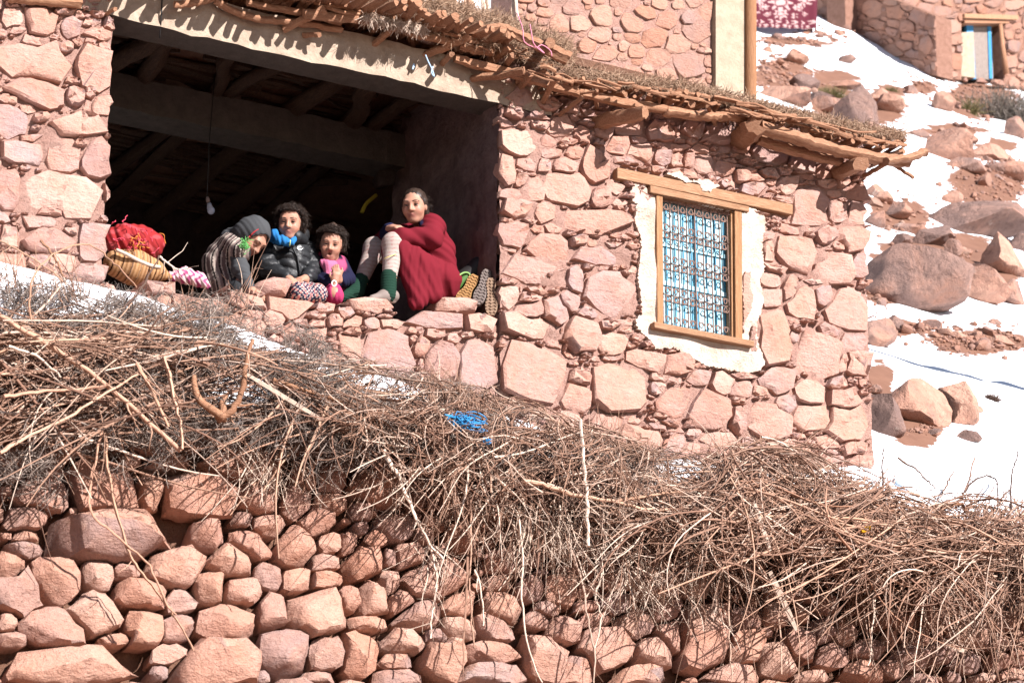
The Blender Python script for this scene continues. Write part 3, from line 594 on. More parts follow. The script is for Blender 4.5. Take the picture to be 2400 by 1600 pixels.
L([z1(1700, 20), z1(2000, 75), z1(2352, 150)], 50/2.94, -0.09)
L([z1(60, -15), z1(300, 10), z1(560, 30)], 60/2.94, -0.05)
L([z3(535, 880), z3(800, 960), z3(1050, 1030), z3(1300, 1085), z3(1560, 1115)], 78/2.94, -0.24)
L([z3(520, 960), z3(800, 1045), z3(1090, 1115)], 74/2.94, -0.14)
L([z3(1400, 1110), z3(1560, 1085), z3(1680, 1045)], 58/2.94, -0.32)
L([z3(1520, 1080), z3(1630, 1055), z3(1678, 1035)], 24/2.94, -0.30)
# joist ends poking out under the eave (each runs back into the wall)
def jend(root, tip, th, Y0=0.04, Y1=-0.24, **k): return log_px('joist_end', [root, ((root[0]+tip[0])/2, (root[1]+tip[1])/2), tip], th, [Y0, (Y0+Y1)/2, Y1], M['log'], house, S=12, **k)
jend(z2(190, 335), z2(360, 190), 50/2.94, 0.02, -0.14); jend(z2(520, 405), z2(880, 245), 58/2.94, 0.02, -0.18); jend(z2(1000, 440), z2(1165, 325), 60/2.94, 0.02, -0.18)
jend(z2(1500, 795), z2(1660, 672), 28/2.94, -0.02, -0.2); jend(z2(1700, 855), z2(2095, 775), np.array([105, 115, 95])/2.94, 0.05, -0.34)
jend(z3(360, 1000), z3(500, 870), np.array([110, 150, 130])/2.94, 0.05, -0.28, wob=0.16); jend(z3(1020, 1210), z3(1235, 1125), 108/2.94, 0.05, -0.30)
jend(z3(1250, 1215), z3(1410, 1125), 32/2.94, -0.05, -0.3); jend(z3(1400, 1105), z3(1590, 1225), 22/2.94, -0.15, -0.28)
jend(z1(1950, 205), z1(2240, 60), np.array([50, 62, 75])/2.94, -0.03, -0.16); jend(z1(700, 115), z1(795, 65), 34/2.94, 0.02, -0.1); jend(z1(2090, 245), z1(2200, 240), 34/2.94, -0.02, -0.12)
jend(z2(690, 445), z2(760, 375), 40/2.94, 0.0, -0.2); jend(z2(1400, 320), z2(1440, 300), 70/2.94, -0.1, -0.36); jend(z2(1120, 490), z2(1180, 380), 40/2.94, 0.0, -0.26)
# short decking sticks laid across the purlins, ends showing in a ragged row
EAVE = np.array([(-60, -28), (300, -40), (560, -22), (800, 62), (960, 92), (1150, 150), (1350, 205), (1600, 236), (1760, 275), (1850, 298), (1990, 330), (2130, 352)], float)
def eave_y(x): return np.interp(x, EAVE[:, 0], EAVE[:, 1])
for k in range(290):
    px = rng.uniform(-200, 2120); py = eave_y(px)+rng.uniform(-24, 6)-(34 if px < 1220 else 0)
    w = on_y(px, py, (-0.06-rng.uniform(0, 0.07)) if px < 1220 else (-0.12-rng.uniform(0.02, 0.14)));
    if px < 560: w = np.array([w[0], w[1]-0.05, ZR+rng.uniform(0.0, 0.06)])
    d = np.array([rng.normal()*0.35, 1.0, rng.normal()*0.10+0.05]); d /= np.linalg.norm(d)
    r0 = rng.choice([0.008, 0.012, 0.017, 0.024], p=[.3, .35, .25, .1])
    log3('roof_stick', np.array([w, w+d*0.14+rng.normal(size=3)*0.006, w+d*0.3]), r0, M['log'], house, 5, 6, 0.14)
for k in range(110):                              # splintered sticks lying along the edge
    px = rng.uniform(600, 2090) if k % 3 else rng.uniform(600, 1220); py = eave_y(px)+rng.uniform(-26, -2)-(26 if px < 1220 else 0)
    s = rng.uniform(0.16, 0.26); Lp = rng.uniform(30, 110)
    Y = -0.18-rng.uniform(0, 0.15) if px > 1220 else -0.08-rng.uniform(0, 0.07)
    log_px('roof_stick', [(px, py), (px+Lp*0.5, py+Lp*0.5*s+rng.normal()*3), (px+Lp, py+Lp*s+rng.normal()*5)], rng.uniform(4, 11), [Y, Y-0.02, Y+rng.normal()*0.03], M['log'], house, n=7, S=6, wob=0.12)
def fuzz(name, n, xr, yf, Yr, length, rad, mat, parent, up=0.4, droop=0.0, seed=0, K=4):
    r = np.random.default_rng(seed); px = r.uniform(*xr, n); py = yf(px, r); Y = r.uniform(*Yr, n)
    p0 = on_y(px, py, Y); d = r.normal(size=(n, 3))+np.array([0, -0.5, up]); d /= np.linalg.norm(d, axis=1)[:, None]
    Ls = length*r.uniform(0.4, 1.3, n); pts = [p0]
    for k in range(K-1):
        d = d+r.normal(size=(n, 3))*0.45+np.array([0, 0, -droop]); d /= np.linalg.norm(d, axis=1)[:, None]
        pts.append(pts[-1]+d*(Ls/(K-1))[:, None])
    P = np.stack(pts, 1); R = rad*r.uniform(0.6, 1.4, (n, 1))*np.linspace(1, 0.45, K)[None]
    V, F = tubes_np(P, R); o = obj(name, V, F, mat, parent, None, False)
    o['kind'] = 'stuff'; return o
fuzz('roof_straw', 9000, (1330, 2120), lambda x, r: eave_y(x)-20-r.uniform(0, 22, len(x)), (-0.22, 0.1), 0.06, 0.0021, M['straw'], house, 0.2, 0.2, 4)
fuzz('roof_brush', 12000, (840, 1340), lambda x, r: eave_y(x)-40-r.uniform(-10, 75, len(x))+np.maximum(x-1180, 0)*0.1, (-0.16, 0.25), 0.085, 0.002, M['straw'], house, 0.4, 0.1, 5)
fuzz('hanging_straw', 700, (850, 1000), lambda x, r: 38+(x-850)*0.18+r.uniform(-8, 8, len(x)), (-0.2, -0.14), 0.06, 0.002, M['bare'], house, -0.6, 0.3, 6)
# lumps of roof earth under the straw, and a few stones
for k in range(46):
    px = rng.uniform(900, 2100); w = on_y(px, eave_y(px)-14-rng.uniform(0, 16), -0.02); s = rng.uniform(0.02, 0.055)
    bm = bmesh.new(); bmesh.ops.create_icosphere(bm, subdivisions=2, radius=1); V = np.array([v.co[:] for v in bm.verts]); F = [tuple(v.index for v in f.verts) for f in bm.faces]; bm.free()
    V = V*np.array([s*1.6, s*1.2, s])*(1+0.25*vnoise(V, 1.6, k)[:, None])+w
    obj('earth_clod', V, F, M['mud'], house, w, True, 40)

# ------------------------------------------------------------------ window
win = empty('window', on_y(1630, 780, 0.05), parent=house)
def zw(x, y): return (1440+x/3.016, 380+y/3.016)
def bar_px(name, quad, y0, y1, mat, parent):     # a timber seen as a quad, from y0 (front) to y1 (back)
    f = [on_y(*zw(*q), 0.0) for q in quad]; fr = [np.array([p[0], y0, p[2]]) for p in f]; bk = [np.array([p[0], y1, p[2]]) for p in f]
    V, F = hexa(fr, bk); V = np.array(V)
    o = obj(name, V, F, mat, parent, V.mean(0), False); b = o.modifiers.new('bevel', 'BEVEL'); b.width = 0.004; b.segments = 2; return o
bar_px('lintel', [(-10, 55), (1230, 318), (1228, 388), (-10, 132)], -0.045, 0.10, M['frame_h'], win)
bar_px('head_board', [(218, 184), (916, 334), (916, 372), (218, 236)], -0.052, 0.06, M['frame_h'], win)
bar_px('frame_post', [(270, 240), (314, 248), (318, 1162), (276, 1155)], -0.04, 0.10, M['frame'], win)
bar_px('frame_post', [(822, 350), (872, 362), (878, 1275), (828, 1262)], -0.04, 0.10, M['frame'], win)
bar_px('frame_bead', [(808, 350), (819, 352), (826, 1258), (814, 1256)], -0.022, 0.034, M['frame'], win)
bar_px('sill_board', [(228, 1152), (936, 1288), (934, 1330), (230, 1196)], -0.075, 0.08, M['frame_h'], win)
n = NT('pale blue shutter paint'); pn = n.noise(16, 5, 0.6); c = n.mix(n.ramp(pn, [(0.35, (0, 0, 0)), (0.75, (1, 1, 1))]), (0.20, 0.42, 0.52), (0.44, 0.62, 0.68)); M['shutter'] = n.done(c, 0.45, n.bump(pn, 0.1, 0.003))
M['shutter_blue'] = plain('blue slat paint', (0.05, 0.22, 0.34), 0.5)
M['iron'] = wood_mat('rusty wrought iron', (0.09, 0.05, 0.038), (0.21, 0.125, 0.095), (0.32, 0.205, 0.165), (6, 6, 6), 0.6)
wx0, wx1 = on_y(*zw(314, 700))[0]+0.004, on_y(*zw(822, 800))[0]-0.004; wz0, wz1 = on_y(*zw(314, 1162))[2], on_y(*zw(314, 250))[2]
YS = 0.036; mid = (wx0+wx1)/2-0.008
for a0, a1 in ((wx0, mid+0.018), (mid+0.032, wx1+0.052)):    # two shutter leaves of planks with blue battens
    leaf = Acc(); leaf.add(*box((a0, YS, wz0), (a1, YS+0.02, wz1))); lf = leaf.build('shutter', M['shutter'], win)
    w = a1-a0
    for t in (0.02, 0.27, 0.5, 0.73, 0.95):
        q = Acc(); q.add(*box((a0+w*t, YS-0.006, wz0), (a0+w*t+0.007, YS, wz1))); q.build('batten', M['shutter_blue'], lf)
    for t in (0.02, 0.36, 0.66, 0.97):
        q = Acc(); q.add(*box((a0, YS-0.010, wz0+(wz1-wz0)*t-0.012), (a1, YS-0.0065, wz0+(wz1-wz0)*t+0.012))); q.build('rail', M['shutter'], lf)
dark = Acc(); dark.add(*box((wx0-0.03, YS+0.03, wz0-0.05), (wx1+0.08, YS+0.06, wz1+0.05))); dark.build('window_back', plain('dark gap', (0.015, 0.02, 0.03), 0.9), win)
grille = empty('grille', (mid, 0.0, wz0), parent=win); YG = -0.004
cols = np.linspace(wx0+0.016, wx1-0.014, 9); rows = wz0+(wz1-wz0)*np.array([0.035, 0.255, 0.50, 0.745, 0.965])
def gtube(name, P, r, parent): V, F = tube(P, r, 5); return obj(name, V, F, M['iron'], parent, np.asarray(P).mean(0), True, 60)
for x in cols: gtube('upright', [(x, YG, wz0), (x, YG, (wz0+wz1)/2), (x, YG, wz1+0.004)], 0.0042, grille)
for z in (wz0+0.006, rows[1], rows[2], rows[3], wz1-0.008): gtube('cross_bar', [(wx0, YG+0.003, z), (mid, YG+0.003, z), (wx1, YG+0.003, z)], 0.0034, grille)
th = np.linspace(0, 1, 13); sp = np.stack([0.020*(1-th*0.55)*np.cos(th*4.6-1.2), np.zeros(13), 0.020*(1-th*0.55)*np.sin(th*4.6-1.2)], 1)
V0, F0 = tube(sp, 0.0030, 5)
scroll_me = {}
for sxn in (1, -1):
    for szn in (1, -1):
        Vm = V0*np.array([sxn, 1, szn]); me = fast_mesh('scroll', Vm, F0, True); me.materials.append(M['iron']); scroll_me[sxn, szn] = me
rm = fast_mesh('rosette', np.array([(0.008*math.cos(a)*(1 if k % 2 else .55), -0.004*(k % 2), 0.008*math.sin(a)*(1 if k % 2 else .55)) for k, a in enumerate(np.arange(8)*math.pi/4)]+[(0, -0.008, 0), (0, 0.005, 0)]), [(k, (k+1) % 8, 8) for k in range(8)]+[((k+1) % 8, k, 9) for k in range(8)], False); rm.materials.append(M['iron'])
def inst(name, me, loc, parent):
    o = bpy.data.objects.new(name, me); col.objects.link(o); place(o, loc, parent); return o
for ri, z in enumerate(rows):
    for i in range(8):
        xc = (cols[i]+cols[i+1])/2
        for sxn in (1, -1):
            for szn in (1, -1):
                if (ri == 0 and szn < 0) or (ri == 4 and szn > 0): continue
                inst('scroll', scroll_me[sxn, szn], (xc-sxn*0.007+rng.normal()*0.001, YG-0.004, z+szn*0.026), grille)
    for x in cols: inst('rosette', rm, (x, YG-0.003, z), grille)
for k, (za, zb) in enumerate(zip(rows[:-1], rows[1:])):
    for i in range(1, 8, 2): inst('rosette', rm, (cols[i], YG-0.003, (za+zb)/2+rng.normal()*0.004), grille)
# lime plaster round the window: an uneven skin a finger thick
from mathutils.geometry import tessellate_polygon, delaunay_2d_cdt
def skin(name, outer, hole, thick, mat, parent, seed=0, step=16):
    r = np.random.default_rng(seed); O = []
    for i in range(len(outer)):
        p, q = np.array(outer[i]), np.array(outer[(i+1) % len(outer)]); k = max(1, int(np.linalg.norm(q-p)/9))
        for t in range(k): O.append(p+(q-p)*t/k+r.normal(size=2)*4.2)
    pts = [Vector(p) for p in O]; edges = [(i, (i+1) % len(O)) for i in range(len(O))]
    H = []
    if hole:
        b = len(pts); H = [Vector(h) for h in hole]; pts += H; edges += [(b+i, b+(i+1) % len(H)) for i in range(len(H))]
    O = np.array(O); x0, y0 = O.min(0); x1, y1 = O.max(0)
    for gx in np.arange(x0, x1, step):
        for gy in np.arange(y0, y1, step):
            g = np.array([gx, gy])+r.normal(size=2)*3
            if in_poly(g[0], g[1], O) and (not hole or not in_poly(g[0], g[1], np.array(hole))): pts.append(Vector(g))
    vs, es, fs, *_ = delaunay_2d_cdt(pts, edges, [], 1, 1e-5)
    vs = np.array([v[:] for v in vs]); C = np.array([vs[list(f)].mean(0) for f in fs])
    keep = in_poly(C[:, 0], C[:, 1], O)
    if hole: keep &= ~in_poly(C[:, 0], C[:, 1], np.array(hole))
    fs = [f for f, k in zip(fs, keep) if k]
    W = on_y(1440+vs[:, 0]/3.016, 380+vs[:, 1]/3.016, 0.0)
    Wf = W.copy(); Wf[:, 1] -= thick*(1+0.5*vnoise(W, 8, seed)); Wb = W.copy(); Wb[:, 1] += 0.02
    n = len(W); F = [tuple(f) for f in fs]+[tuple(i+n for i in f[::-1]) for f in fs]; cnt = {}
    for f in fs:
        for i in range(len(f)):
            e = (f[i], f[(i+1) % len(f)]); cnt[e] = 1
    F += [(a, b, b+n, a+n) for (a, b) in cnt if (b, a) not in cnt]
    return obj(name, np.vstack([Wf, Wb]), F, mat, parent, None, True, 45)
wh = [(272, 238), (874, 372), (878, 1276), (276, 1158)]
pl = skin('plaster_surround', [(130, 105), (180, 140), (225, 232), (560, 300), (880, 372), (918, 345), (975, 335), (1045, 390), (1060, 450), (1030, 540), (1025, 640), (1045, 740), (1010, 850), (1035, 980), (1010, 1080), (985, 1130), (1000, 1300), (1035, 1430), (1010, 1475), (930, 1502), (800, 1478), (640, 1450), (520, 1382), (400, 1322), (270, 1330), (230, 1262), (140, 1192), (128, 1120), (180, 1080), (165, 960), (148, 850), (160, 700), (168, 530), (130, 430), (125, 310), (80, 245), (110, 180)], wh, 0.03, M['plaster'], win, 1)
skin('plaster_patch', [(350, 95), (430, 85), (500, 150), (620, 140), (720, 185), (640, 222), (600, 232), (560, 165), (470, 160)], None, 0.05, M['plaster'], win, 2)
skin('bare_patch', [(885, 800), (935, 790), (925, 880), (950, 960), (940, 1050), (900, 1120), (885, 1220), (880, 1000)], None, 0.045, M['stone'], win, 3)
skin('bare_patch', [(950, 1170), (975, 1180), (965, 1260), (985, 1340), (940, 1350), (935, 1260)], None, 0.045, M['mud'], win, 4)
# ------------------------------------------------------------------ brushwood heaped on the bank and hanging over the retaining wall
UPB = np.array([(-80, 640), (0, 650), (300, 700), (560, 715), (720, 790), (860, 875), (1050, 905), (1300, 1000), (1480, 1062), (1650, 1098), (1760, 1045), (1950, 1095), (2130, 1180), (2480, 1215)], float)
LOB = np.array([(-80, 1060), (0, 1070), (160, 1060), (260, 1005), (400, 985), (560, 985), (700, 1005), (850, 1050), (940, 1130), (1000, 1200), (1200, 1225), (1500, 1265), (1700, 1335), (2100, 1400), (2480, 1430)], float)
def upb(x): return np.interp(x, UPB[:, 0], UPB[:, 1])
def lob(x): return np.interp(x, LOB[:, 0], LOB[:, 1])
def walk(px, py, ang, length, off, curve, kink, K, sag=0.0, lift=0.0, r=None):
    """polyline twigs in the picture, then laid on the bank at off metres: returns (n,K,3)"""
    n = len(px); X = np.zeros((n, K)); Y = np.zeros((n, K)); X[:, 0] = px; Y[:, 0] = py; a = ang.copy(); st = length/(K-1)
    O = np.zeros((n, K)); O[:, 0] = off
    do = r.normal(size=n)*0.02+lift
    for k in range(1, K):
        a = a+curve+r.normal(size=n)*kink
        a = a+sag*np.cos(a)                          # bends towards hanging straight down
        X[:, k] = X[:, k-1]+np.cos(a)*st; Y[:, k] = Y[:, k-1]+np.sin(a)*st
        O[:, k] = np.clip(O[:, k-1]+do+r.normal(size=n)*0.012, -0.03, 0.55)
    top = (Y-upb(X)).min(1)
    for gx, gy, ga, gb in ((565, 918, 85, 40), (900, 905, 100, 20), (640, 800, 80, 18), (1235, 990, 55, 11), (1600, 1108, 60, 10)):   # gaps where the snow shows
        e_ = ((X-gx)/ga)**2+((Y-gy-(X-gx)*0.2)/gb)**2+0.7*np.sin(X*0.11+Y*0.07)*np.sin(Y*0.19-X*0.05); hit = (e_ < 0.8).any(1) & (r.random(n) < 0.82); top = np.where(hit, -999, top)
    return on_bank(X, Y, O), top
def smooth_paths(P):                                # takes out steps where a twig crosses from bank to wall face
    Q = P.copy(); Q[:, 1:-1] = (P[:, :-2]+P[:, 1:-1]*2+P[:, 2:])/4; return Q
def side_twigs(P, R, per, length, r, spread=0.8, K=4):
    n, KK, _ = P.shape; m = n*per; i = np.repeat(np.arange(n), per); k = r.integers(1, KK-1, m)
    p0 = P[i, k]; d = P[i, np.minimum(k+1, KK-1)]-P[i, k]; d /= np.linalg.norm(d, axis=1)[:, None]+1e-9
    pts = [p0]; L = length*r.uniform(0.3, 1.2, m)
    d = d+r.normal(size=(m, 3))*spread; d /= np.linalg.norm(d, axis=1)[:, None]+1e-9
    for q in range(K-1):
        d = d+r.normal(size=(m, 3))*0.3; d /= np.linalg.norm(d, axis=1)[:, None]+1e-9
        pts.append(pts[-1]+d*(L/(K-1))[:, None])
    return np.stack(pts, 1), (R[i, k]*0.55)[:, None]*np.linspace(1, 0.4, K)[None]
def heap(name, mat, n, sampler, angle, length, thick, offr, label, cat, curve=0.05, kink=0.1, K=7, sag=0.0, sides=0, side_len=0.1, lift=0.0, seed=0, taper=0.35, clip=-12, bundle=11, spread=20, holes=0.32):
    r = np.random.default_rng(seed); m = max(1, n//bundle); cx, cy = sampler(m, r); 
    if holes:                                        # the heap has hollows
        hv = np.sin(cx*0.031+seed)*np.sin(cy*0.047+seed*2)+0.6*np.sin(cx*0.083+cy*0.05+seed)*np.sin(cy*0.09-cx*0.03); ok = hv < holes; cx, cy = cx[ok], cy[ok]; m = len(cx)
    i = r.integers(0, m, n)   # twigs lie in bundles
    px = cx[i]+r.normal(size=n)*spread; py = cy[i]+r.normal(size=n)*spread*0.7
    a = angle(cx, cy, r)[i]+r.normal(size=n)*0.22; cv = (r.normal(size=m)*curve)[i]+r.normal(size=n)*curve*0.5; ob = r.uniform(-0.05, 0.05, m)[i]; Ls = r.uniform(*length, n)*np.where(r.random(n) < 0.1, 1.5, 1.0)
    P, top = walk(px, py, a, Ls, np.maximum(r.uniform(*offr, n)+ob, 0.01), cv, kink, K, sag, lift, r); P = smooth_paths(P)
    P = P[top > clip]; n = len(P)
    R = (np.exp(r.uniform(math.log(thick[0]), math.log(thick[1]), n))/2/500)[:, None]*np.linspace(1, taper, K)[None]
    V, F = tubes_np(P, R, 3)
    if sides:
        P2, R2 = side_twigs(P, R, sides, side_len, r); V2, F2 = tubes_np(P2, R2, 3); F = np.vstack([F, F2+len(V)]); V = np.vstack([V, V2])
    o = obj(name, V, F, mat, None, None, True); tag(o, label, cat, kind='stuff'); return o
def band(x0, x1, t0, t1, power=1.0):                # between the upper and lower edge of the heap
    def f(n, r):
        px = r.uniform(x0, x1, n); t = t0+(t1-t0)*r.random(n)**power; return px, upb(px)+(lob(px)-upb(px))*t
    return f
def blobs(lst):
    def f(n, r):
        L = np.array(lst, float); w = L[:, 2]*L[:, 3]; i = r.choice(len(L), n, p=w/w.sum()); q = r.normal(size=(n, 2))*0.5
        return L[i, 0]+L[i, 2]*q[:, 0], L[i, 1]+L[i, 3]*q[:, 1]
    return f
def lying(mean, sd, flip=True):
    def f(px, py, r):
        a = mean+r.normal(size=len(px))*sd
        return np.where(r.random(len(px)) < 0.5, a+np.pi, a) if flip else a
    return f
heap('stick_heap', M['twig'], 1000, band(-60, 820, 0.2, 0.93), lying(-0.05, 0.36), (120, 420), (3.0, 9), (0.10, 0.30), 'heap of long dry tan sticks stacked below the pier of the house', 'brushwood', 0.05, 0.09, 8, sides=2, side_len=0.09, seed=51)
heap('stick_heap', M['bark'], 80, band(-60, 820, 0.2, 0.92), lying(-0.1, 0.5), (160, 400), (5, 10), (0.14, 0.32), 'thicker pinkish sticks lying on the stick heap below the pier', 'brushwood', 0.05, 0.09, 9, sides=1, side_len=0.12, seed=52, bundle=2)
heap('thorn_brush', M['thorn'], 5200, blobs([(100, 690, 150, 60), (300, 745, 220, 60), (470, 745, 150, 50), (560, 800, 170, 80), (700, 830, 110, 70), (760, 940, 130, 110), (640, 960, 120, 70), (80, 1090, 120, 50), (380, 1000, 260, 60), (250, 900, 260, 80)]), lying(0, 1.4), (25, 95), (1.4, 3.2), (0.04, 0.30), 'grey thorny brush tangled over the snow below the parapet', 'brushwood', 0.15, 0.45, 6, sides=2, side_len=0.05, seed=53, clip=-40)
heap('thorn_brush', M['thorn'], 3600, blobs([(850, 900, 90, 60), (930, 960, 140, 70), (820, 1020, 120, 60), (1050, 935, 110, 40), (1180, 1000, 120, 60), (1440, 1060, 60, 30), (1560, 1090, 120, 40)]), lying(0, 1.3), (25, 90), (1.4, 3.0), (0.04, 0.26), 'dark thorny brush along the foot of the house wall', 'brushwood', 0.15, 0.4, 6, sides=2, side_len=0.045, seed=54, clip=-30)
heap('brush_heap', M['twig'], 1250, band(830, 1330, -0.08, 0.8, 1.5), lying(0.25, 0.9), (40, 180), (2.2, 5.5), (0.12, 0.38), 'dense brown brush spilling over the wall below the open room', 'brushwood', 0.12, 0.30, 8, sag=0.05, sides=3, side_len=0.06, seed=55, clip=-45)
heap('brush_heap', M['twig'], 900, band(1280, 1720, -0.1, 0.92, 1.6), lying(0.3, 0.95), (40, 190), (2.2, 5.5), (0.10, 0.36), 'tan brush below the barred window with snow showing between', 'brushwood', 0.12, 0.30, 8, sag=0.05, sides=3, side_len=0.06, seed=56, clip=-45)
heap('brush_heap', M['twig'], 2000, band(1660, 2470, -0.04, 0.95, 1.35), lying(0.22, 0.75), (60, 320), (2.4, 7.5), (0.14, 0.46), 'big tan heap of arching brush at the corner of the house', 'brushwood', 0.10, 0.2, 9, sag=0.04, sides=2, side_len=0.07, seed=57, clip=-45)
heap('brush_heap', M['darktwig'], 2100, band(1660, 2470, 0.05, 0.8, 1.3), lying(0.2, 0.8), (60, 260), (2.0, 4.5), (0.0, 0.2), 'dark inner twigs of the big heap at the house corner', 'brushwood', 0.10, 0.15, 7, sides=1, side_len=0.07, seed=58)  # inner twigs coloured dark to paint the shade inside the heap
heap('hanging_brush', M['twig'], 620, band(900, 2440, 0.45, 0.95), lying(1.5, 0.35, False), (60, 230), (1.8, 4.5), (0.03, 0.25), 'loose dry stems hanging down over the field stones', 'brushwood', 0.03, 0.12, 8, sides=2, side_len=0.06, seed=59)
heap('hanging_brush', M['bare'], 420, blobs([(560, 1060, 60, 40), (640, 1090, 50, 40), (1020, 1300, 40, 80), (1250, 1200, 120, 90), (1380, 1190, 120, 90), (1650, 1300, 60, 120), (1480, 1320, 80, 80)]), lying(1.45, 0.5, False), (40, 150), (2.0, 4.5), (0.06, 0.25), 'bleached pale stems dangling in tufts over the field stones', 'brushwood', 0.04, 0.2, 7, sides=3, side_len=0.06, seed=60, bundle=4)
heap('upright_twigs', M['twig'], 260, lambda n, r: (lambda x: (x, upb(x)+r.uniform(0, 50, n)))(r.uniform(-20, 2420, n)), lying(-1.45, 0.5, False), (40, 130), (1.8, 4.0), (0.1, 0.3), 'thin upright twigs along the top of the brushwood', 'brushwood', 0.06, 0.1, 7, sides=2, side_len=0.05, seed=61, clip=-200)

# single branches that stand out
def zb7(x, y): return (x/2.936, 1066+y/2.936)
def zb8(x, y): return (800+x/2.936, 1066+y/2.936)
def zb9(x, y): return (1600+x/2.936, 1066+y/2.936)
def branch(pts, th, off, mat, label, cat='branch', group=None, taper=0.6, twigs=0, name='dry_branch', S=8, seed=0):
    r = np.random.default_rng(seed+len(label)); pts = np.array(pts, float); n = max(8, 4*len(pts))
    Q = resample(pts, n); off = np.interp(np.linspace(0, 1, n), np.linspace(0, 1, len(np.atleast_1d(off))), np.atleast_1d(off)) if np.ndim(off) else np.full(n, off)
    W = on_bank(Q[:, 0], Q[:, 1], off); W[1:-1] = (W[:-2]+2*W[1:-1]+W[2:])/4; W += r.normal(size=W.shape)*0.0025
    R = th/2*depth_of(W)/FPX*np.linspace(1, taper, n)*(1+r.normal(size=n)*0.07)
    a = Acc(); a.add(*tube(W, R, S, 0.06))
    for k in range(twigs):
        i = r.integers(2, n-1); d = (W[i]-W[i-1]); d /= np.linalg.norm(d); d = d+r.normal(size=3)*0.7; d /= np.linalg.norm(d); L_ = r.uniform(0.04, 0.16)
        p = [W[i]]; 
        for q in range(3): d = d+r.normal(size=3)*0.25; d /= np.linalg.norm(d); p.append(p[-1]+d*L_/3)
        a.add(*tube(p, np.linspace(max(R[i]*0.5, 0.0015), 0.001, 4), 4))
    o = a.build(name, mat, None, True, 50); tag(o, label, cat, group); return o
branch([z4(-40, 575), z4(100, 670), z4(300, 790), z4(600, 980), z4(900, 1230), z4(1240, 1530)], 15, 0.40, M['bark'], 'long straight reddish branch lying diagonally across the stick heap', taper=0.75, twigs=9)
st = branch([z4(1500, 1330), z4(1620, 1230), z4(1680, 1060), z4(1700, 900), z4(1745, 775)], 17, [0.34, 0.38, 0.42, 0.44, 0.46], M['log'], 'forked weathered stump standing up out of the snow gap in the brush', 'stump', taper=0.5, twigs=2, name='forked_stump', S=10)
f2 = np.array([z4(1540, 1310), z4(1450, 1250), z4(1375, 1190), z4(1340, 1100), z4(1335, 1020)]); Wf = on_bank(f2[:, 0], f2[:, 1], 0.36); Wf = resample(Wf, 14)
V, F = tube(Wf, np.linspace(0.019, 0.009, 14), 9, 0.08); obj('fork', V, F, M['log'], st)
f3 = np.array([z4(1530, 1330), z4(1540, 1250), z4(1530, 1200), z4(1600, 1120)]); Wf = resample(on_bank(f3[:, 0], f3[:, 1], 0.33), 10); V, F = tube(Wf, np.linspace(0.02, 0.007, 10), 7, 0.1); obj('fork', V, F, M['log'], st)
HG = 'long stems hanging over the field stones'
branch([zb7(725, -150), zb7(735, 0), zb7(770, 260), zb7(860, 590), zb7(900, 700), zb7(1000, 850), zb7(1150, 1030), zb7(1250, 1180), zb7(1330, 1340)], 8, 0.30, M['bark'], 'pair member: long bowed brown stem reaching down to the big bottom stones', group=HG, twigs=3)
branch([zb7(700, -150), zb7(660, 0), zb7(610, 330), zb7(700, 480), zb7(850, 590), zb7(1030, 770), zb7(1130, 1000), zb7(1210, 1100)], 7, 0.31, M['bark'], 'thin bowed brown stem that crosses the longer bowed stem', group=HG, twigs=2)
branch([(1360, 985), (1367, 1060), (1372, 1130), (1378, 1200), (1379, 1280)], 8, 0.40, M['bare'], 'straight pale stake standing upright in the brush below the window', 'stake', taper=0.9, name='wooden_stake')
branch([zb8(1250, 175), zb8(1400, 205), zb8(1600, 270), zb8(1900, 325), zb8(2100, 372), zb8(2300, 372)], 11, 0.38, M['bark'], 'thick reddish branch lying level across the brush below the window', twigs=5)
branch([zb8(1900, 315), zb8(2100, 285), zb8(2352, 250)], 8, 0.37, M['bark'], 'short reddish side branch below the barred window', twigs=2)
branch([zb8(290, -30), zb8(350, 80), zb8(420, 190), zb8(480, 350), zb8(525, 470), zb8(600, 600), zb8(700, 720)], 10, 0.30, M['bare'], 'bleached crooked branch leaning over the field stones', twigs=14)
branch([zb8(600, 600), zb8(650, 800), zb8(650, 960), zb8(620, 1080), zb8(615, 1270)], 6, 0.26, M['bare'], 'bleached drooping stem ending in a pale twig fan', group=HG, twigs=12)
for k, p in enumerate([[zb8(890, 300), zb8(892, 600), zb8(888, 1000), zb8(920, 1320)], [zb8(1215, 400), zb8(1245, 700), zb8(1240, 950), zb8(1280, 1300), zb8(1380, 1570)], [zb8(1590, 660), zb8(1660, 900), zb8(1700, 1150), zb8(1745, 1380), zb8(1735, 1570)], [zb8(1800, 800), zb8(1745, 960), zb8(1790, 1100), zb8(1750, 1330)], [zb8(870, 700), zb8(850, 1100), zb8(838, 1500)], [zb8(920, 780), zb8(970, 1000), zb8(975, 1180)], [zb9(640, 380), zb9(690, 500), zb9(690, 800), zb9(665, 1050), zb9(680, 1510)], [zb9(1290, 620), zb9(1325, 900), zb9(1310, 1200), zb9(1275, 1450)], [zb9(300, 620), zb9(320, 1000), zb9(320, 1300), zb9(345, 1560)], [zb9(1900, 760), zb9(1920, 980), zb9(1880, 1200)], [zb9(2290, 1050), zb9(2270, 1250), zb9(2275, 1420)]]):
    branch(p, 5.5, 0.27, M['bare'] if k % 2 else M['twig'], 'thin pale stem hanging straight down over the field stones', group='straight hanging stems', twigs=4, seed=k)
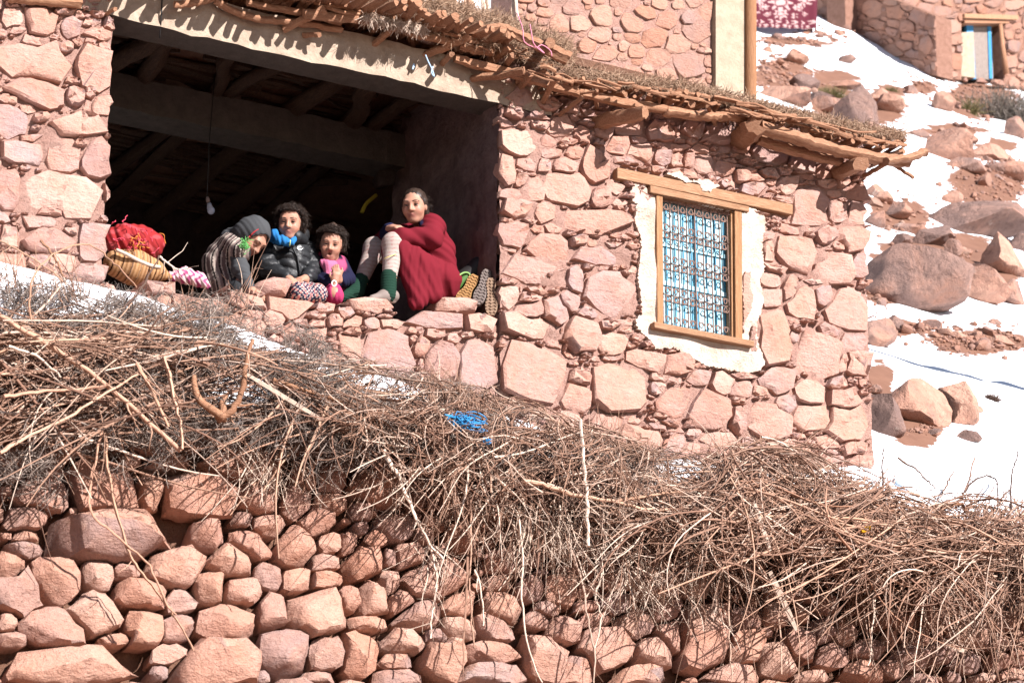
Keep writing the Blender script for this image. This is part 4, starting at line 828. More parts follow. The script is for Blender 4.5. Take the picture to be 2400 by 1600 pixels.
def plank(pts, w, off, label):
    pts = np.array(pts, float); W = on_bank(pts[:, 0], pts[:, 1], off); d = W[1]-W[0]; L_ = np.linalg.norm(d); d /= L_
    s = np.cross(d, FW); s /= np.linalg.norm(s); nn = np.cross(s, d); h = w/2*depth_of(W[0])/FPX; a = Acc()
    V = []
    for t, ww in ((0, 0.75), (0.3, 1.0), (0.7, 1.0), (1.0, 0.6)):
        c = W[0]+d*L_*t; V += [c-s*h*ww-nn*0.006, c+s*h*ww-nn*0.006, c+s*h*ww+nn*0.006, c-s*h*ww+nn*0.006]
    F = [(4*i+k, 4*i+(k+1) % 4, 4*i+4+(k+1) % 4, 4*i+4+k) for i in range(3) for k in range(4)]+[(3, 2, 1, 0), (12, 13, 14, 15)]
    a.add(V, F); tag(a.build('plank_offcut', M['bare'], None, False), label, 'plank')
plank([zb9(600, 800), zb9(785, 1205)], 13, 0.36, 'pale flat wooden slat hanging out of the lower edge of the big heap')
plank([zb9(495, 330), zb9(605, 660)], 9, 0.42, 'narrow pale slat sticking up inside the big heap')
plank([z4(1700, 1010), z4(2230, 1330)], 9, 0.36, 'thin split slat slanting down beside the forked stump')
plank([zb9(1780, 1285), zb9(1935, 1345)], 13, 0.30, 'short pink board end lying on the stones under the big heap')
branch([zb9(1320, 525), zb9(1220, 650), zb9(1150, 720), zb9(1050, 760)], 22, [0.34, 0.3, 0.24, 0.18], M['log'], 'thick dark log end poking out of the hollow of the big heap', 'log', taper=0.9, name='log_end', S=10)
branch([z4(1880, 1050), z4(2100, 1120), z4(2352, 1205)], 12, 0.32, M['log'], 'stout brown stick pointing to the middle brush heap', twigs=1)
branch([z4(940, 940), z4(1050, 1130), z4(1155, 1370)], 9, 0.42, M['bark'], 'forked pink stick hanging off the front of the stick heap', twigs=4)
branch([z4(1130, 900), z4(1180, 1100), z4(1240, 1330), z4(1260, 1530)], 10, 0.43, M['bark'], 'upright pink stick beside the end of the long diagonal branch', twigs=6)
branch([z4(0, 1560), z4(200, 1430), z4(430, 1330), z4(700, 1160), z4(950, 1010)], 9, 0.42, M['bark'], 'long pink stick rising across the front of the stick heap', twigs=4)
branch([z4(30, 1165), z4(250, 1140), z4(600, 1110), z4(760, 1090)], 10, 0.41, M['bark'], 'level pale stick across the middle of the stick heap', twigs=3)
branch([z4(60, 820), z4(250, 880), z4(340, 960), z4(420, 1030)], 8, 0.42, M['bare'], 'bent pale stick on the face of the stick heap', twigs=3)
branch([z4(210, 640), z4(205, 500), z4(230, 350), z4(330, 210), z4(480, 130), z4(620, 120), z4(720, 185), z4(800, 260), z4(945, 405)], 5, 0.42, M['bark'], 'thin arched twig rising in front of the pier', twigs=3)
branch([z4(850, 560), z4(960, 440), z4(1030, 330), z4(1095, 200)], 6, 0.30, M['darktwig'], 'dark forked twig leaning in front of the straw basket', twigs=3)
branch([z4(-20, 80), z4(150, 170), z4(300, 265), z4(440, 375)], 6, 0.40, M['bark'], 'slanting twig in front of the foot of the pier', twigs=2)
branch([z4(280, 90), z4(360, 190), z4(405, 260), z4(430, 330)], 7, 0.40, M['log'], 'stubby brown twig leaning on the pier', twigs=1)
branch([z4(1100, 200), z4(1160, 245), z4(1230, 290), z4(1310, 280)], 5, 0.05, M['bare'], 'pale thorny twig tip against the dark doorway', twigs=5)
DT = 'dark bare stems standing against the snow'
for k, p in enumerate([[zb9(1880, 350), zb9(1940, 250), zb9(1975, 150), zb9(2010, 5)], [zb9(2265, 380), zb9(2258, 200), zb9(2280, 80), zb9(2310, -20)], [zb9(1930, 270), zb9(2000, 180), zb9(2090, 145), zb9(2160, 185), zb9(2172, 390)], [zb9(1380, 330), zb9(1375, 100), zb9(1380, -60)], [zb9(1790, 260), zb9(1830, 170), zb9(1865, 110)], [zb9(1480, 20), zb9(1600, 95), zb9(1680, 170), zb9(1740, 230)], [zb9(2170, 360), zb9(2200, 290), zb9(2250, 240)]]):
    branch(p, 5, 0.3, M['darktwig'], 'dark bare stem standing up against the snow by the house corner', group=DT, twigs=4, seed=k)
branch([zb9(1790, 360), zb9(1850, 340), zb9(1930, 345), zb9(1945, 400)], 12, 0.3, M['log'], 'thick dark bent root on top of the brush beside the snow', 'root', twigs=1, name='bent_root')
# bits caught in the brush
def tangle(name, ctr, rad, n, mat, th, label, cat, off, seed):
    r = np.random.default_rng(seed); c = on_bank(np.array(ctr[0]), np.array(ctr[1]), off); a = Acc()
    for k in range(n):
        P = c+r.normal(size=(5, 3))*np.array([rad, rad*0.5, rad*0.45]); a.add(*tube(resample(P, 16), th, 4))
    tag(a.build(name, mat, None, True), label, cat)
M['twine'] = plain('blue plastic twine', (0.03, 0.22, 0.48), 0.45)
tangle('twine', (1090, 985), 0.045, 16, M['twine'], 0.0028, 'tangle of bright blue plastic twine caught in the brush', 'twine', 0.42, 1)
tangle('twine', (1145, 1035), 0.02, 5, M['twine'], 0.002, 'small dark blue scrap of twine deeper in the brush', 'twine', 0.36, 2)
def blob(name, ctr, size, mat, label, cat, off, seed, axis=0):
    c = on_bank(np.array(ctr[0]), np.array(ctr[1]), off); t = np.linspace(0, 1, 9); prof = np.array([0.5, 0.9, 1, 1, .95, 1, .9, .5, .35]); d = np.array([0.8, 0.1, 0.4 if axis == 0 else -0.3]); d /= np.linalg.norm(d)
    V, F = tube(c+d*((t-0.5)*size*2.2)[:, None], prof*size*0.45, 10); tag(obj(name, V, F, mat, None, c, True, 40), label, cat)
blob('plastic_bottle', zb9(900, 640), 0.07, plain('deep blue plastic', (0.01, 0.05, 0.12), 0.2), 'crushed dark blue plastic bottle inside the hollow of the big heap', 'bottle', 0.16, 1)
blob('plastic_bottle', zb9(1500, 205), 0.05, plain('pale blue plastic', (0.35, 0.48, 0.62), 0.25), 'pale blue plastic bottle on the snow behind the big heap', 'bottle', 0.06, 2, 1)
blob('yellow_wrapper', zb9(1260, 510), 0.03, plain('yellow foil', (0.65, 0.33, 0.02), 0.35), 'small yellow wrapper beside the thick dark log end', 'wrapper', 0.40, 3)
heap('stick_heap', M['bark'], 90, band(1650, 2440, 0.05, 0.8), lying(0.2, 0.5), (160, 420), (5, 10), (0.25, 0.45), 'thicker pinkish sticks lying across the big heap at the house corner', 'brushwood', 0.06, 0.08, 9, sides=2, side_len=0.1, seed=62, bundle=2)
heap('stick_heap', M['bare'], 60, band(850, 1650, 0.1, 0.8), lying(0.4, 0.8), (100, 280), (4, 8), (0.2, 0.36), 'pale thicker sticks scattered on the brush below the window', 'brushwood', 0.06, 0.1, 8, sides=2, side_len=0.09, seed=63, bundle=1)
heap('brush_heap', M['darktwig'], 2000, band(830, 1720, -0.05, 0.7, 1.4), lying(0.3, 0.9), (50, 220), (2.0, 4.5), (0.0, 0.17), 'dark inner twigs of the brush between the pier and the window', 'brushwood', 0.12, 0.2, 7, sides=2, side_len=0.06, seed=64, clip=-40)  # dark colour paints the shade deep in this brush
heap('stick_heap', M['darktwig'], 1000, band(-60, 830, 0.2, 0.9), lying(0.0, 0.5), (100, 330), (2.5, 6), (0.0, 0.14), 'dark sticks at the bottom of the stick heap below the pier', 'brushwood', 0.06, 0.1, 7, sides=1, side_len=0.07, seed=65)  # dark colour imitates the shade at the bottom of the heap
# ------------------------------------------------------------------ boulders, rubble and far houses on the snowy slope
def ico(sub):
    bm = bmesh.new(); bmesh.ops.create_icosphere(bm, subdivisions=sub, radius=1.0); V = np.array([v.co[:] for v in bm.verts]); F = [tuple(v.index for v in f.verts) for f in bm.faces]; bm.free(); return V, F
ICO3, ICO2 = ico(4), ico(2)
def rock(V0, r, facets=9, hard=(0.42, 0.82), rough=0.22, seed=0):
    V = V0*(1+rough*vnoise(V0, 1.3, seed)[:, None])
    for k in range(facets):
        n = r.normal(size=3); n[2] = abs(n[2])*0.8; n /= np.linalg.norm(n); h = V @ n; lim = h.max()*r.uniform(*hard); V = V-n*(np.maximum(h-lim, 0)*0.98)[:, None]
    return V*(1+0.05*vnoise(V0, 4.5, seed+3)[:, None])
def boulder(x, y, w, h, label, group=None, mat='boulder', tilt=0.0, sub=ICO3, seed=0, facets=13, deep=0.9, name='boulder'):
    r = np.random.default_rng(seed+int(x)); base = on_hill(x, y+h*0.40); d = depth_of(base); sx_, sz_ = w*0.64*d/FPX, h*0.66*d/FPX
    V = rock(sub[0], r, facets, seed=seed+x*0.37); V = V/np.abs(V).max(0)
    e_r, e_u, e_f = RT, np.array([0, 0, 1.0]), np.array([FW[0], FW[1], 0])/math.cos(PITCH)
    c, s = math.cos(tilt), math.sin(tilt)
    u, v = V[:, 0]*sx_, V[:, 2]*sz_*1.05
    W = base+e_r*(u*c+v*s)[:, None]+e_u*(-u*s+v*c)[:, None]+e_f*(V[:, 1]*min(sx_, sz_*1.3)*deep)[:, None]+e_u*sz_*0.72
    o = obj(name, W, sub[1], M[mat], None, base, True, 26); tag(o, label, 'boulder', group); return o
def B3(x, y, w, h, *a, **k): return boulder(1600+x/2.94, y/2.94, w/2.94, h/2.94, *a, **k)
def B6(x, y, w, h, *a, **k): return boulder(1600+x/2.94, 533+y/2.94, w/2.94, h/2.94, *a, **k)
GB = 'boulders lying on the snowy slope'
B3(700, 680, 320, 160, 'smooth grey pink boulder just behind the roof straw', seed=1)
B3(830, 550, 190, 150, 'rounded grey boulder at the edge of the rubble by the wooden post', seed=2)
B3(1010, 690, 340, 130, 'low flat pale boulder between the mossy patch and the roof', seed=3, tilt=0.05)
B3(1240, 790, 330, 330, 'big split red boulder with a small snow cap behind the roof end', seed=4, tilt=0.35)
B3(780, 420, 150, 120, 'dark angular boulder standing at the top of the rubble', seed=5)
B3(1785, 715, 150, 160, 'upright block shaped boulder casting a shadow on the snow path', seed=6, facets=14)
B3(1430, 725, 170, 120, 'dark low boulder in the bare patch beside the big split boulder', seed=7)
B3(1800, 1030, 320, 250, 'broad red boulder just above the broken earth mound', seed=8)
B3(2110, 1040, 300, 130, 'long low boulder with snow in front of it', seed=9, tilt=0.2)
B3(2290, 900, 180, 150, 'dark grey boulder half sunk in the snow below the shrub', seed=10)
B3(2060, 1470, 720, 300, 'largest smooth mauve boulder on the slope', seed=11, tilt=-0.1)
B3(1480, 1450, 160, 110, 'small mauve boulder beside the upper house corner', GB, seed=12)
B3(1390, 1390, 120, 90, 'small mauve boulder beside the upper house corner', GB, seed=13)
B3(1340, 1490, 150, 130, 'small mauve boulder beside the upper house corner', GB, seed=14)
B6(1580, 335, 650, 420, 'wide orange and grey boulder with pale lichen beside the house corner', seed=15, tilt=-0.22)
B6(1700, 60, 300, 150, 'loose boulder topped with small stones above the lichen boulder', seed=16, tilt=-0.3)
B6(2060, 430, 330, 240, 'pinkish boulder leaning between two darker ones', seed=17)
B6(2250, 240, 300, 260, 'dark overhanging boulder with a black hollow under it', seed=18)
B6(2280, 470, 190, 200, 'shaded triangular boulder under the overhanging one', seed=19)
B6(1330, 700, 250, 230, 'rough red boulder touching the middle of the house corner', seed=20, tilt=0.4)
B6(1400, 1300, 240, 340, 'tall rounded boulder at the foot of the house corner', seed=21)
B6(1590, 1190, 500, 330, 'long dark boulder slanting down the snow behind the tall rounded one', seed=22, tilt=0.55)
B6(1900, 1270, 250, 290, 'split reddish boulder at the lower end of the long dark one', seed=23)
B6(1990, 1475, 150, 75, 'small flat block lying alone on the snow', seed=24, facets=13)
B6(2040, 1290, 75, 65, 'little wedge stone beside the split reddish boulder', seed=25, sub=ICO2)
B6(1330, 1130, 90, 80, 'small mottled stone between the house corner and the long dark boulder', seed=26, sub=ICO2)
for k, (x, y, w, h) in enumerate([(930, 640, 180, 120), (1120, 560, 200, 90), (1330, 660, 140, 100), (1640, 860, 160, 90), (1930, 900, 200, 80), (1960, 1180, 260, 120), (2220, 1190, 300, 130), (1850, 1330, 120, 90), (1560, 1520, 200, 90), (1330, 1330, 130, 100), (1120, 420, 120, 70), (1560, 610, 110, 60)]):
    B3(x, y, w, h, 'weathered red rock half sunk in the upper snow slope', 'half sunk rocks on the upper slope', seed=40+k)
for k, (x, y, w, h) in enumerate([(1480, 70, 160, 110), (1880, 170, 120, 120), (1960, 310, 110, 130), (1480, 650, 130, 130), (2150, 640, 100, 45), (1720, 1420, 110, 60), (2330, 60, 160, 160), (2200, 760, 170, 80), (1900, 740, 110, 60)]):
    B6(x, y, w, h, 'weathered red rock bedded in the snow beside the house corner', 'bedded rocks beside the house corner', seed=60+k)
tg = on_hill(*[1600+2130/2.94, 533+1185/2.94]); r_ = np.random.default_rng(5)
def tuft(px, py, w, h, mat, label, n=260, seed=0, name='dry_shrub', rad=0.004):
    r = np.random.default_rng(seed); b = on_hill(px, py+h*0.4); s = depth_of(b)/FPX; P0 = b+RT*(r.normal(size=n)*w*0.22*s)[:, None]+np.array([0, 0, 1.0])*(r.uniform(-0.1, 0.1, n)*h*s)[:, None]
    d = r.normal(size=(n, 3))+np.array([0, 0, 0.9]); d /= np.linalg.norm(d, axis=1)[:, None]; pts = [P0]
    for k in range(5): d = d+r.normal(size=(n, 3))*0.3; d /= np.linalg.norm(d, axis=1)[:, None]; pts.append(pts[-1]+d*(h*s*0.16*r.uniform(0.5, 1.4, n))[:, None])
    P = np.stack(pts, 1); V, F = tubes_np(P, np.linspace(1, 0.4, 6)[None]*rad*r.uniform(0.7, 1.3, (n, 1)), 3)
    o = obj(name, V, F, mat, None, b, True); tag(o, label, 'shrub'); return o
M['moss'] = twig_mat('mossy green', [(0, (0.07, 0.075, 0.025)), (0.5, (0.14, 0.13, 0.05)), (1, (0.20, 0.15, 0.07))])
M['greyshrub'] = twig_mat('grey shrub', [(0, (0.10, 0.09, 0.08)), (0.5, (0.20, 0.17, 0.15)), (1, (0.15, 0.13, 0.10))])
tuft(2370, 230, 190, 120, M['greyshrub'], 'grey twiggy shrub on the rubble below the blue door', 900, 1, rad=0.007)
tuft(1945, 200, 70, 40, M['moss'], 'mossy green cushion between the grey boulders', 500, 2, 'moss_cushion')
tuft(2085, 206, 40, 24, M['moss'], 'small round green cushion in the snow path', 300, 3, 'moss_cushion')
tuft(2260, 650, 50, 40, M['moss'], 'yellowish grass tuft between the lichen boulder and the pinkish one', 260, 4, 'grass_tuft', 0.003)
tuft(2325, 935, 34, 22, M['darktwig'], 'small dark dead tuft alone on the snow', 260, 5, 'dead_tuft', 0.003)
tuft(2265, 240, 60, 50, M['moss'], 'green brown weeds at the edge of the rubble below the blue door', 260, 6, 'weed_tuft')
# rubble: single stones on the bare patches
RUB = [(1820, 178, 65, 40, 46, 12), (1870, 95, 110, 14, 40, 13), (2280, 225, 90, 45, 34, 13), (2320, 430, 90, 50, 60, 12), (2300, 800, 110, 30, 56, 15), (2150, 768, 60, 14, 14, 16), (2110, 500, 60, 40, 14, 14), (2230, 303, 85, 10, 20, 11), (2165, 205, 28, 12, 12, 9), (2145, 1015, 45, 8, 10, 9), (2255, 600, 22, 14, 10, 10), (2060, 700, 30, 30, 8, 12)]
r = np.random.default_rng(77); rub_me = []
for k in range(10):
    V = rock(ICO2[0], r, 7, seed=k*3.3); V = V/np.abs(V).max(0)*np.array([1, 0.8, r.uniform(0.5, 0.85)])
    me = fast_mesh('rubble_stone', V, ICO2[1], True); me.set_sharp_from_angle(angle=math.radians(32)); me.materials.append(M['far_stone']); rub_me.append(me)
PN = ['the rubble below the wooden post', 'the pale rubble under the hanging carpet', 'the rubble below the blue door', 'the broken red earth mound', 'the stone row across the lower snow', 'the thin end of the lower stone row', 'the scree beside the roof end', 'the thin stone line above the broad boulder', 'the small bare patch in the snow path', 'the foot of the split boulder', 'the gap behind the lichen boulder', 'the ground against the house corner']
for (cx, cy, a, b, n, s), place_name in zip(RUB, PN):
    q = r.normal(size=(n, 2))*0.55; pp = on_hill_many(cx+a*q[:, 0], cy+b*q[:, 1])
    for k in range(n):
        if cx+a*q[k, 0] < 1768: continue
        p = pp[k]; sc = s*np.exp(r.normal()*0.4)/2*depth_of(p)/FPX
        o = bpy.data.objects.new('rubble_stone', rub_me[k % 10]); col.objects.link(o); o.location = p+np.array([0, 0, sc*0.3]); o.scale = (sc*1.5, sc*1.5, sc*1.5); o.rotation_euler = (r.normal()*0.3, r.normal()*0.3, r.uniform(0, 6.28))
        tag(o, 'small red stone among '+place_name, 'stone', 'stones of '+place_name)
V_, F_ = ICO2; gv = []; gf = []; nn_ = 0                              # gravel between them, too small and many to count
ic1 = ico(1)
for (cx, cy, a, b, n, s), place_name in zip(RUB, PN):
    m = n*9; q = r.normal(size=(m, 2))*0.62; pp = on_hill_many(cx+a*q[:, 0], cy+b*q[:, 1])
    for k in range(m):
        if cx+a*q[k, 0] < 1768: continue
        p = pp[k]; sc = s*0.5*np.exp(r.normal()*0.4)/2*depth_of(p)/FPX; Vr = ic1[0]*r.uniform(0.7, 1.2, ic1[0].shape)*np.array([1.1, 1.0, 0.75])*sc
        gv.append(Vr+p+np.array([0, 0, sc*0.25])); gf.append(np.array(ic1[1])+nn_); nn_ += len(Vr)
tag(obj('gravel', np.vstack(gv), np.vstack(gf), M['far_stone'], None, None, False), 'loose red gravel strewn over the bare patches of the slope', 'gravel', kind='stuff')
# unseen pole added beside the house to cast the shadow across the snow
sv = -np.array(SUN[:]); pa, pb = on_hill(2030, 826)-sv*3.4, on_hill(2440, 925)-sv*3.4; dv = pb-pa; pe = pb+dv*2.6
V, F = tube(resample([pa-dv*0.6, pa, pb, pe], 24), np.linspace(0.045, 0.075, 24), 8, 0.1); tag(obj('shadow_pole', V, F, M['log'], None, None, True, 50), 'long bare pole added out of view to cast a shadow on the snow', 'pole')
# --- far houses at the top of the slope
def far_wall(name, parent, quad_px, p0, n, mat, seed, size=20, slope=0.0, limit=300, hole=None, backs=None):
    Q = np.array(quad_px, float); to3 = lambda px, py: on_plane(px, py, p0, n)
    inside = lambda x, y: in_poly(x, y, Q) & (~in_poly(x, y, np.array(hole)) if hole is not None else True)
    bb = (Q[:, 0].min(), Q[:, 1].min(), Q[:, 0].max(), Q[:, 1].max()); k = (bb[2]-bb[0])*(bb[3]-bb[1])/size/size
    A = pack([], inside, bb, (size, size*0.6, size*0.38), (int(k*2.5), int(k*4), int(k*5)), slope, (0.5, 0.9), seed)
    W = to3(Q[:, 0], Q[:, 1]); nn = np.asarray(n, float)
    if nn @ (np.asarray(p0)-CAM) > 0: nn = -nn
    bd = Acc()
    for q in (backs or [quad_px]):
        q = np.array(q, float); Wq = to3(q[:, 0], q[:, 1]); m = len(q)
        bd.add(np.vstack([Wq, Wq-nn*0.35]), [tuple(range(m)), tuple(range(2*m-1, m-1, -1))]+[(i, (i+1) % m, (i+1) % m+m, i+m) for i in range(m)])
    wall = bd.build(name, M['mud'] if mat is M['upper_stone'] else M['far_mud'], parent)
    sc = depth_of(W.mean(0))/FPX
    lay_stones(A, outlines(A, inside, K=12, gap=0.9, limit=1.2), to3, nn, mat, wall, seed=seed+1, limit=limit, proud=(0.3*sc*4, 1.2*sc*4), back=0.02)
    return wall
# house just above the roof, cement corner and post
UY = 2.6
up = empty('upper_house', on_y(1600, 210, UY), 'stone house wall with cement corner pillar rising behind the brushwood roof', 'house')
UQ = [(1212, -60), (1668, -60), (1668, 262), (1500, 232), (1212, 150)]
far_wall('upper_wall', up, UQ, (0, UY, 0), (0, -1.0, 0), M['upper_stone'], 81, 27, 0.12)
f = [on_y(x, y, UY) for x, y in ((1668, -60), (1748, -60), (1748, 270), (1668, 262))]; V, F = hexa([p+np.array([0, -0.05, 0]) for p in f], [p+np.array([0, 0.35, 0]) for p in f]); obj('cement_pillar', V, F, M['cement'], up, None, False)
f = on_y(1759, -60, UY-0.06); g = on_y(1759, 236, UY-0.06); V, F = tube([f, (f+g)/2, g], 0.042, 10, 0.03); obj('corner_post', V, F, M['pole'], up, None, True, 50)
# far house with a shaded side, a lit front and a blue door
gp = on_hill(2190, 172); nf = np.array([0.30, -1.0, 0]); nf /= np.linalg.norm(nf); ns = np.array([-1.0, -0.02, 0]); ns /= np.linalg.norm(ns)
fh = empty('far_house', gp, 'rubble house with a blue door at the top of the snow', 'house')
DOORQ = [(2254, 52), (2352, 48), (2352, 186), (2254, 186)]
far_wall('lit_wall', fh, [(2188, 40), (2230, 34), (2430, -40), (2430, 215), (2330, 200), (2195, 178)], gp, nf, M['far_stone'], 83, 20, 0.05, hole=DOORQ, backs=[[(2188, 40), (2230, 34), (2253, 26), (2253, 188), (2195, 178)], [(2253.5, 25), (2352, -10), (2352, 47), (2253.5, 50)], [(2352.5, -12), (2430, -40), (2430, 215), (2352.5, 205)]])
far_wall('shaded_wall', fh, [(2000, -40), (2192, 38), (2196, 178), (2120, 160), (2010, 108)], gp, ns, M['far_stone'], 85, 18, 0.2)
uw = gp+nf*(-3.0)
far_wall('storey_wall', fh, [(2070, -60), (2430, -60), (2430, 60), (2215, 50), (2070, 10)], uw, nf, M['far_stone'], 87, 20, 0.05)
def fq(name, quad, off, mat, parent, th=0.06):
    f = [on_plane(np.array(x), np.array(y), gp, nf)+nf*off for x, y in quad]; V, F = hexa(f, [p-nf*th for p in f]); return obj(name, V, F, mat, parent, None, False)
M['bluedoor'] = wood_mat('peeling blue door paint', (0.02, 0.10, 0.24), (0.04, 0.22, 0.42), (0.10, 0.34, 0.52), (6, 6, 2))
M['greydoor'] = wood_mat('bare grey door boards', (0.10, 0.075, 0.065), (0.22, 0.18, 0.16), (0.36, 0.30, 0.27), (7, 7, 2))
M['dark'] = plain('dark interior', (0.02, 0.017, 0.016), 0.95)
dr = fq('door', [(2292, 58), (2340, 58), (2344, 182), (2296, 180)], -0.14, M['greydoor'], fh)
fq('door_edge', [(2277, 54), (2293, 56), (2300, 182), (2284, 180)], -0.11, M['bluedoor'], dr); fq('door_edge', [(2329, 58), (2336, 58), (2340, 180), (2333, 180)], -0.12, M['bluedoor'], dr)
fq('doorway', [(2240, 40), (2365, 40), (2365, 200), (2240, 200)], -0.25, M['dark'], fh)
fq('door_lintel', [(2250, 36), (2376, 40), (2376, 50), (2250, 46)], 0.10, M['frame_h'], fh, 0.35); fq('door_lintel', [(2256, 48), (2360, 50), (2360, 57), (2256, 56)], 0.05, M['log'], fh, 0.3)
fq('plaster_jamb', [(2256, 76), (2284, 74), (2288, 182), (2254, 178)], -0.02, M['cement'], fh, 0.2)
p = [on_plane(np.array(x), np.array(y), gp, nf)+nf*0.06 for x, y in ((2338, 60), (2342, 110), (2352, 175))]; V, F = tube(p, [0.035, 0.045, 0.055], 8, 0.1); obj('door_post', V, F, M['log'], fh)
# shaded wall and corner behind the carpet
gp2 = on_hill(1985, 85); sw = empty('back_house', gp2, 'dark shaded stone house wall beside the hanging carpet', 'house')
far_wall('back_wall', sw, [(1900, -60), (1975, -60), (1985, 86), (1945, 82), (1900, 70)], gp2, ns, M['far_stone'], 89, 16, 0.1)
f = [on_plane(np.array(x), np.array(y), gp2, nf)+nf*0.1 for x, y in ((1968, -60), (2008, -60), (2012, 100), (1972, 92))]; V, F = hexa(f, [p-nf*0.4 for p in f]); obj('clay_corner', V, F, M['far_mud'], sw, None, False)
# carpet hung out to dry: dark red with pale flowers
def carpet():
    gp3 = on_hill(1830, 74); nu, nv = 56, 60; us = np.linspace(1748, 1906, nu); V = []; C = []
    def pale(u, v):                                  # u 0..1 across, v 0..1 down (visible lower half)
        if v > 0.86: return (math.sin(u*70)+math.sin(v*90)) > 0.35
        if 0.74 < v < 0.86: return math.sin(u*52+math.sin(v*60)) > 0.45
        for cx, cy, rr in ((0.42, 0.18, 0.20), (0.16, 0.33, 0.085), (0.68, 0.33, 0.085), (0.42, 0.55, 0.115), (0.10, 0.12, 0.11), (0.78, 0.10, 0.12), (0.22, 0.58, 0.05), (0.62, 0.60, 0.05), (0.78, 0.52, 0.05), (0.08, 0.52, 0.04)):
            d = math.hypot(u-cx, (v-cy)*0.62); a = math.atan2((v-cy)*0.62, u-cx)
            if d < rr*(0.72+0.28*math.cos(a*8)) and not (rr*0.32 < d < rr*0.45): return True
        return False
    for i, u in enumerate(us):
        for j in range(nv):
            v = j/(nv-1); t = i/(nu-1); fold = (0.05 if t > 0.86 else 0.015)*math.sin(t*30)*(0.5+v)
            p = on_plane(np.array(u), np.array(-55+v*(124+(6*t))), gp3, nf)+nf*(0.12+fold); V.append(p); C.append((0.36, 0.24, 0.235) if pale(t, max(0, v*1.75-0.75)) else (0.075, 0.010, 0.02))
    idx = np.arange(nu*nv).reshape(nu, nv); F = np.stack([idx[:-1, :-1], idx[1:, :-1], idx[1:, 1:], idx[:-1, 1:]], -1).reshape(-1, 4)
    o = obj('carpet', np.array(V), F, colmat('woven carpet', 0.95, (60, 0.4, 0.01)), None, None, True, None, np.array(C)); tag(o, 'dark red carpet with pale flower pattern hung out beside the wooden post', 'carpet')
    m = o.modifiers.new('thickness', 'SOLIDIFY'); m.thickness = 0.02
    q = [on_plane(np.array(1745.0), np.array(-58.0), gp3, nf), on_plane(np.array(1910.0), np.array(-58.0), gp3, nf)]; V, F = tube([q[0]-RT*0.3, (q[0]+q[1])/2, q[1]+RT*0.3], 0.03, 6); return o
carpet()
# bundle of upright sticks leaning on the upper house behind the roof brush
for k in range(16):
    px = rng.uniform(985, 1235); b0 = on_y(px, 95, 1.2); t0 = on_y(px+rng.normal()*25, -40-rng.uniform(0, 30), 1.3)
    V, F = tube(resample([b0, (b0+t0)/2+rng.normal(size=3)*0.02, t0], 7), rng.uniform(0.008, 0.02), 6, 0.08)
    o = obj('leaning_stick', V, F, M['bark'] if k % 2 else M['bare'], None, None, True, 50); tag(o, 'pale stick leaning upright behind the roof brush', 'stick', 'sticks leaning behind the roof brush')
# ------------------------------------------------------------------ implicit surfaces for bodies and clothes
def cap(a, b, ra, rb=None, col=0, k=0.03, op=1): return dict(t='c', a=np.asarray(a, float), b=np.asarray(b, float), ra=ra, rb=ra if rb is None else rb, col=col, k=k, op=op)
def ell(c, r, ax=None, col=0, k=0.02, op=1): return dict(t='e', c=np.asarray(c, float), r=np.asarray(r, float), ax=np.eye(3) if ax is None else np.asarray(ax), col=col, k=k, op=op)
def sph(c, r, col=0, k=0.02, op=1): return cap(c, np.asarray(c)+np.array([0, 0, 1e-4]), r, r, col, k, op)
def pd(p, P):
    if p['t'] == 'c':
        ba = p['b']-p['a']; pa = P-p['a']; h = np.clip(pa @ ba/(ba @ ba), 0, 1)
        return np.linalg.norm(pa-h[:, None]*ba, axis=1)-(p['ra']+(p['rb']-p['ra'])*h)
    q = (P-p['c']) @ p['ax'].T; k0 = np.linalg.norm(q/p['r'], axis=1); k1 = np.linalg.norm(q/p['r']**2, axis=1)+1e-9
    return k0*(k0-1)/k1
def sdf(prims, P):
    d = None
    for p in prims:
        q = pd(p, P); k = p['k']
        if d is None: d = q; continue
        if p['op'] > 0:
            h = np.maximum(k-np.abs(d-q), 0)/k; d = np.minimum(d, q)-h*h*k*0.25
        else:
            h = np.maximum(k-np.abs(-d-q), 0)/k; d = np.maximum(d, -q)+h*h*k*0.25
    return d
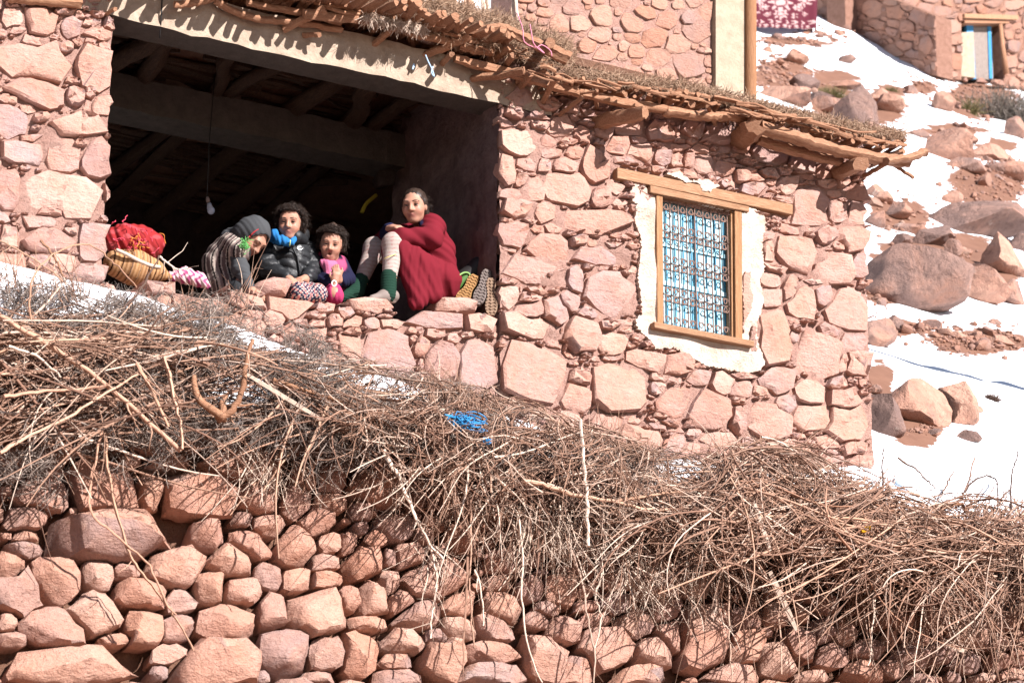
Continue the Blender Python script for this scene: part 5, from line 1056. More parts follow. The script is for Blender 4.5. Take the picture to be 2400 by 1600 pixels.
def mesh_sdf(prims, h, disp=None, pad=0.03):
    lo = np.min([np.minimum(p['a']-p['ra'], p['b']-p['rb']) if p['t'] == 'c' else p['c']-p['r'].max() for p in prims if p['op'] > 0], axis=0)-pad
    hi = np.max([np.maximum(p['a']+p['ra'], p['b']+p['rb']) if p['t'] == 'c' else p['c']+p['r'].max() for p in prims if p['op'] > 0], axis=0)+pad
    B = 8; n = (np.ceil((hi-lo)/h/B).astype(int))*B; nb = n//B
    gc = np.stack(np.meshgrid(*[(np.arange(m)+0.5)*B*h for m in nb], indexing='ij'), -1).reshape(-1, 3)+lo
    dc = sdf(prims, gc); near = np.abs(dc) < B*h*1.15
    D = np.repeat(np.repeat(np.repeat(dc.reshape(nb), B, 0), B, 1), B, 2).astype(np.float32)
    loc = np.stack(np.meshgrid(*[np.arange(B)]*3, indexing='ij'), -1).reshape(-1, 3)
    bi = np.stack(np.unravel_index(np.nonzero(near)[0], nb), -1)*B
    idx = (bi[:, None]+loc[None]).reshape(-1, 3); P = lo+idx*h
    d = sdf(prims, P)
    if disp is not None: d = d+disp(P, d)
    D[idx[:, 0], idx[:, 1], idx[:, 2]] = d
    S = D < 0
    corners = [(i, j, k) for i in (0, 1) for j in (0, 1) for k in (0, 1)]
    sl = lambda A, c: A[c[0]:A.shape[0]-1+c[0], c[1]:A.shape[1]-1+c[1], c[2]:A.shape[2]-1+c[2]]
    cnt = sum(sl(S, c).astype(np.int8) for c in corners); act = (cnt > 0) & (cnt < 8)
    ci = np.argwhere(act); vid = -np.ones(act.shape, np.int64); vid[act] = np.arange(len(ci))
    acc = np.zeros((len(ci), 3)); w = np.zeros(len(ci))
    for a_ in corners:
        for ax in range(3):
            if a_[ax]: continue
            b_ = list(a_); b_[ax] = 1
            da = D[tuple((ci+a_).T)]; db = D[tuple((ci+b_).T)]; m = (da < 0) != (db < 0)
            t = np.where(m, da/np.where(m, da-db, 1), 0); p = np.array(a_)+np.zeros((len(ci), 3)); p[:, ax] += t
            acc += p*m[:, None]; w += m
    V = lo+(ci+acc/np.maximum(w, 1)[:, None])*h
    F = []
    for ax in range(3):
        s0 = [slice(None)]*3; s1 = [slice(None)]*3; s0[ax] = slice(0, -1); s1[ax] = slice(1, None)
        E = np.argwhere(S[tuple(s0)] != S[tuple(s1)]); u, v = [(1, 2), (2, 0), (0, 1)][ax]
        E = E[(E[:, u] > 0) & (E[:, v] > 0) & (E[:, u] < n[u]-1) & (E[:, v] < n[v]-1)]
        eu = np.zeros(3, int); eu[u] = 1; ev = np.zeros(3, int); ev[v] = 1
        q = np.stack([vid[tuple((E-eu-ev).T)], vid[tuple((E-ev).T)], vid[tuple(E.T)], vid[tuple((E-eu).T)]], 1)
        flip = ~S[tuple(E.T)]; q[flip] = q[flip][:, ::-1]; F.append(q[(q >= 0).all(1)])
    return V, np.vstack(F)
def sobj(name, prims, h, mat, parent, pal=None, colf=None, disp=None, origin=None):
    V, F = mesh_sdf(prims, h, disp); C = None
    if pal is not None:
        ds = np.stack([pd(p, V) for p in prims if p['op'] > 0], 1); ids = np.array([p['col'] for p in prims if p['op'] > 0]); w = np.exp(-np.clip(ds-ds.min(1)[:, None], 0, 1)/0.0025)
        C = (w[..., None]*np.array(pal)[ids]).sum(1)/w.sum(1)[:, None]
    if colf is not None: C = colf(V)
    return obj(name, V, F, mat, parent, origin, True, None, C)
def skin_mat():
    n = NT('skin'); c = n.attr(); f = n.noise(60, 4)
    c = n.mix(n.ramp(f, [(0.4, (0, 0, 0)), (0.7, (0.25, 0.25, 0.25))]), c, (0.29, 0.13, 0.085))
    return n.done(c, 0.55, n.bump(f, 0.1, 0.002), Subsurface_Weight=0.12, Subsurface_Radius=(0.01, 0.004, 0.002), spec=0.3)
M['skin'] = skin_mat()
M['hair'] = twig_mat('dark curly hair', [(0, (0.008, 0.006, 0.005)), (0.5, (0.016, 0.010, 0.008)), (1, (0.03, 0.018, 0.013))]); M['hair'].node_tree.nodes['Principled BSDF'].inputs['Roughness'].default_value = 0.45
M['eyew'] = plain('eye white', (0.30, 0.26, 0.24), 0.3); M['iris'] = plain('dark iris', (0.015, 0.008, 0.006), 0.15)
SK = [(0.35, 0.18, 0.125), (0.22, 0.08, 0.066), (0.36, 0.165, 0.115)]      # skin, lips, cheeks
TOC = -np.array([FW[0], FW[1], 0.0])/math.cos(PITCH)                         # level direction to the photographer
ZU = np.array([0, 0, 1.0])
def frame(fwd, up):
    f = np.asarray(fwd, float); f /= np.linalg.norm(f); r = np.cross(f, up); r /= np.linalg.norm(r); return np.array([r, f, np.cross(r, f)])
def head(c, fwd, up, H, open_mouth=0.0):
    """primitives of a head H metres tall (chin to crown), plus eyes and brows as separate shapes"""
    A = frame(fwd, up); s = H/0.225; g = lambda x, y, z: np.asarray(c)+(np.array([x, y, z])*s) @ A
    e = lambda p, r, **k: ell(g(*p), np.array(r)*s, A, **k); cp = lambda a, b, ra, rb=None, **k: cap(g(*a), g(*b), ra*s, (rb or ra)*s, **k)
    pr = [e((0, -0.018, 0.030), (0.074, 0.092, 0.082)), e((0, 0.022, -0.030), (0.060, 0.066, 0.082), k=0.03), e((0, 0.055, -0.092), (0.026, 0.022, 0.020), k=0.03),
          e((0.034, 0.058, -0.036), (0.026, 0.024, 0.026), col=2, k=0.02), e((-0.034, 0.058, -0.036), (0.026, 0.024, 0.026), col=2, k=0.02),
          cp((-0.034, 0.078, 0.020), (0.034, 0.078, 0.020), 0.012, k=0.02),
          e((0.030, 0.100, -0.002), (0.019, 0.016, 0.011), k=0.012, op=-1), e((-0.030, 0.100, -0.002), (0.019, 0.016, 0.011), k=0.012, op=-1),
          cp((0, 0.086, 0.006), (0, 0.104, -0.032), 0.0075, 0.0115, k=0.012), e((0.012, 0.092, -0.034), (0.009, 0.009, 0.007), k=0.008), e((-0.012, 0.092, -0.034), (0.009, 0.009, 0.007), k=0.008),
          e((0.072, -0.008, -0.006), (0.011, 0.020, 0.031), k=0.006), e((-0.072, -0.008, -0.006), (0.011, 0.020, 0.031), k=0.006)]
    om = open_mouth*0.012
    pr += [cp((-0.018, 0.078, -0.061+om), (0, 0.0855, -0.059+om), 0.0058, col=1, k=0.004), cp((0, 0.0855, -0.059+om), (0.018, 0.078, -0.061+om), 0.0058, col=1, k=0.004),
           cp((-0.014, 0.079, -0.070-om), (0.014, 0.079, -0.070-om), 0.0068, col=1, k=0.004)]
    if open_mouth: pr.append(e((0, 0.088, -0.066), (0.014, 0.02, 0.006+om*0.8), k=0.004, op=-1))
    return pr, g, A, s
def face_parts(parent, g, A, s, gaze=(0, 0), closed=False):
    V0_, F0_ = ico(3)
    for sx_ in (1, -1):
        ec = g(sx_*0.030, 0.0715, -0.002)
        e = obj('eye', ec+V0_*0.0142*s, F0_, M['eyew'], parent, None, True)
        dirn = (np.array([0.12*gaze[0], 1.0, 0.1*gaze[1]])) @ A; dirn /= np.linalg.norm(dirn); keep = (V0_ @ dirn) > 0.74
        W2 = ec+V0_*0.0147*s; F2 = [f for f in F0_ if all(keep[i] for i in f)]; u = sorted({i for f in F2 for i in f}); mp = {i: k for k, i in enumerate(u)}
        obj('iris', W2[u], [tuple(mp[i] for i in f) for f in F2], M['iris'], e, None, True)
        loc = V0_ @ A.T                                  # upper lid: a cap of the eyeball
        lim = -0.45 if closed else 0.22; keep = (loc[:, 2] > lim-0.12*np.abs(loc[:, 0])) & (loc[:, 1] > -0.2); W3 = ec+V0_*0.0158*s
        F3 = [f for f in F0_ if all(keep[i] for i in f)]; u = sorted({i for f in F3 for i in f}); mp = {i: k for k, i in enumerate(u)}; obj('eyelid', W3[u], [tuple(mp[i] for i in f) for f in F3], M['lids'], parent, None, True)
        z0 = -0.008 if closed else 0.0025
        P = [g(sx_*0.0455, 0.0775, z0-0.003), g(sx_*0.038, 0.0855, z0), g(sx_*0.030, 0.0880, z0+0.001), g(sx_*0.021, 0.0855, z0), g(sx_*0.016, 0.0815, z0-0.003)]; V, F = tube(resample(P, 9), 0.0022*s, 6); obj('lash_line', V, F, M['lidm'], parent)
        P = [g(sx_*0.043, 0.0785, -0.008), g(sx_*0.030, 0.0845, -0.0115), g(sx_*0.018, 0.0815, -0.008)]; V, F = tube(resample(P, 7), 0.0028*s, 6); obj('lower_lid', V, F, M['lids'], parent)
        P = [g(sx_*0.052, 0.073, 0.017), g(sx_*0.041, 0.0855, 0.0245), g(sx_*0.028, 0.0900, 0.0245), g(sx_*0.013, 0.0905, 0.0205)]; V, F = tube(resample(P, 9), np.linspace(0.0018, 0.0042, 9)*s, 6); obj('eyebrow', V, F, M['hair'], parent)
M['lids'] = plain('lid skin', (0.25, 0.12, 0.08), 0.6)
M['lidm'] = plain('eyelid', (0.10, 0.045, 0.033), 0.6)
def curls(name, g, A, s, n, length, curl, parent, seed, region, rad=0.0011, K=14):
    """curly hair: little spirals rooted on the scalp"""
    r = np.random.default_rng(seed); D = r.normal(size=(n*3, 3)); D /= np.linalg.norm(D, axis=1)[:, None]; D = D[region(D)][:n]; n = len(D)
    root = np.array([g(0, -0.018, 0.030)])+(D*np.array([0.070, 0.088, 0.080])*s) @ A
    dirw = D @ A; L_ = length*r.uniform(0.5, 1.2, n); t = np.linspace(0, 1, K); ph = r.uniform(0, 6.28, n); e1 = np.cross(dirw, r.normal(size=(n, 3))); e1 /= np.linalg.norm(e1, axis=1)[:, None]; e2 = np.cross(dirw, e1)
    fall = np.array([0, 0, -1.0])
    P = root[:, None]+dirw[:, None]*(t[None]*L_[:, None])[..., None]+fall*((t**2)[None]*L_[:, None]*0.5)[..., None]
    a = ph[:, None]+t[None]*curl; rr = (0.004*s+0.004*t)[None]*r.uniform(0.6, 1.4, (n, 1)); P = P+e1[:, None]*(np.cos(a)*rr)[..., None]+e2[:, None]*(np.sin(a)*rr)[..., None]
    V, F = tubes_np(P, np.full((n, K), rad), 3); o = obj(name, V, F, M['hair'], parent, None, True); o['kind'] = 'stuff'; return o
def hand(w, d, nrm, s=1.0, curl=0.7, side=1, spread=1.0):
    """palm and five fingers from wrist w along d; nrm = back of the hand"""
    d = np.asarray(d, float); d /= np.linalg.norm(d); n = np.asarray(nrm, float); n = n-d*(n @ d); n /= np.linalg.norm(n); l = np.cross(d, n)*side; w = np.asarray(w, float)
    pr = [cap(w-d*0.02*s, w+d*0.012*s, 0.018*s, 0.02*s, k=0.012)]
    for q in (-0.017, -0.006, 0.006, 0.017): pr.append(cap(w+d*0.01*s+l*q*0.5*s, w+d*0.052*s+l*q*s, 0.013*s, 0.0105*s, k=0.012))
    for q, L_ in zip((-0.021, -0.0075, 0.0065, 0.020), (0.040, 0.052, 0.055, 0.047)):
        a = w+d*0.055*s+l*q*spread*s; ang = curl*0.5; d1 = d*math.cos(ang)-n*math.sin(ang)+l*q*2.0*spread; b = a+d1*L_*0.5*s; ang = curl*1.35; d2 = d*math.cos(ang)-n*math.sin(ang); c = b+d2*L_*0.5*s
        pr += [cap(a, b, 0.0072*s, 0.0066*s, k=0.003), cap(b, c, 0.0066*s, 0.0054*s, k=0.003)]
    a = w+d*0.016*s+l*0.018*s; b = a+(d*0.6+l*0.7-n*0.3)*0.028*s; c = b+(d*0.9+l*0.1-n*0.35)*0.024*s
    return pr+[cap(a, b, 0.010*s, 0.008*s, k=0.006), cap(b, c, 0.0078*s, 0.0062*s, k=0.003)]
def fabric(name, rough=0.9, bump=(260, 0.5, 0.003), sheen=0.0): return colmat(name, rough, bump, spec=0.12)
def ZA(x, y, Y): return on_y(450+x/5.6, 440+y/5.6, Y)
def ZB(x, y, Y): return on_y(780+x/4.612, 420+y/4.612, Y)
def ZC(x, y, Y): return on_y(220+x/6.533, 480+y/6.533, Y)
def folds(freq, amp, dirv, seed=0.0, bend=3.0):
    dv = np.asarray(dirv, float)
    def f(P, d):
        ph = P @ dv*freq+bend*np.sin(P @ np.array([3.1, 5.3, 7.7])+seed); return amp*(1.6*(0.5-np.abs(np.sin(ph*0.5))**0.7)*2*(0.6+0.4*np.sin(P @ np.array([9.0, 7.0, 13.0])+seed))+0.5*np.sin(ph*2.3+1.0+P[:, 2]*9))
    return f

# ------------------------------------------------------------------ child in the striped poncho, bent over the sill
def boy():
    p = empty('person', ZA(400, 1330, 0.32), 'child in a striped poncho and dark hood bending over the sill', 'person')
    c = ZA(800, 655, 0.16); fw = RT*0.62+TOC*0.42-ZU*0.95; up = ZU*0.62+RT*0.62+TOC*0.3
    hp, g, A, s = head(c, fw, up, 0.178)
    neck = ZA(590, 720, 0.27)
    body = hp+[cap(g(0, -0.02, -0.05), neck, 0.036, 0.04, k=0.03), cap(ZA(400, 1230, 0.34), ZA(440, 960, 0.33), 0.085, 0.085), cap(ZA(440, 960, 0.33), neck, 0.085, 0.05), cap(ZA(580, 800, 0.22), ZA(640, 1060, 0.13), 0.03, 0.026), cap(ZA(640, 1060, 0.13), ZA(765, 1330, 0.06), 0.026, 0.019), cap(ZA(450, 1290, 0.3), ZA(620, 1330, 0.14), 0.05, 0.045), cap(ZA(620, 1330, 0.14), ZA(600, 1420, 0.2), 0.04, 0.035)]
    body += hand(ZA(770, 1335, 0.055), ZA(880, 1385, 0.03)-ZA(770, 1335, 0.055), ZU+TOC*0.5, 0.85, 0.5, 1)
    b = sobj('body', body, 0.0045, M['skin'], p, SK); face_parts(b, g, A, s, closed=True)
    def stripe(V):
        C = np.zeros((len(V), 3)); q = (V-ZA(400, 1200, 0.3)) @ RT; z = V[:, 2]-ZA(400, 1200, 0.3)[2]
        u = q-0.16*np.clip(z-0.05, 0, 1)-0.5*np.clip(z-0.12, 0, 1)**1.0+0.02*np.sin(z*11)
        ph = u*105+0.6*np.sin(z*20); pal = np.array([(0.018, 0.015, 0.015), (0.40, 0.34, 0.30), (0.10, 0.07, 0.065), (0.40, 0.34, 0.30), (0.018, 0.015, 0.015), (0.36, 0.30, 0.26), (0.17, 0.125, 0.115)])
        wd = np.array([0.9, 0.5, 1.6, 0.35, 0.8, 1.1, 1.2]); ed = np.cumsum(wd); t = np.mod(ph*0.78, ed[-1]); i = np.searchsorted(ed, t); C[:] = pal[np.minimum(i, 6)]; return C
    pon = [cap(ZA(395, 1235, 0.34), ZA(425, 985, 0.33), 0.100, 0.104), cap(ZA(425, 985, 0.33), ZA(540, 720, 0.28), 0.102, 0.066), cap(ZA(545, 745, 0.22), ZA(640, 850, 0.155), 0.056, 0.052, k=0.04), cap(ZA(440, 1260, 0.3), ZA(560, 1330, 0.2), 0.075, 0.06, k=0.04)]
    sobj('poncho', pon, 0.006, fabric('woven poncho wool', 0.95), p, None, stripe, folds(46, 0.0045, RT, 1.0))
    G = [(0.050, 0.052, 0.056)]
    sl = [cap(ZA(585, 790, 0.22), ZA(635, 1060, 0.13), 0.041, 0.038), cap(ZA(635, 1060, 0.13), ZA(755, 1315, 0.065), 0.037, 0.027)]
    M['greyfab'] = fabric('dark grey fleece'); sobj('sleeve', sl, 0.005, M['greyfab'], p, G, None, folds(150, 0.0016, (0.3, 0.2, 1)))
    hood = [ell(g(0, -0.022, 0.030), np.array([0.094, 0.112, 0.104])*s, A), cap(g(0, -0.06, -0.03), ZA(560, 690, 0.28), 0.062, 0.06, k=0.05), cap(ZA(560, 690, 0.28), ZA(470, 640, 0.3), 0.05, 0.03, k=0.04),
            ell(g(0, 0.075, -0.012), np.array([0.070, 0.085, 0.092])*s, A, k=0.012, op=-1)]
    sobj('hood', hood, 0.0045, M['greyfab'], p, G, None, folds(95, 0.0018, RT+ZU*0.4))
    t = np.linspace(0, 2*np.pi, 40); P = np.array([g(0.082*math.cos(a), 0.045-0.012*abs(math.sin(a)), 0.012+0.098*math.sin(a)) for a in t if not (3.9 < a < 5.5)])
    V, F = tube(P, 0.0038, 6); obj('hood_trim', V, F, plain('red trim', (0.30, 0.025, 0.03), 0.8), p)
    cl = Acc(); rr = np.random.default_rng(3)
    for k in range(46):
        q = ZA(690+rr.normal()*22, 740+rr.normal()*30, 0.08+rr.normal()*0.012); cl.add(*tube(resample(q+rr.normal(size=(3, 3))*0.010, 6), 0.0016, 4))
    cl.build('green_frill', plain('green yarn', (0.10, 0.32, 0.09), 0.8), p, True)
    tr = [cap(ZA(450, 1290, 0.30), ZA(640, 1345, 0.14), 0.066, 0.058), cap(ZA(640, 1360, 0.14), ZA(600, 1440, 0.2), 0.045, 0.04)]
    sobj('trousers', tr, 0.006, M['greyfab'], p, [(0.03, 0.032, 0.035)])
boy()

# ------------------------------------------------------------------ child in the black quilted jacket
def jacket_girl():
    p = empty('person', ZA(1290, 1330, 0.36), 'curly haired child in a black quilted jacket and blue hood looking at the camera', 'person')
    c = ZA(1290, 470, 0.26); hp, g, A, s = head(c, TOC-RT*0.08-ZU*0.20, ZU+RT*0.03+TOC*0.15, 0.177)
    body = hp+[cap(g(0, -0.02, -0.06), ZA(1285, 740, 0.33), 0.036, 0.042), cap(ZA(1290, 1240, 0.36), ZA(1285, 800, 0.35), 0.085, 0.075), cap(ZA(1250, 1290, 0.32), ZA(1430, 1385, 0.10), 0.045, 0.038), cap(ZA(1350, 1290, 0.34), ZA(1650, 1390, 0.12), 0.045, 0.036), cap(ZA(1430, 1350, 0.10), ZA(1520, 1500, 0.2), 0.04, 0.035), cap(ZA(1650, 1360, 0.12), ZA(1560, 1500, 0.22), 0.04, 0.035),
              cap(ZA(1010, 800, 0.35), ZA(975, 1050, 0.31), 0.03, 0.027), cap(ZA(975, 1050, 0.31), ZA(1265, 1195, 0.17), 0.027, 0.02), cap(ZA(1545, 815, 0.35), ZA(1610, 1070, 0.31), 0.03, 0.027), cap(ZA(1610, 1070, 0.31), ZA(1480, 1195, 0.17), 0.027, 0.02)]
    body += hand(ZA(1275, 1198, 0.165), ZA(1370, 1270, 0.13)-ZA(1275, 1198, 0.165), ZU+TOC*0.6, 0.8, 0.6, -1)+hand(ZA(1478, 1198, 0.165), ZA(1380, 1205, 0.13)-ZA(1478, 1198, 0.165), ZU+TOC*0.7, 0.8, 0.8, 1)
    b = sobj('body', body, 0.0045, M['skin'], p, SK); face_parts(b, g, A, s)
    def quilt(P, d):
        z = P[:, 2]+0.25*np.abs((P-ZA(1290, 1000, 0.3)) @ RT)*0.4+0.012*np.sin(P @ RT*23); return 0.0085*(1-np.abs(np.sin(np.pi*z/0.045))**0.45)-0.003*vfast(P)
    def vfast(P): return np.sin(P[:, 0]*60+np.sin(P[:, 2]*47)*2)*np.sin(P[:, 2]*71+P[:, 0]*33)
    jk = [cap(ZA(1290, 1215, 0.35), ZA(1285, 950, 0.34), 0.108, 0.104), cap(ZA(1285, 950, 0.34), ZA(1280, 790, 0.34), 0.104, 0.07), cap(ZA(1100, 800, 0.35), ZA(1460, 810, 0.35), 0.052, 0.052, k=0.05),
          cap(ZA(1030, 815, 0.35), ZA(985, 1040, 0.30), 0.052, 0.054, k=0.012), cap(ZA(985, 1040, 0.30), ZA(1235, 1185, 0.19), 0.053, 0.036, k=0.012), cap(ZA(1525, 825, 0.35), ZA(1600, 1055, 0.30), 0.052, 0.054, k=0.012), cap(ZA(1600, 1055, 0.30), ZA(1510, 1190, 0.19), 0.053, 0.036, k=0.012)]
    n = NT('black quilted nylon'); nz = n.noise(55, 4, 0.6); M['nylon'] = n.done((0.013, 0.014, 0.016), 0.5, n.bump(nz, 0.6, 0.006), spec=0.35)
    sobj('jacket', jk, 0.0048, M['nylon'], p, None, None, quilt)
    col_ = [cap(ZA(1000, 655, 0.30), ZA(1090, 600, 0.27), 0.011, 0.014), cap(ZA(1090, 600, 0.27), ZA(1150, 670, 0.22), 0.014, 0.013), cap(ZA(1000, 668, 0.30), ZA(1170, 695, 0.215), 0.014, 0.015), cap(ZA(1170, 695, 0.215), ZA(1290, 720, 0.205), 0.015, 0.010), cap(ZA(1290, 722, 0.205), ZA(1365, 650, 0.235), 0.013, 0.012)]
    sobj('blue_hood', col_, 0.0045, fabric('bright blue fleece'), p, [(0.018, 0.125, 0.32)], None, folds(120, 0.003, RT))
    sobj('collar', [cap(ZA(1370, 640, 0.24), ZA(1450, 690, 0.28), 0.034, 0.03), cap(ZA(1430, 620, 0.33), ZA(1200, 640, 0.40), 0.045, 0.045), cap(ZA(1200, 700, 0.22), ZA(1300, 740, 0.215), 0.02, 0.02)], 0.005, M['nylon'], p)
    V, F = tube([ZA(1290, 690, 0.172), ZA(1285, 730, 0.19), ZA(1280, 765, 0.195)], 0.0032, 6); obj('zip_pull', V, F, plain('lime zip', (0.55, 0.62, 0.12), 0.5), p)
    V, F = tube([ZA(1300, 740, 0.222), ZA(1380, 900, 0.226), ZA(1410, 1060, 0.233), ZA(1415, 1160, 0.235)], 0.005, 6); obj('zip', V, F, M['nylon'], p)
    sw = [(1375, 790), (1400, 815), (1425, 820), (1465, 790), (1430, 803), (1405, 800), (1395, 785)]; f_ = [ZA(x, y, 0.228) for x, y in sw]; bk = [q+np.array([0, 0.02, 0]) for q in f_]; m = len(sw)
    obj('logo', np.array(f_+bk), [tuple(range(m))]+[(i, (i+1) % m, (i+1) % m+m, i+m) for i in range(m)], plain('white print', (0.75, 0.75, 0.75), 0.6), p, None, False)
    q_ = [(1385, 768), (1432, 766), (1434, 782), (1387, 784)]; f_ = [ZA(x, y, 0.229) for x, y in q_]; V, F = hexa(f_, [k+np.array([0, 0.02, 0]) for k in f_]); obj('logo_lettering', V, F, plain('white print small', (0.6, 0.6, 0.6), 0.6), p, None, False)
    def pat(V):
        a = np.sin(V[:, 0]*210+np.sin(V[:, 2]*90)*1.5)*np.sin(V[:, 2]*190+V[:, 1]*60); C = np.where((a > 0.35)[:, None], (0.55, 0.20, 0.18), (0.02, 0.022, 0.05)); a2 = np.sin(V[:, 0]*330+2)*np.sin(V[:, 2]*310); C = np.where((a2 > 0.55)[:, None], (0.55, 0.50, 0.45), C); return C
    sobj('trousers', [cap(ZA(1250, 1300, 0.30), ZA(1430, 1385, 0.09), 0.054, 0.046), cap(ZA(1350, 1300, 0.33), ZA(1650, 1390, 0.11), 0.054, 0.044), cap(ZA(1430, 1385, 0.09), ZA(1520, 1500, 0.2), 0.045, 0.04), cap(ZA(1650, 1390, 0.11), ZA(1560, 1500, 0.22), 0.043, 0.04), cap(ZA(1360, 1290, 0.16), ZA(1460, 1290, 0.15), 0.022, 0.022, k=0.02)], 0.005, fabric('patterned print cotton'), p, None, pat)
    region = lambda D: ~((D[:, 1] > 0.35) & (D[:, 2] < 0.55)) & (D[:, 2] > -0.55)
    sobj('hair', [ell(g(0, -0.03, 0.038), np.array([0.082, 0.095, 0.088])*s, A), ell(g(0, -0.05, -0.01), np.array([0.085, 0.075, 0.075])*s, A, k=0.03), ell(g(0, 0.105, -0.025), np.array([0.064, 0.075, 0.088])*s, A, k=0.02, op=-1)], 0.004, M['hair'], p, None, None, lambda P, d: 0.004*np.sin(P[:, 0]*210+np.sin(P[:, 2]*170))*np.sin(P[:, 2]*190))
    curls('hair_curls', g, A, s, 1900, 0.030, 15, p, 5, region)
    curls('hair_curls', g, A, s, 800, 0.036, 14, p, 6, lambda D: (D[:, 2] > 0.25) & (D[:, 1] < 0.5), 0.0009); curls('hair_wisps', g, A, s, 260, 0.05, 18, p, 15, region, 0.0006)
jacket_girl()

# ------------------------------------------------------------------ small child in pink
def pink_girl():
    p = empty('person', ZA(1850, 1400, 0.34), 'small child in a pink jacket with navy sleeves calling out with open mouth', 'person')
    c = ZA(1826, 752, 0.24); hp, g, A, s = head(c, TOC+RT*0.02-ZU*0.28, ZU+RT*0.12+TOC*0.2, 0.168, 1.0)
    body = hp+[cap(g(0, -0.02, -0.06), ZA(1825, 990, 0.30), 0.034, 0.038), cap(ZA(1850, 1360, 0.35), ZA(1825, 1010, 0.32), 0.07, 0.062), cap(ZA(1690, 990, 0.33), ZA(1690, 1180, 0.28), 0.025, 0.023), cap(ZA(1690, 1180, 0.28), ZA(1850, 1235, 0.15), 0.023, 0.018), cap(ZA(1960, 1010, 0.33), ZA(2040, 1210, 0.28), 0.025, 0.023), cap(ZA(2040, 1210, 0.28), ZA(1930, 1200, 0.15), 0.023, 0.018), cap(ZA(1830, 1380, 0.3), ZA(1870, 1400, 0.12), 0.045, 0.04)]
    body += hand(ZA(1870, 1235, 0.135), ZA(1895, 1130, 0.12)-ZA(1870, 1235, 0.135), TOC+RT*0.2, 0.75, 1.2, -1)+hand(ZA(1925, 1180, 0.14), ZA(1875, 1040, 0.12)-ZA(1925, 1180, 0.14), TOC-RT*0.2, 0.75, 1.1, 1)
    b = sobj('body', body, 0.0045, M['skin'], p, SK); face_parts(b, g, A, s)
    V, F = ico(2); obj('mouth', g(0, 0.066, -0.066)+V*np.array([0.011, 0.011, 0.010])*s, F, plain('mouth inside', (0.10, 0.02, 0.02), 0.5), b)
    PK = [(0.34, 0.055, 0.125), (0.010, 0.010, 0.03), (0.20, 0.012, 0.03)]; M['pinkfab'] = fabric('pink fleece')
    sobj('jacket', [cap(ZA(1845, 1330, 0.34), ZA(1825, 1080, 0.32), 0.085, 0.080, 0), cap(ZA(1825, 1080, 0.32), ZA(1825, 980, 0.32), 0.078, 0.055, 0), cap(ZA(1700, 985, 0.33), ZA(1940, 995, 0.33), 0.036, 0.036, 0, k=0.03),
        cap(ZA(1690, 1010, 0.32), ZA(1685, 1190, 0.27), 0.037, 0.040, 1, k=0.008), cap(ZA(1685, 1190, 0.27), ZA(1840, 1250, 0.16), 0.040, 0.030, 1, k=0.008), cap(ZA(1965, 1020, 0.32), ZA(2040, 1200, 0.27), 0.037, 0.042, 1, k=0.008), cap(ZA(2040, 1200, 0.27), ZA(1950, 1225, 0.165), 0.042, 0.030, 1, k=0.008),
        cap(ZA(1650, 870, 0.32), ZA(1790, 960, 0.26), 0.020, 0.022, 1, k=0.006), cap(ZA(1790, 960, 0.26), ZA(1910, 920, 0.27), 0.020, 0.022, 1, k=0.006), cap(ZA(1620, 860, 0.33), ZA(1680, 890, 0.30), 0.018, 0.018, 2, k=0.006)], 0.0048, M['pinkfab'], p, PK, None, folds(85, 0.003, RT+ZU*0.3))
    sobj('scarf', [cap(ZA(1720, 980, 0.235), ZA(1790, 1030, 0.215), 0.018, 0.02), cap(ZA(1790, 1030, 0.215), ZA(1770, 1150, 0.215), 0.022, 0.018), cap(ZA(1860, 1010, 0.22), ZA(1850, 1120, 0.215), 0.02, 0.016)], 0.0045, fabric('pale pink cloth'), p, [(0.40, 0.105, 0.19)], None, folds(160, 0.002, RT))
    sobj('skirt', [cap(ZA(1830, 1360, 0.25), ZA(1860, 1405, 0.13), 0.048, 0.042), cap(ZA(1860, 1320, 0.15), ZA(1890, 1420, 0.12), 0.018, 0.034)], 0.005, M['pinkfab'], p, [(0.32, 0.03, 0.095)], None, folds(110, 0.003, RT))
    pts = [ZA(1735, 1060, 0.226), ZA(1770, 1050, 0.223), ZA(1790, 1090, 0.223), ZA(1750, 1125, 0.226)]; V, F = hexa(pts, [q+np.array([0, 0.015, 0]) for q in pts]); obj('badge', V, F, plain('pale badge print', (0.45, 0.55, 0.55), 0.7), p, None, False)
    t = np.linspace(0, 2*np.pi, 17); P = np.array([ZA(1865+30*math.cos(a), 1255+36*math.sin(a), 0.108) for a in t]); V, F = tube(P, 0.0035, 6, cap=False); o = obj('bangle', V, F, plain('white plastic ring', (0.7, 0.66, 0.64), 0.3), None, None, True); tag(o, 'white plastic ring held by the small child in pink', 'ring')
    sobj('hair', [ell(g(0, -0.03, 0.036), np.array([0.080, 0.094, 0.084])*s, A), sph(g(0.005, -0.03, 0.125), 0.032*s, k=0.03), ell(g(0, 0.108, -0.02), np.array([0.066, 0.075, 0.085])*s, A, k=0.02, op=-1)], 0.004, M['hair'], p, None, None, lambda P, d: 0.003*np.sin(P[:, 0]*210+np.sin(P[:, 2]*170))*np.sin(P[:, 2]*190))
    region = lambda D: ~((D[:, 1] > 0.3) & (D[:, 2] < 0.6)) & (D[:, 2] > -0.5)
    curls('hair_curls', g, A, s, 1500, 0.024, 13, p, 8, region); curls('hair_curls', g, A, s, 600, 0.05, 16, p, 9, lambda D: (D[:, 2] > 0.55), 0.0009); curls('hair_wisps', g, A, s, 200, 0.04, 15, p, 16, region, 0.0006)
pink_girl()

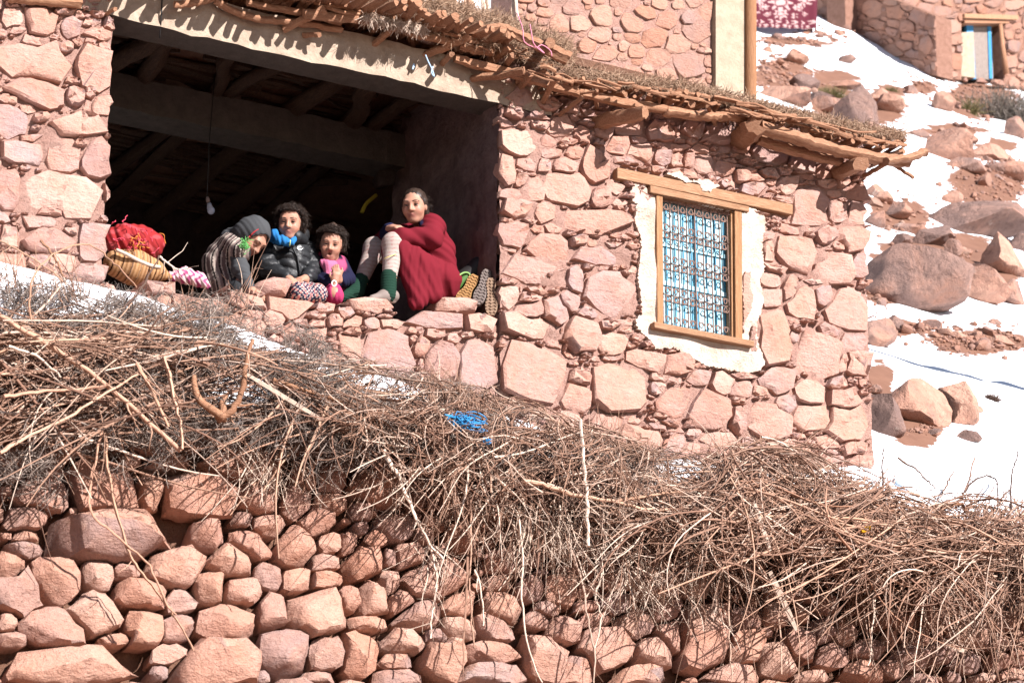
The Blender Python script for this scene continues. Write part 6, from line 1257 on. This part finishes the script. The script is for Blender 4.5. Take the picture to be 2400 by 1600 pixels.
# ------------------------------------------------------------------ girl in the dark red dress on the sill
def red_girl():
    p = empty('person', ZB(1150, 1290, 0.2), 'girl in a dark red dress sitting sideways on the sill with arms on her knees', 'person')
    c = ZB(880, 290, 0.10); hp, g, A, s = head(c, TOC*0.95-RT*0.20-ZU*0.24, ZU-RT*0.05+TOC*0.15, 0.183)
    neck = ZB(985, 470, 0.18); N1 = ZB(680, 605, 0.10)
    knee, ank = ZB(655, 700, 0.08), ZB(610, 1080, 0.05); knee2, ank2 = ZB(450, 745, 0.30), ZB(300, 1110, 0.28); hip = ZB(1150, 1130, 0.20)
    body = hp+[cap(g(0, -0.02, -0.06), neck, 0.036, 0.045), cap(hip, ZB(1120, 800, 0.22), 0.085, 0.075), cap(ZB(1120, 800, 0.22), neck, 0.075, 0.05), cap(hip, knee, 0.07, 0.05), cap(ZB(1130, 1120, 0.30), knee2, 0.07, 0.05), cap(knee, ank, 0.048, 0.031), cap(knee2, ank2, 0.046, 0.031),
              cap(ank, ZB(605, 1245, 0.047), 0.031, 0.024), cap(ZB(630, 1262, 0.05), ZB(480, 1280, 0.036), 0.022, 0.012), cap(ank2, ZB(240, 1210, 0.27), 0.03, 0.028), cap(ZB(250, 1210, 0.27), ZB(110, 1275, 0.24), 0.028, 0.018),
              cap(ZB(1080, 510, 0.10), ZB(1050, 650, 0.01), 0.036, 0.032), cap(ZB(1050, 650, 0.01), N1, 0.032, 0.022), cap(ZB(960, 530, 0.30), ZB(540, 680, 0.33), 0.034, 0.03), cap(ZB(540, 680, 0.33), ZB(625, 540, 0.16), 0.03, 0.022)]
    body += hand(ZB(630, 530, 0.13), ZB(760, 520, 0.045)-ZB(630, 530, 0.13), ZU*0.9+TOC*0.5, 0.98, 0.75, -1)
    b = sobj('body', body, 0.0048, M['skin'], p, SK); face_parts(b, g, A, s, (0.3, 0))
    RD = [(0.125, 0.0085, 0.016), (0.009, 0.010, 0.032)]; M['redfab'] = fabric('dark red jersey', 0.9)
    sobj('dress_top', [cap(ZB(1165, 1080, 0.21), ZB(1125, 800, 0.21), 0.090, 0.088), cap(ZB(1125, 800, 0.21), ZB(1070, 540, 0.20), 0.088, 0.070), cap(ZB(1060, 500, 0.10), ZB(985, 520, 0.30), 0.056, 0.05, k=0.05),
        cap(ZB(1085, 520, 0.10), ZB(1060, 640, 0.015), 0.058, 0.058, k=0.03), cap(ZB(1060, 640, 0.015), ZB(760, 622, 0.055), 0.060, 0.044, k=0.02), cap(ZB(760, 622, 0.055), ZB(660, 640, 0.09), 0.044, 0.036, k=0.02),
        cap(ZB(960, 540, 0.30), ZB(530, 690, 0.33), 0.052, 0.05, k=0.03), cap(ZB(530, 690, 0.33), ZB(575, 610, 0.25), 0.046, 0.040, k=0.02), cap(ZB(580, 590, 0.22), ZB(612, 535, 0.165), 0.036, 0.033, 1, k=0.004), cap(ZB(1010, 415, 0.13), ZB(960, 480, 0.09), 0.016, 0.014, 1, k=0.004)], 0.0055, M['redfab'], p, RD, None, folds(60, 0.004, RT*0.5+ZU*0.8, 2.0))
    sobj('skirt', [cap(ZB(1165, 1130, 0.2), ZB(735, 735, 0.09), 0.098, 0.062), cap(ZB(1150, 1130, 0.30), ZB(560, 760, 0.28), 0.10, 0.055, k=0.05), cap(ZB(735, 760, 0.06), ZB(880, 1340, 0.05), 0.034, 0.016, k=0.06), cap(ZB(820, 840, 0.06), ZB(915, 1350, 0.04), 0.042, 0.022, k=0.06), cap(ZB(930, 920, 0.06), ZB(970, 1270, 0.05), 0.055, 0.034, k=0.06), cap(ZB(1050, 1000, 0.06), ZB(1090, 1230, 0.06), 0.06, 0.05, k=0.06), cap(ZB(1190, 1080, 0.18), ZB(1180, 1200, 0.2), 0.085, 0.065, k=0.05)],
         0.0055, M['redfab'], p, RD[:1], None, lambda P, d: folds(58, 0.0042, RT*0.95+ZU*0.3, 0.6, 2.6)(P, d)+folds(131, 0.0016, RT*0.9+ZU*0.1, 2.0, 4.0)(P, d))
    def leg(V):
        a = np.sin(V[:, 0]*170+np.sin(V[:, 2]*120)*2)*np.sin(V[:, 2]*150+V[:, 1]*90); return np.where((a > 0.72)[:, None], (0.30, 0.17, 0.16), (0.31, 0.25, 0.225))+0.03*np.sin(V[:, 2:3]*300)
    M['legfab'] = fabric('pale knitted legging', 0.95)
    sobj('legging', [cap(ZB(760, 760, 0.09), knee, 0.052, 0.056), cap(knee, ank, 0.054, 0.036)], 0.005, M['legfab'], p, None, leg)
    sobj('legging', [cap(ZB(600, 800, 0.29), knee2, 0.052, 0.055), cap(knee2, ank2, 0.052, 0.035)], 0.005, M['legfab'], p, None, leg)
    rib = lambda P, d: 0.0016*np.sin(P[:, 2]*430); SG = [(0.010, 0.032, 0.021)]; M['sock'] = fabric('green knitted wool', 0.95)
    sobj('sock', [cap(ZB(605, 1050, 0.05), ZB(600, 1250, 0.045), 0.041, 0.040)], 0.0045, M['sock'], p, SG, None, rib); sobj('sock', [cap(ZB(305, 1090, 0.28), ZB(245, 1210, 0.27), 0.040, 0.039), cap(ZB(245, 1210, 0.27), ZB(105, 1275, 0.24), 0.039, 0.024)], 0.0045, M['sock'], p, SG, None, rib)
    SH = [(0.17, 0.135, 0.12), (0.36, 0.29, 0.25)]
    sobj('shoe', [cap(ZB(650, 1262, 0.05), ZB(560, 1262, 0.045), 0.033, 0.030, 0), cap(ZB(560, 1268, 0.045), ZB(425, 1285, 0.03), 0.029, 0.017, 0), cap(ZB(655, 1312, 0.05), ZB(530, 1308, 0.04), 0.015, 0.013, 1, k=0.004), cap(ZB(530, 1308, 0.04), ZB(405, 1300, 0.03), 0.014, 0.012, 1, k=0.004)], 0.004, colmat('dusty shoe leather', 0.7), p, SH)
    hr = [ell(g(0, -0.024, 0.034), np.array([0.080, 0.096, 0.084])*s, A), ell(g(0.0, -0.075, -0.02), np.array([0.062, 0.055, 0.060])*s, A, k=0.03), cap(g(-0.062, 0.0, 0.02), g(-0.066, -0.03, -0.05), 0.018*s, 0.022*s, k=0.02), cap(g(0.062, 0.0, 0.02), g(0.066, -0.03, -0.05), 0.018*s, 0.022*s, k=0.02), ell(g(0, 0.112, -0.022), np.array([0.074, 0.085, 0.104])*s, A, k=0.02, op=-1)]
    sobj('hair', hr, 0.004, M['hair'], p, None, None, lambda P, d: 0.0009*np.sin((P @ A[0])*300+np.sin(P[:, 2]*60)))
    curls('hair_wisps', g, A, s, 160, 0.035, 8, p, 12, lambda D: (D[:, 1] < 0.0) & (D[:, 2] < 0.4), 0.001)
    def lettering(ch, at, size, rotz):
        cu = bpy.data.curves.new('lettering', 'FONT'); cu.body = ch; cu.size = size; cu.extrude = 0.004; cu.offset = 0.0008; t = bpy.data.objects.new('lettering', cu); col.objects.link(t); dg = bpy.context.evaluated_depsgraph_get(); me = bpy.data.meshes.new_from_object(t.evaluated_get(dg)); bpy.data.objects.remove(t)
        o = bpy.data.objects.new('lettering', me); me.materials.append(M['white']); col.objects.link(o); place(o, at, p); o.rotation_euler = (math.radians(80), rotz, -THETA+0.15)
    M['white'] = plain('cream print', (0.70, 0.66, 0.62), 0.7)
    lettering('D', ZB(935, 800, 0.085), 0.05, 0.3); lettering('A', ZB(1010, 862, 0.10), 0.035, 0.5)
    pk = [ZB(1225, 930, 0.108), ZB(1285, 1010, 0.125), ZB(1285, 1040, 0.125), ZB(1230, 1060, 0.108)]; V, F = hexa(pk, [q+np.array([0, 0.03, 0]) for q in pk]); obj('pocket', V, F, plain('navy pocket', (0.018, 0.022, 0.075), 0.9), p, None, False)
    V, F = tube([ZB(555, 858, 0.018), ZB(620, 832, 0.008), ZB(685, 808, 0.014)], 0.0022, 5); o = obj('straw_stalk', V, F, plain('yellow straw', (0.55, 0.45, 0.14), 0.7), None); tag(o, 'yellow straw stalk stuck on the pale legging of the girl in red', 'straw')
red_girl()

# ------------------------------------------------------------------ things on the sill
def shoe_sole(top, toe, width, Y, col_sole, col_up, label, back=0.08, tread=11):
    a, b = ZB(*top, Y), ZB(*toe, Y-0.02); d = b-a; L_ = np.linalg.norm(d); d /= L_; n = TOC+ZU*(-0.25); n = n-d*(n @ d); n /= np.linalg.norm(n); l = np.cross(d, n); w = width/2/2158
    root = empty('shoe', b, label, 'shoe'); t = np.linspace(0, 1, 15); prof = np.array([0.42, 0.68, 0.78, 0.78, 0.72, 0.66, 0.64, 0.68, 0.78, 0.92, 1.0, 1.0, 0.94, 0.76, 0.40])
    A2 = Acc(); ring = [a+d*L_*tt+l*w*q for tt, q in zip(t, prof)]+[a+d*L_*tt-l*w*q for tt, q in zip(t[::-1], prof[::-1])]; m = len(ring); R_ = np.array(ring)
    A2.add(np.vstack([R_, R_-n*0.018]), [tuple(range(m)), tuple(range(2*m-1, m-1, -1))]+[(i, (i+1) % m, (i+1) % m+m, i+m) for i in range(m)]); A2.build('sole', col_sole, root, False)
    for k in range(tread):
        tt = (k+0.8)/(tread+0.6); q = np.interp(tt, t, prof)*w*0.86; cc = a+d*L_*tt
        V, F = tube([cc-l*q+d*0.004, cc-l*q*0.5-d*0.004, cc+d*0.004, cc+l*q*0.5-d*0.004, cc+l*q+d*0.004], 0.0042, 4); obj('tread', V+n*0.002, F, col_sole, root, None, False)
    up_ = [cap(a-n*0.045+d*L_*0.1, a-n*0.045+d*L_*0.55, w*0.72, w*0.68), cap(a-n*0.045+d*L_*0.55, a-n*0.042+d*L_*0.9, w*0.78, w*0.66), cap(a-n*0.045+d*L_*0.12, a-n*(0.045+back)+d*L_*0.10, w*0.7, w*0.75)]
    sobj('upper', up_, 0.006, col_up, root); return root
tan = mud_mat('tan crepe rubber', (0.24, 0.125, 0.048), (0.33, 0.19, 0.085), 3, 0.4); grey = mud_mat('grey rubber', (0.14, 0.11, 0.10), (0.20, 0.165, 0.15), 3, 0.4); beige = mud_mat('dusty beige rubber', (0.24, 0.155, 0.105), (0.31, 0.215, 0.155), 3, 0.4)
blk = plain('black rubber upper', (0.018, 0.016, 0.016), 0.6); grn = plain('green foam', (0.05, 0.12, 0.025), 0.6)
shoe_sole((1545, 1035), (1370, 1350), 160, 0.10, tan, grn, 'upturned shoe with an orange tan crepe sole beside the girl in red')
shoe_sole((1675, 975), (1560, 1345), 140, 0.06, grey, blk, 'upturned shoe with a grey tread leaning between two tan soles')
shoe_sole((1710, 1065), (1715, 1465), 135, 0.03, beige, blk, 'upturned shoe with a dusty beige sole against the stone jamb')
bt = empty('boot', ZB(1500, 1180, 0.22), 'black boot lying behind the upturned shoes in the jamb shade', 'boot')
sobj('boot_body', [cap(ZB(1420, 1100, 0.24), ZB(1570, 930, 0.2), 0.05, 0.045), cap(ZB(1420, 1100, 0.24), ZB(1400, 1220, 0.2), 0.05, 0.05)], 0.006, blk, bt)
V, F = tube([ZB(1600, 835, 0.16), ZB(1612, 900, 0.15), ZB(1600, 965, 0.15)], [0.010, 0.012, 0.008], 8); obj('boot_sole', V, F, beige, bt)
sd_ = empty('sandal', ZB(1390, 1190, 0.16), 'green sandal with a looped strap tucked behind the tan sole', 'sandal')
V, F = tube(resample([ZB(1335, 1150, 0.12), ZB(1350, 1060, 0.11), ZB(1410, 1012, 0.11), ZB(1465, 1015, 0.11), ZB(1480, 1040, 0.11)], 14), 0.005, 6); obj('strap', V, F, plain('pale green strap', (0.16, 0.28, 0.08), 0.5), sd_)
sobj('footbed', [cap(ZB(1350, 1150, 0.15), ZB(1440, 1050, 0.14), 0.022, 0.026)], 0.005, grn, sd_)
def loose_slab(ctr, w, h, Y, rot, label, depth=0.5, mat='stone', seed=0):
    r = np.random.default_rng(seed); A_ = np.array([[ctr[0], ctr[1], w/2, h/2, rot]]); pol = outlines(A_, lambda x, y: np.ones(np.shape(x), bool), K=12, gap=0, limit=1.0, seed=seed)[0]
    V, F, C = round_stone(pol, yplane(Y), OUTY, r, depth, 0.22, 6); o = obj('loose_stone', V, F, M[mat], None, C, True, 33); tag(o, label, 'stone')
loose_slab((450+1070/5.6, 440+1300/5.6), 97, 44, 0.10, 0.05, 'squared pink stone block lying on the sill before the child in black', 0.5, seed=3)
loose_slab((800+780/2.94, 533+535/2.94), 142, 34, 0.05, 0.06, 'flat brown stone slab under the upturned shoes', 0.4, seed=4)
loose_slab((800+190/2.94, 533+540/2.94), 122, 36, 0.0, 0.1, 'flat pale stone slab under the dusty shoe of the girl in red', 0.4, seed=5)
# red net sack, straw basket, flowered cloth
def bags():
    r = np.random.default_rng(9); pal = [(0.22, 0.016, 0.018), (0.012, 0.010, 0.012), (0.55, 0.15, 0.05)]
    def cf(V):
        a = np.sin(V[:, 0]*60+np.sin(V[:, 2]*70)*2)+np.sin(V[:, 2]*95+V[:, 0]*30); hole = np.linalg.norm((V-ZC(770, 600, 0.02))/np.array([0.055, 0.06, 0.045]), axis=1) < 1; C = np.tile(np.array(pal[0]), (len(V), 1)); C = np.where((a > 0.9)[:, None], (0.30, 0.045, 0.05), C); C = np.where((hole & (a < 0.6))[:, None], pal[1], C); return C
    s = empty('net_sack', ZC(600, 820, 0.14), 'bulging red net sack lying on the straw basket beside the pier', 'sack')
    sobj('sack_body', [ell(ZC(430, 560, 0.15), (0.085, 0.075, 0.082)), ell(ZC(700, 560, 0.14), (0.105, 0.08, 0.078), k=0.05), ell(ZC(900, 640, 0.14), (0.048, 0.06, 0.055), k=0.04)], 0.005, fabric('red net fabric', 0.8), s, None, cf, folds(75, 0.005, RT+ZU*0.5))
    for k in range(40):
        q = ZC(700+r.normal()*140, 560+r.normal()*95, 0.055+r.normal()*0.012); P = q+np.cumsum(r.normal(size=(5, 3))*0.011, axis=0); V, F = tube(resample(P, 12), 0.0022, 4); obj('net_cord', V, F, M['cord'] if k % 3 else M['cordo'], s)
    b = empty('straw_basket', ZC(600, 1090, 0.14), 'soft straw basket squashed under the red net sack on the sill', 'basket')
    def bc(V):
        ax = ZC(1150, 1110, 0.1)-ZC(380, 860, 0.1); ax /= np.linalg.norm(ax); t = (V-ZC(380, 860, 0.1)) @ ax; k = 0.5+0.5*np.sin(t*330+6*(V[:, 2]+0.3)); k2 = 0.5+0.5*np.sin(t*70+2); return np.array([0.18, 0.085, 0.035])+k[:, None]*np.array([0.17, 0.115, 0.07])+k2[:, None]*np.array([0.05, 0.03, 0.01])-(np.sin(t*150) > 0.93)[:, None]*np.array([0.25, 0.14, 0.06])
    sobj('basket_body', [cap(ZC(360, 900, 0.13), ZC(620, 960, 0.12), 0.068, 0.078), cap(ZC(620, 960, 0.12), ZC(900, 1010, 0.11), 0.078, 0.056, k=0.05), cap(ZC(900, 1010, 0.11), ZC(1160, 1105, 0.10), 0.050, 0.014, k=0.03)], 0.0045, fabric('plaited straw', 0.75, (140, 0.5, 0.004)), b, None, bc)
    V, F = tube(resample([ZC(345, 690, 0.05), ZC(500, 755, 0.03), ZC(700, 860, 0.03), ZC(880, 930, 0.04), ZC(1010, 950, 0.05)], 20), 0.009, 8, 0.05); obj('basket_rim', V, F, M['bare'], b)
    c = empty('patterned_cloth', ZC(1450, 1200, 0.1), 'crumpled pink and white patterned cloth on the sill beside the basket', 'cloth')
    def cc(V):
        a = np.sin(V[:, 0]*150+np.sin(V[:, 2]*130)*2); return np.where((a > 0.2)[:, None], (0.30, 0.06, 0.15), (0.48, 0.36, 0.37))
    sobj('cloth_body', [cap(ZC(1180, 1090, 0.12), ZC(1400, 1080, 0.12), 0.022, 0.034), cap(ZC(1400, 1080, 0.12), ZC(1620, 1150, 0.12), 0.036, 0.030), cap(ZC(1620, 1150, 0.12), ZC(1740, 1240, 0.10), 0.028, 0.014)], 0.0045, fabric('printed cotton', 0.9), c, None, cc, folds(120, 0.005, RT+ZU*0.6))
M['cord'] = plain('red cord', (0.55, 0.06, 0.10), 0.8); M['cordo'] = plain('orange cord', (0.60, 0.20, 0.04), 0.8); bags()
# bulb, strap, cords
bl = empty('light_bulb', ZA(250, 290, 0.9), 'unlit white light bulb hanging from a cord in the dark room', 'light bulb')
V, F = ico(3); obj('bulb_glass', ZA(250, 300, 0.9)+V*np.array([0.020, 0.020, 0.022]), F, plain('frosted glass', (0.42, 0.42, 0.50), 0.25), bl)
V, F = tube([ZA(238, 270, 0.9), ZA(228, 230, 0.9), ZA(222, 205, 0.9)], [0.017, 0.013, 0.011], 10); obj('bulb_neck', V, F, plain('bulb neck', (0.34, 0.33, 0.38), 0.35), bl)
V, F = tube([ZA(215, 190, 0.9), ZA(205, 150, 0.9), ZA(200, 120, 0.9)], [0.011, 0.010, 0.006], 8); obj('socket', V, F, plain('socket', (0.22, 0.15, 0.13), 0.5), bl)
q0 = ZA(200, 120, 0.9); V, F = tube([q0, q0+np.array([0, 0, 0.3]), np.array([q0[0]+0.02, q0[1], ZR+0.02])], 0.003, 5); obj('cord', V, F, blk, bl)
V, F = tube(resample([on_y(848, 498, 1.3), on_y(858, 478, 1.3), on_y(882, 457, 1.3)], 9), 0.012, 6); o = obj('yellow_strap', V*np.array([1, 1, 1.0]), F, plain('yellow webbing', (0.35, 0.27, 0.03), 0.7), None, None, True); tag(o, 'yellow strap hanging in the dark behind the girl in red', 'strap')
V, F = tube(resample([on_y(380, -10, -0.03), on_y(378, 40, -0.035), on_y(374, 90, 0.02)], 9), 0.004, 6); obj('cable', V, F, blk, house)
def string(pts, Y, th, mat, label):
    P = resample([on_y(x, y, Y) for x, y in pts], 16); V, F = tube(P, th, 5); tag(obj('string', V, F, mat, None, None, True), label, 'string')
pbl = plain('pale blue rag', (0.32, 0.44, 0.58), 0.7); pnk = plain('pink twine', (0.55, 0.20, 0.28), 0.7)
string([z2(580, 380), z2(600, 430), z2(625, 480), z2(640, 530), z2(620, 500), z2(632, 460)], -0.27, 0.004, pbl, 'pale blue rag string dangling from the eave over the beam')
string([z2(500, 440), z2(490, 480), z2(505, 450)], -0.06, 0.004, pbl, 'short blue thread hanging on the front of the beam')
string([z2(1210, 90), z2(1250, 200), z2(1260, 290), z2(1340, 330), z2(1380, 310), z2(1440, 350), z2(1450, 390)], -0.37, 0.003, pnk, 'pink twine wound over the crooked roof pole')
string([z2(1300, 170), z2(1310, 230), z2(1330, 310), z2(1400, 370), z2(1360, 330)], -0.38, 0.003, pnk, 'second loop of pink twine tied around the roof bundle')
print('script seconds', time.time()-T0)
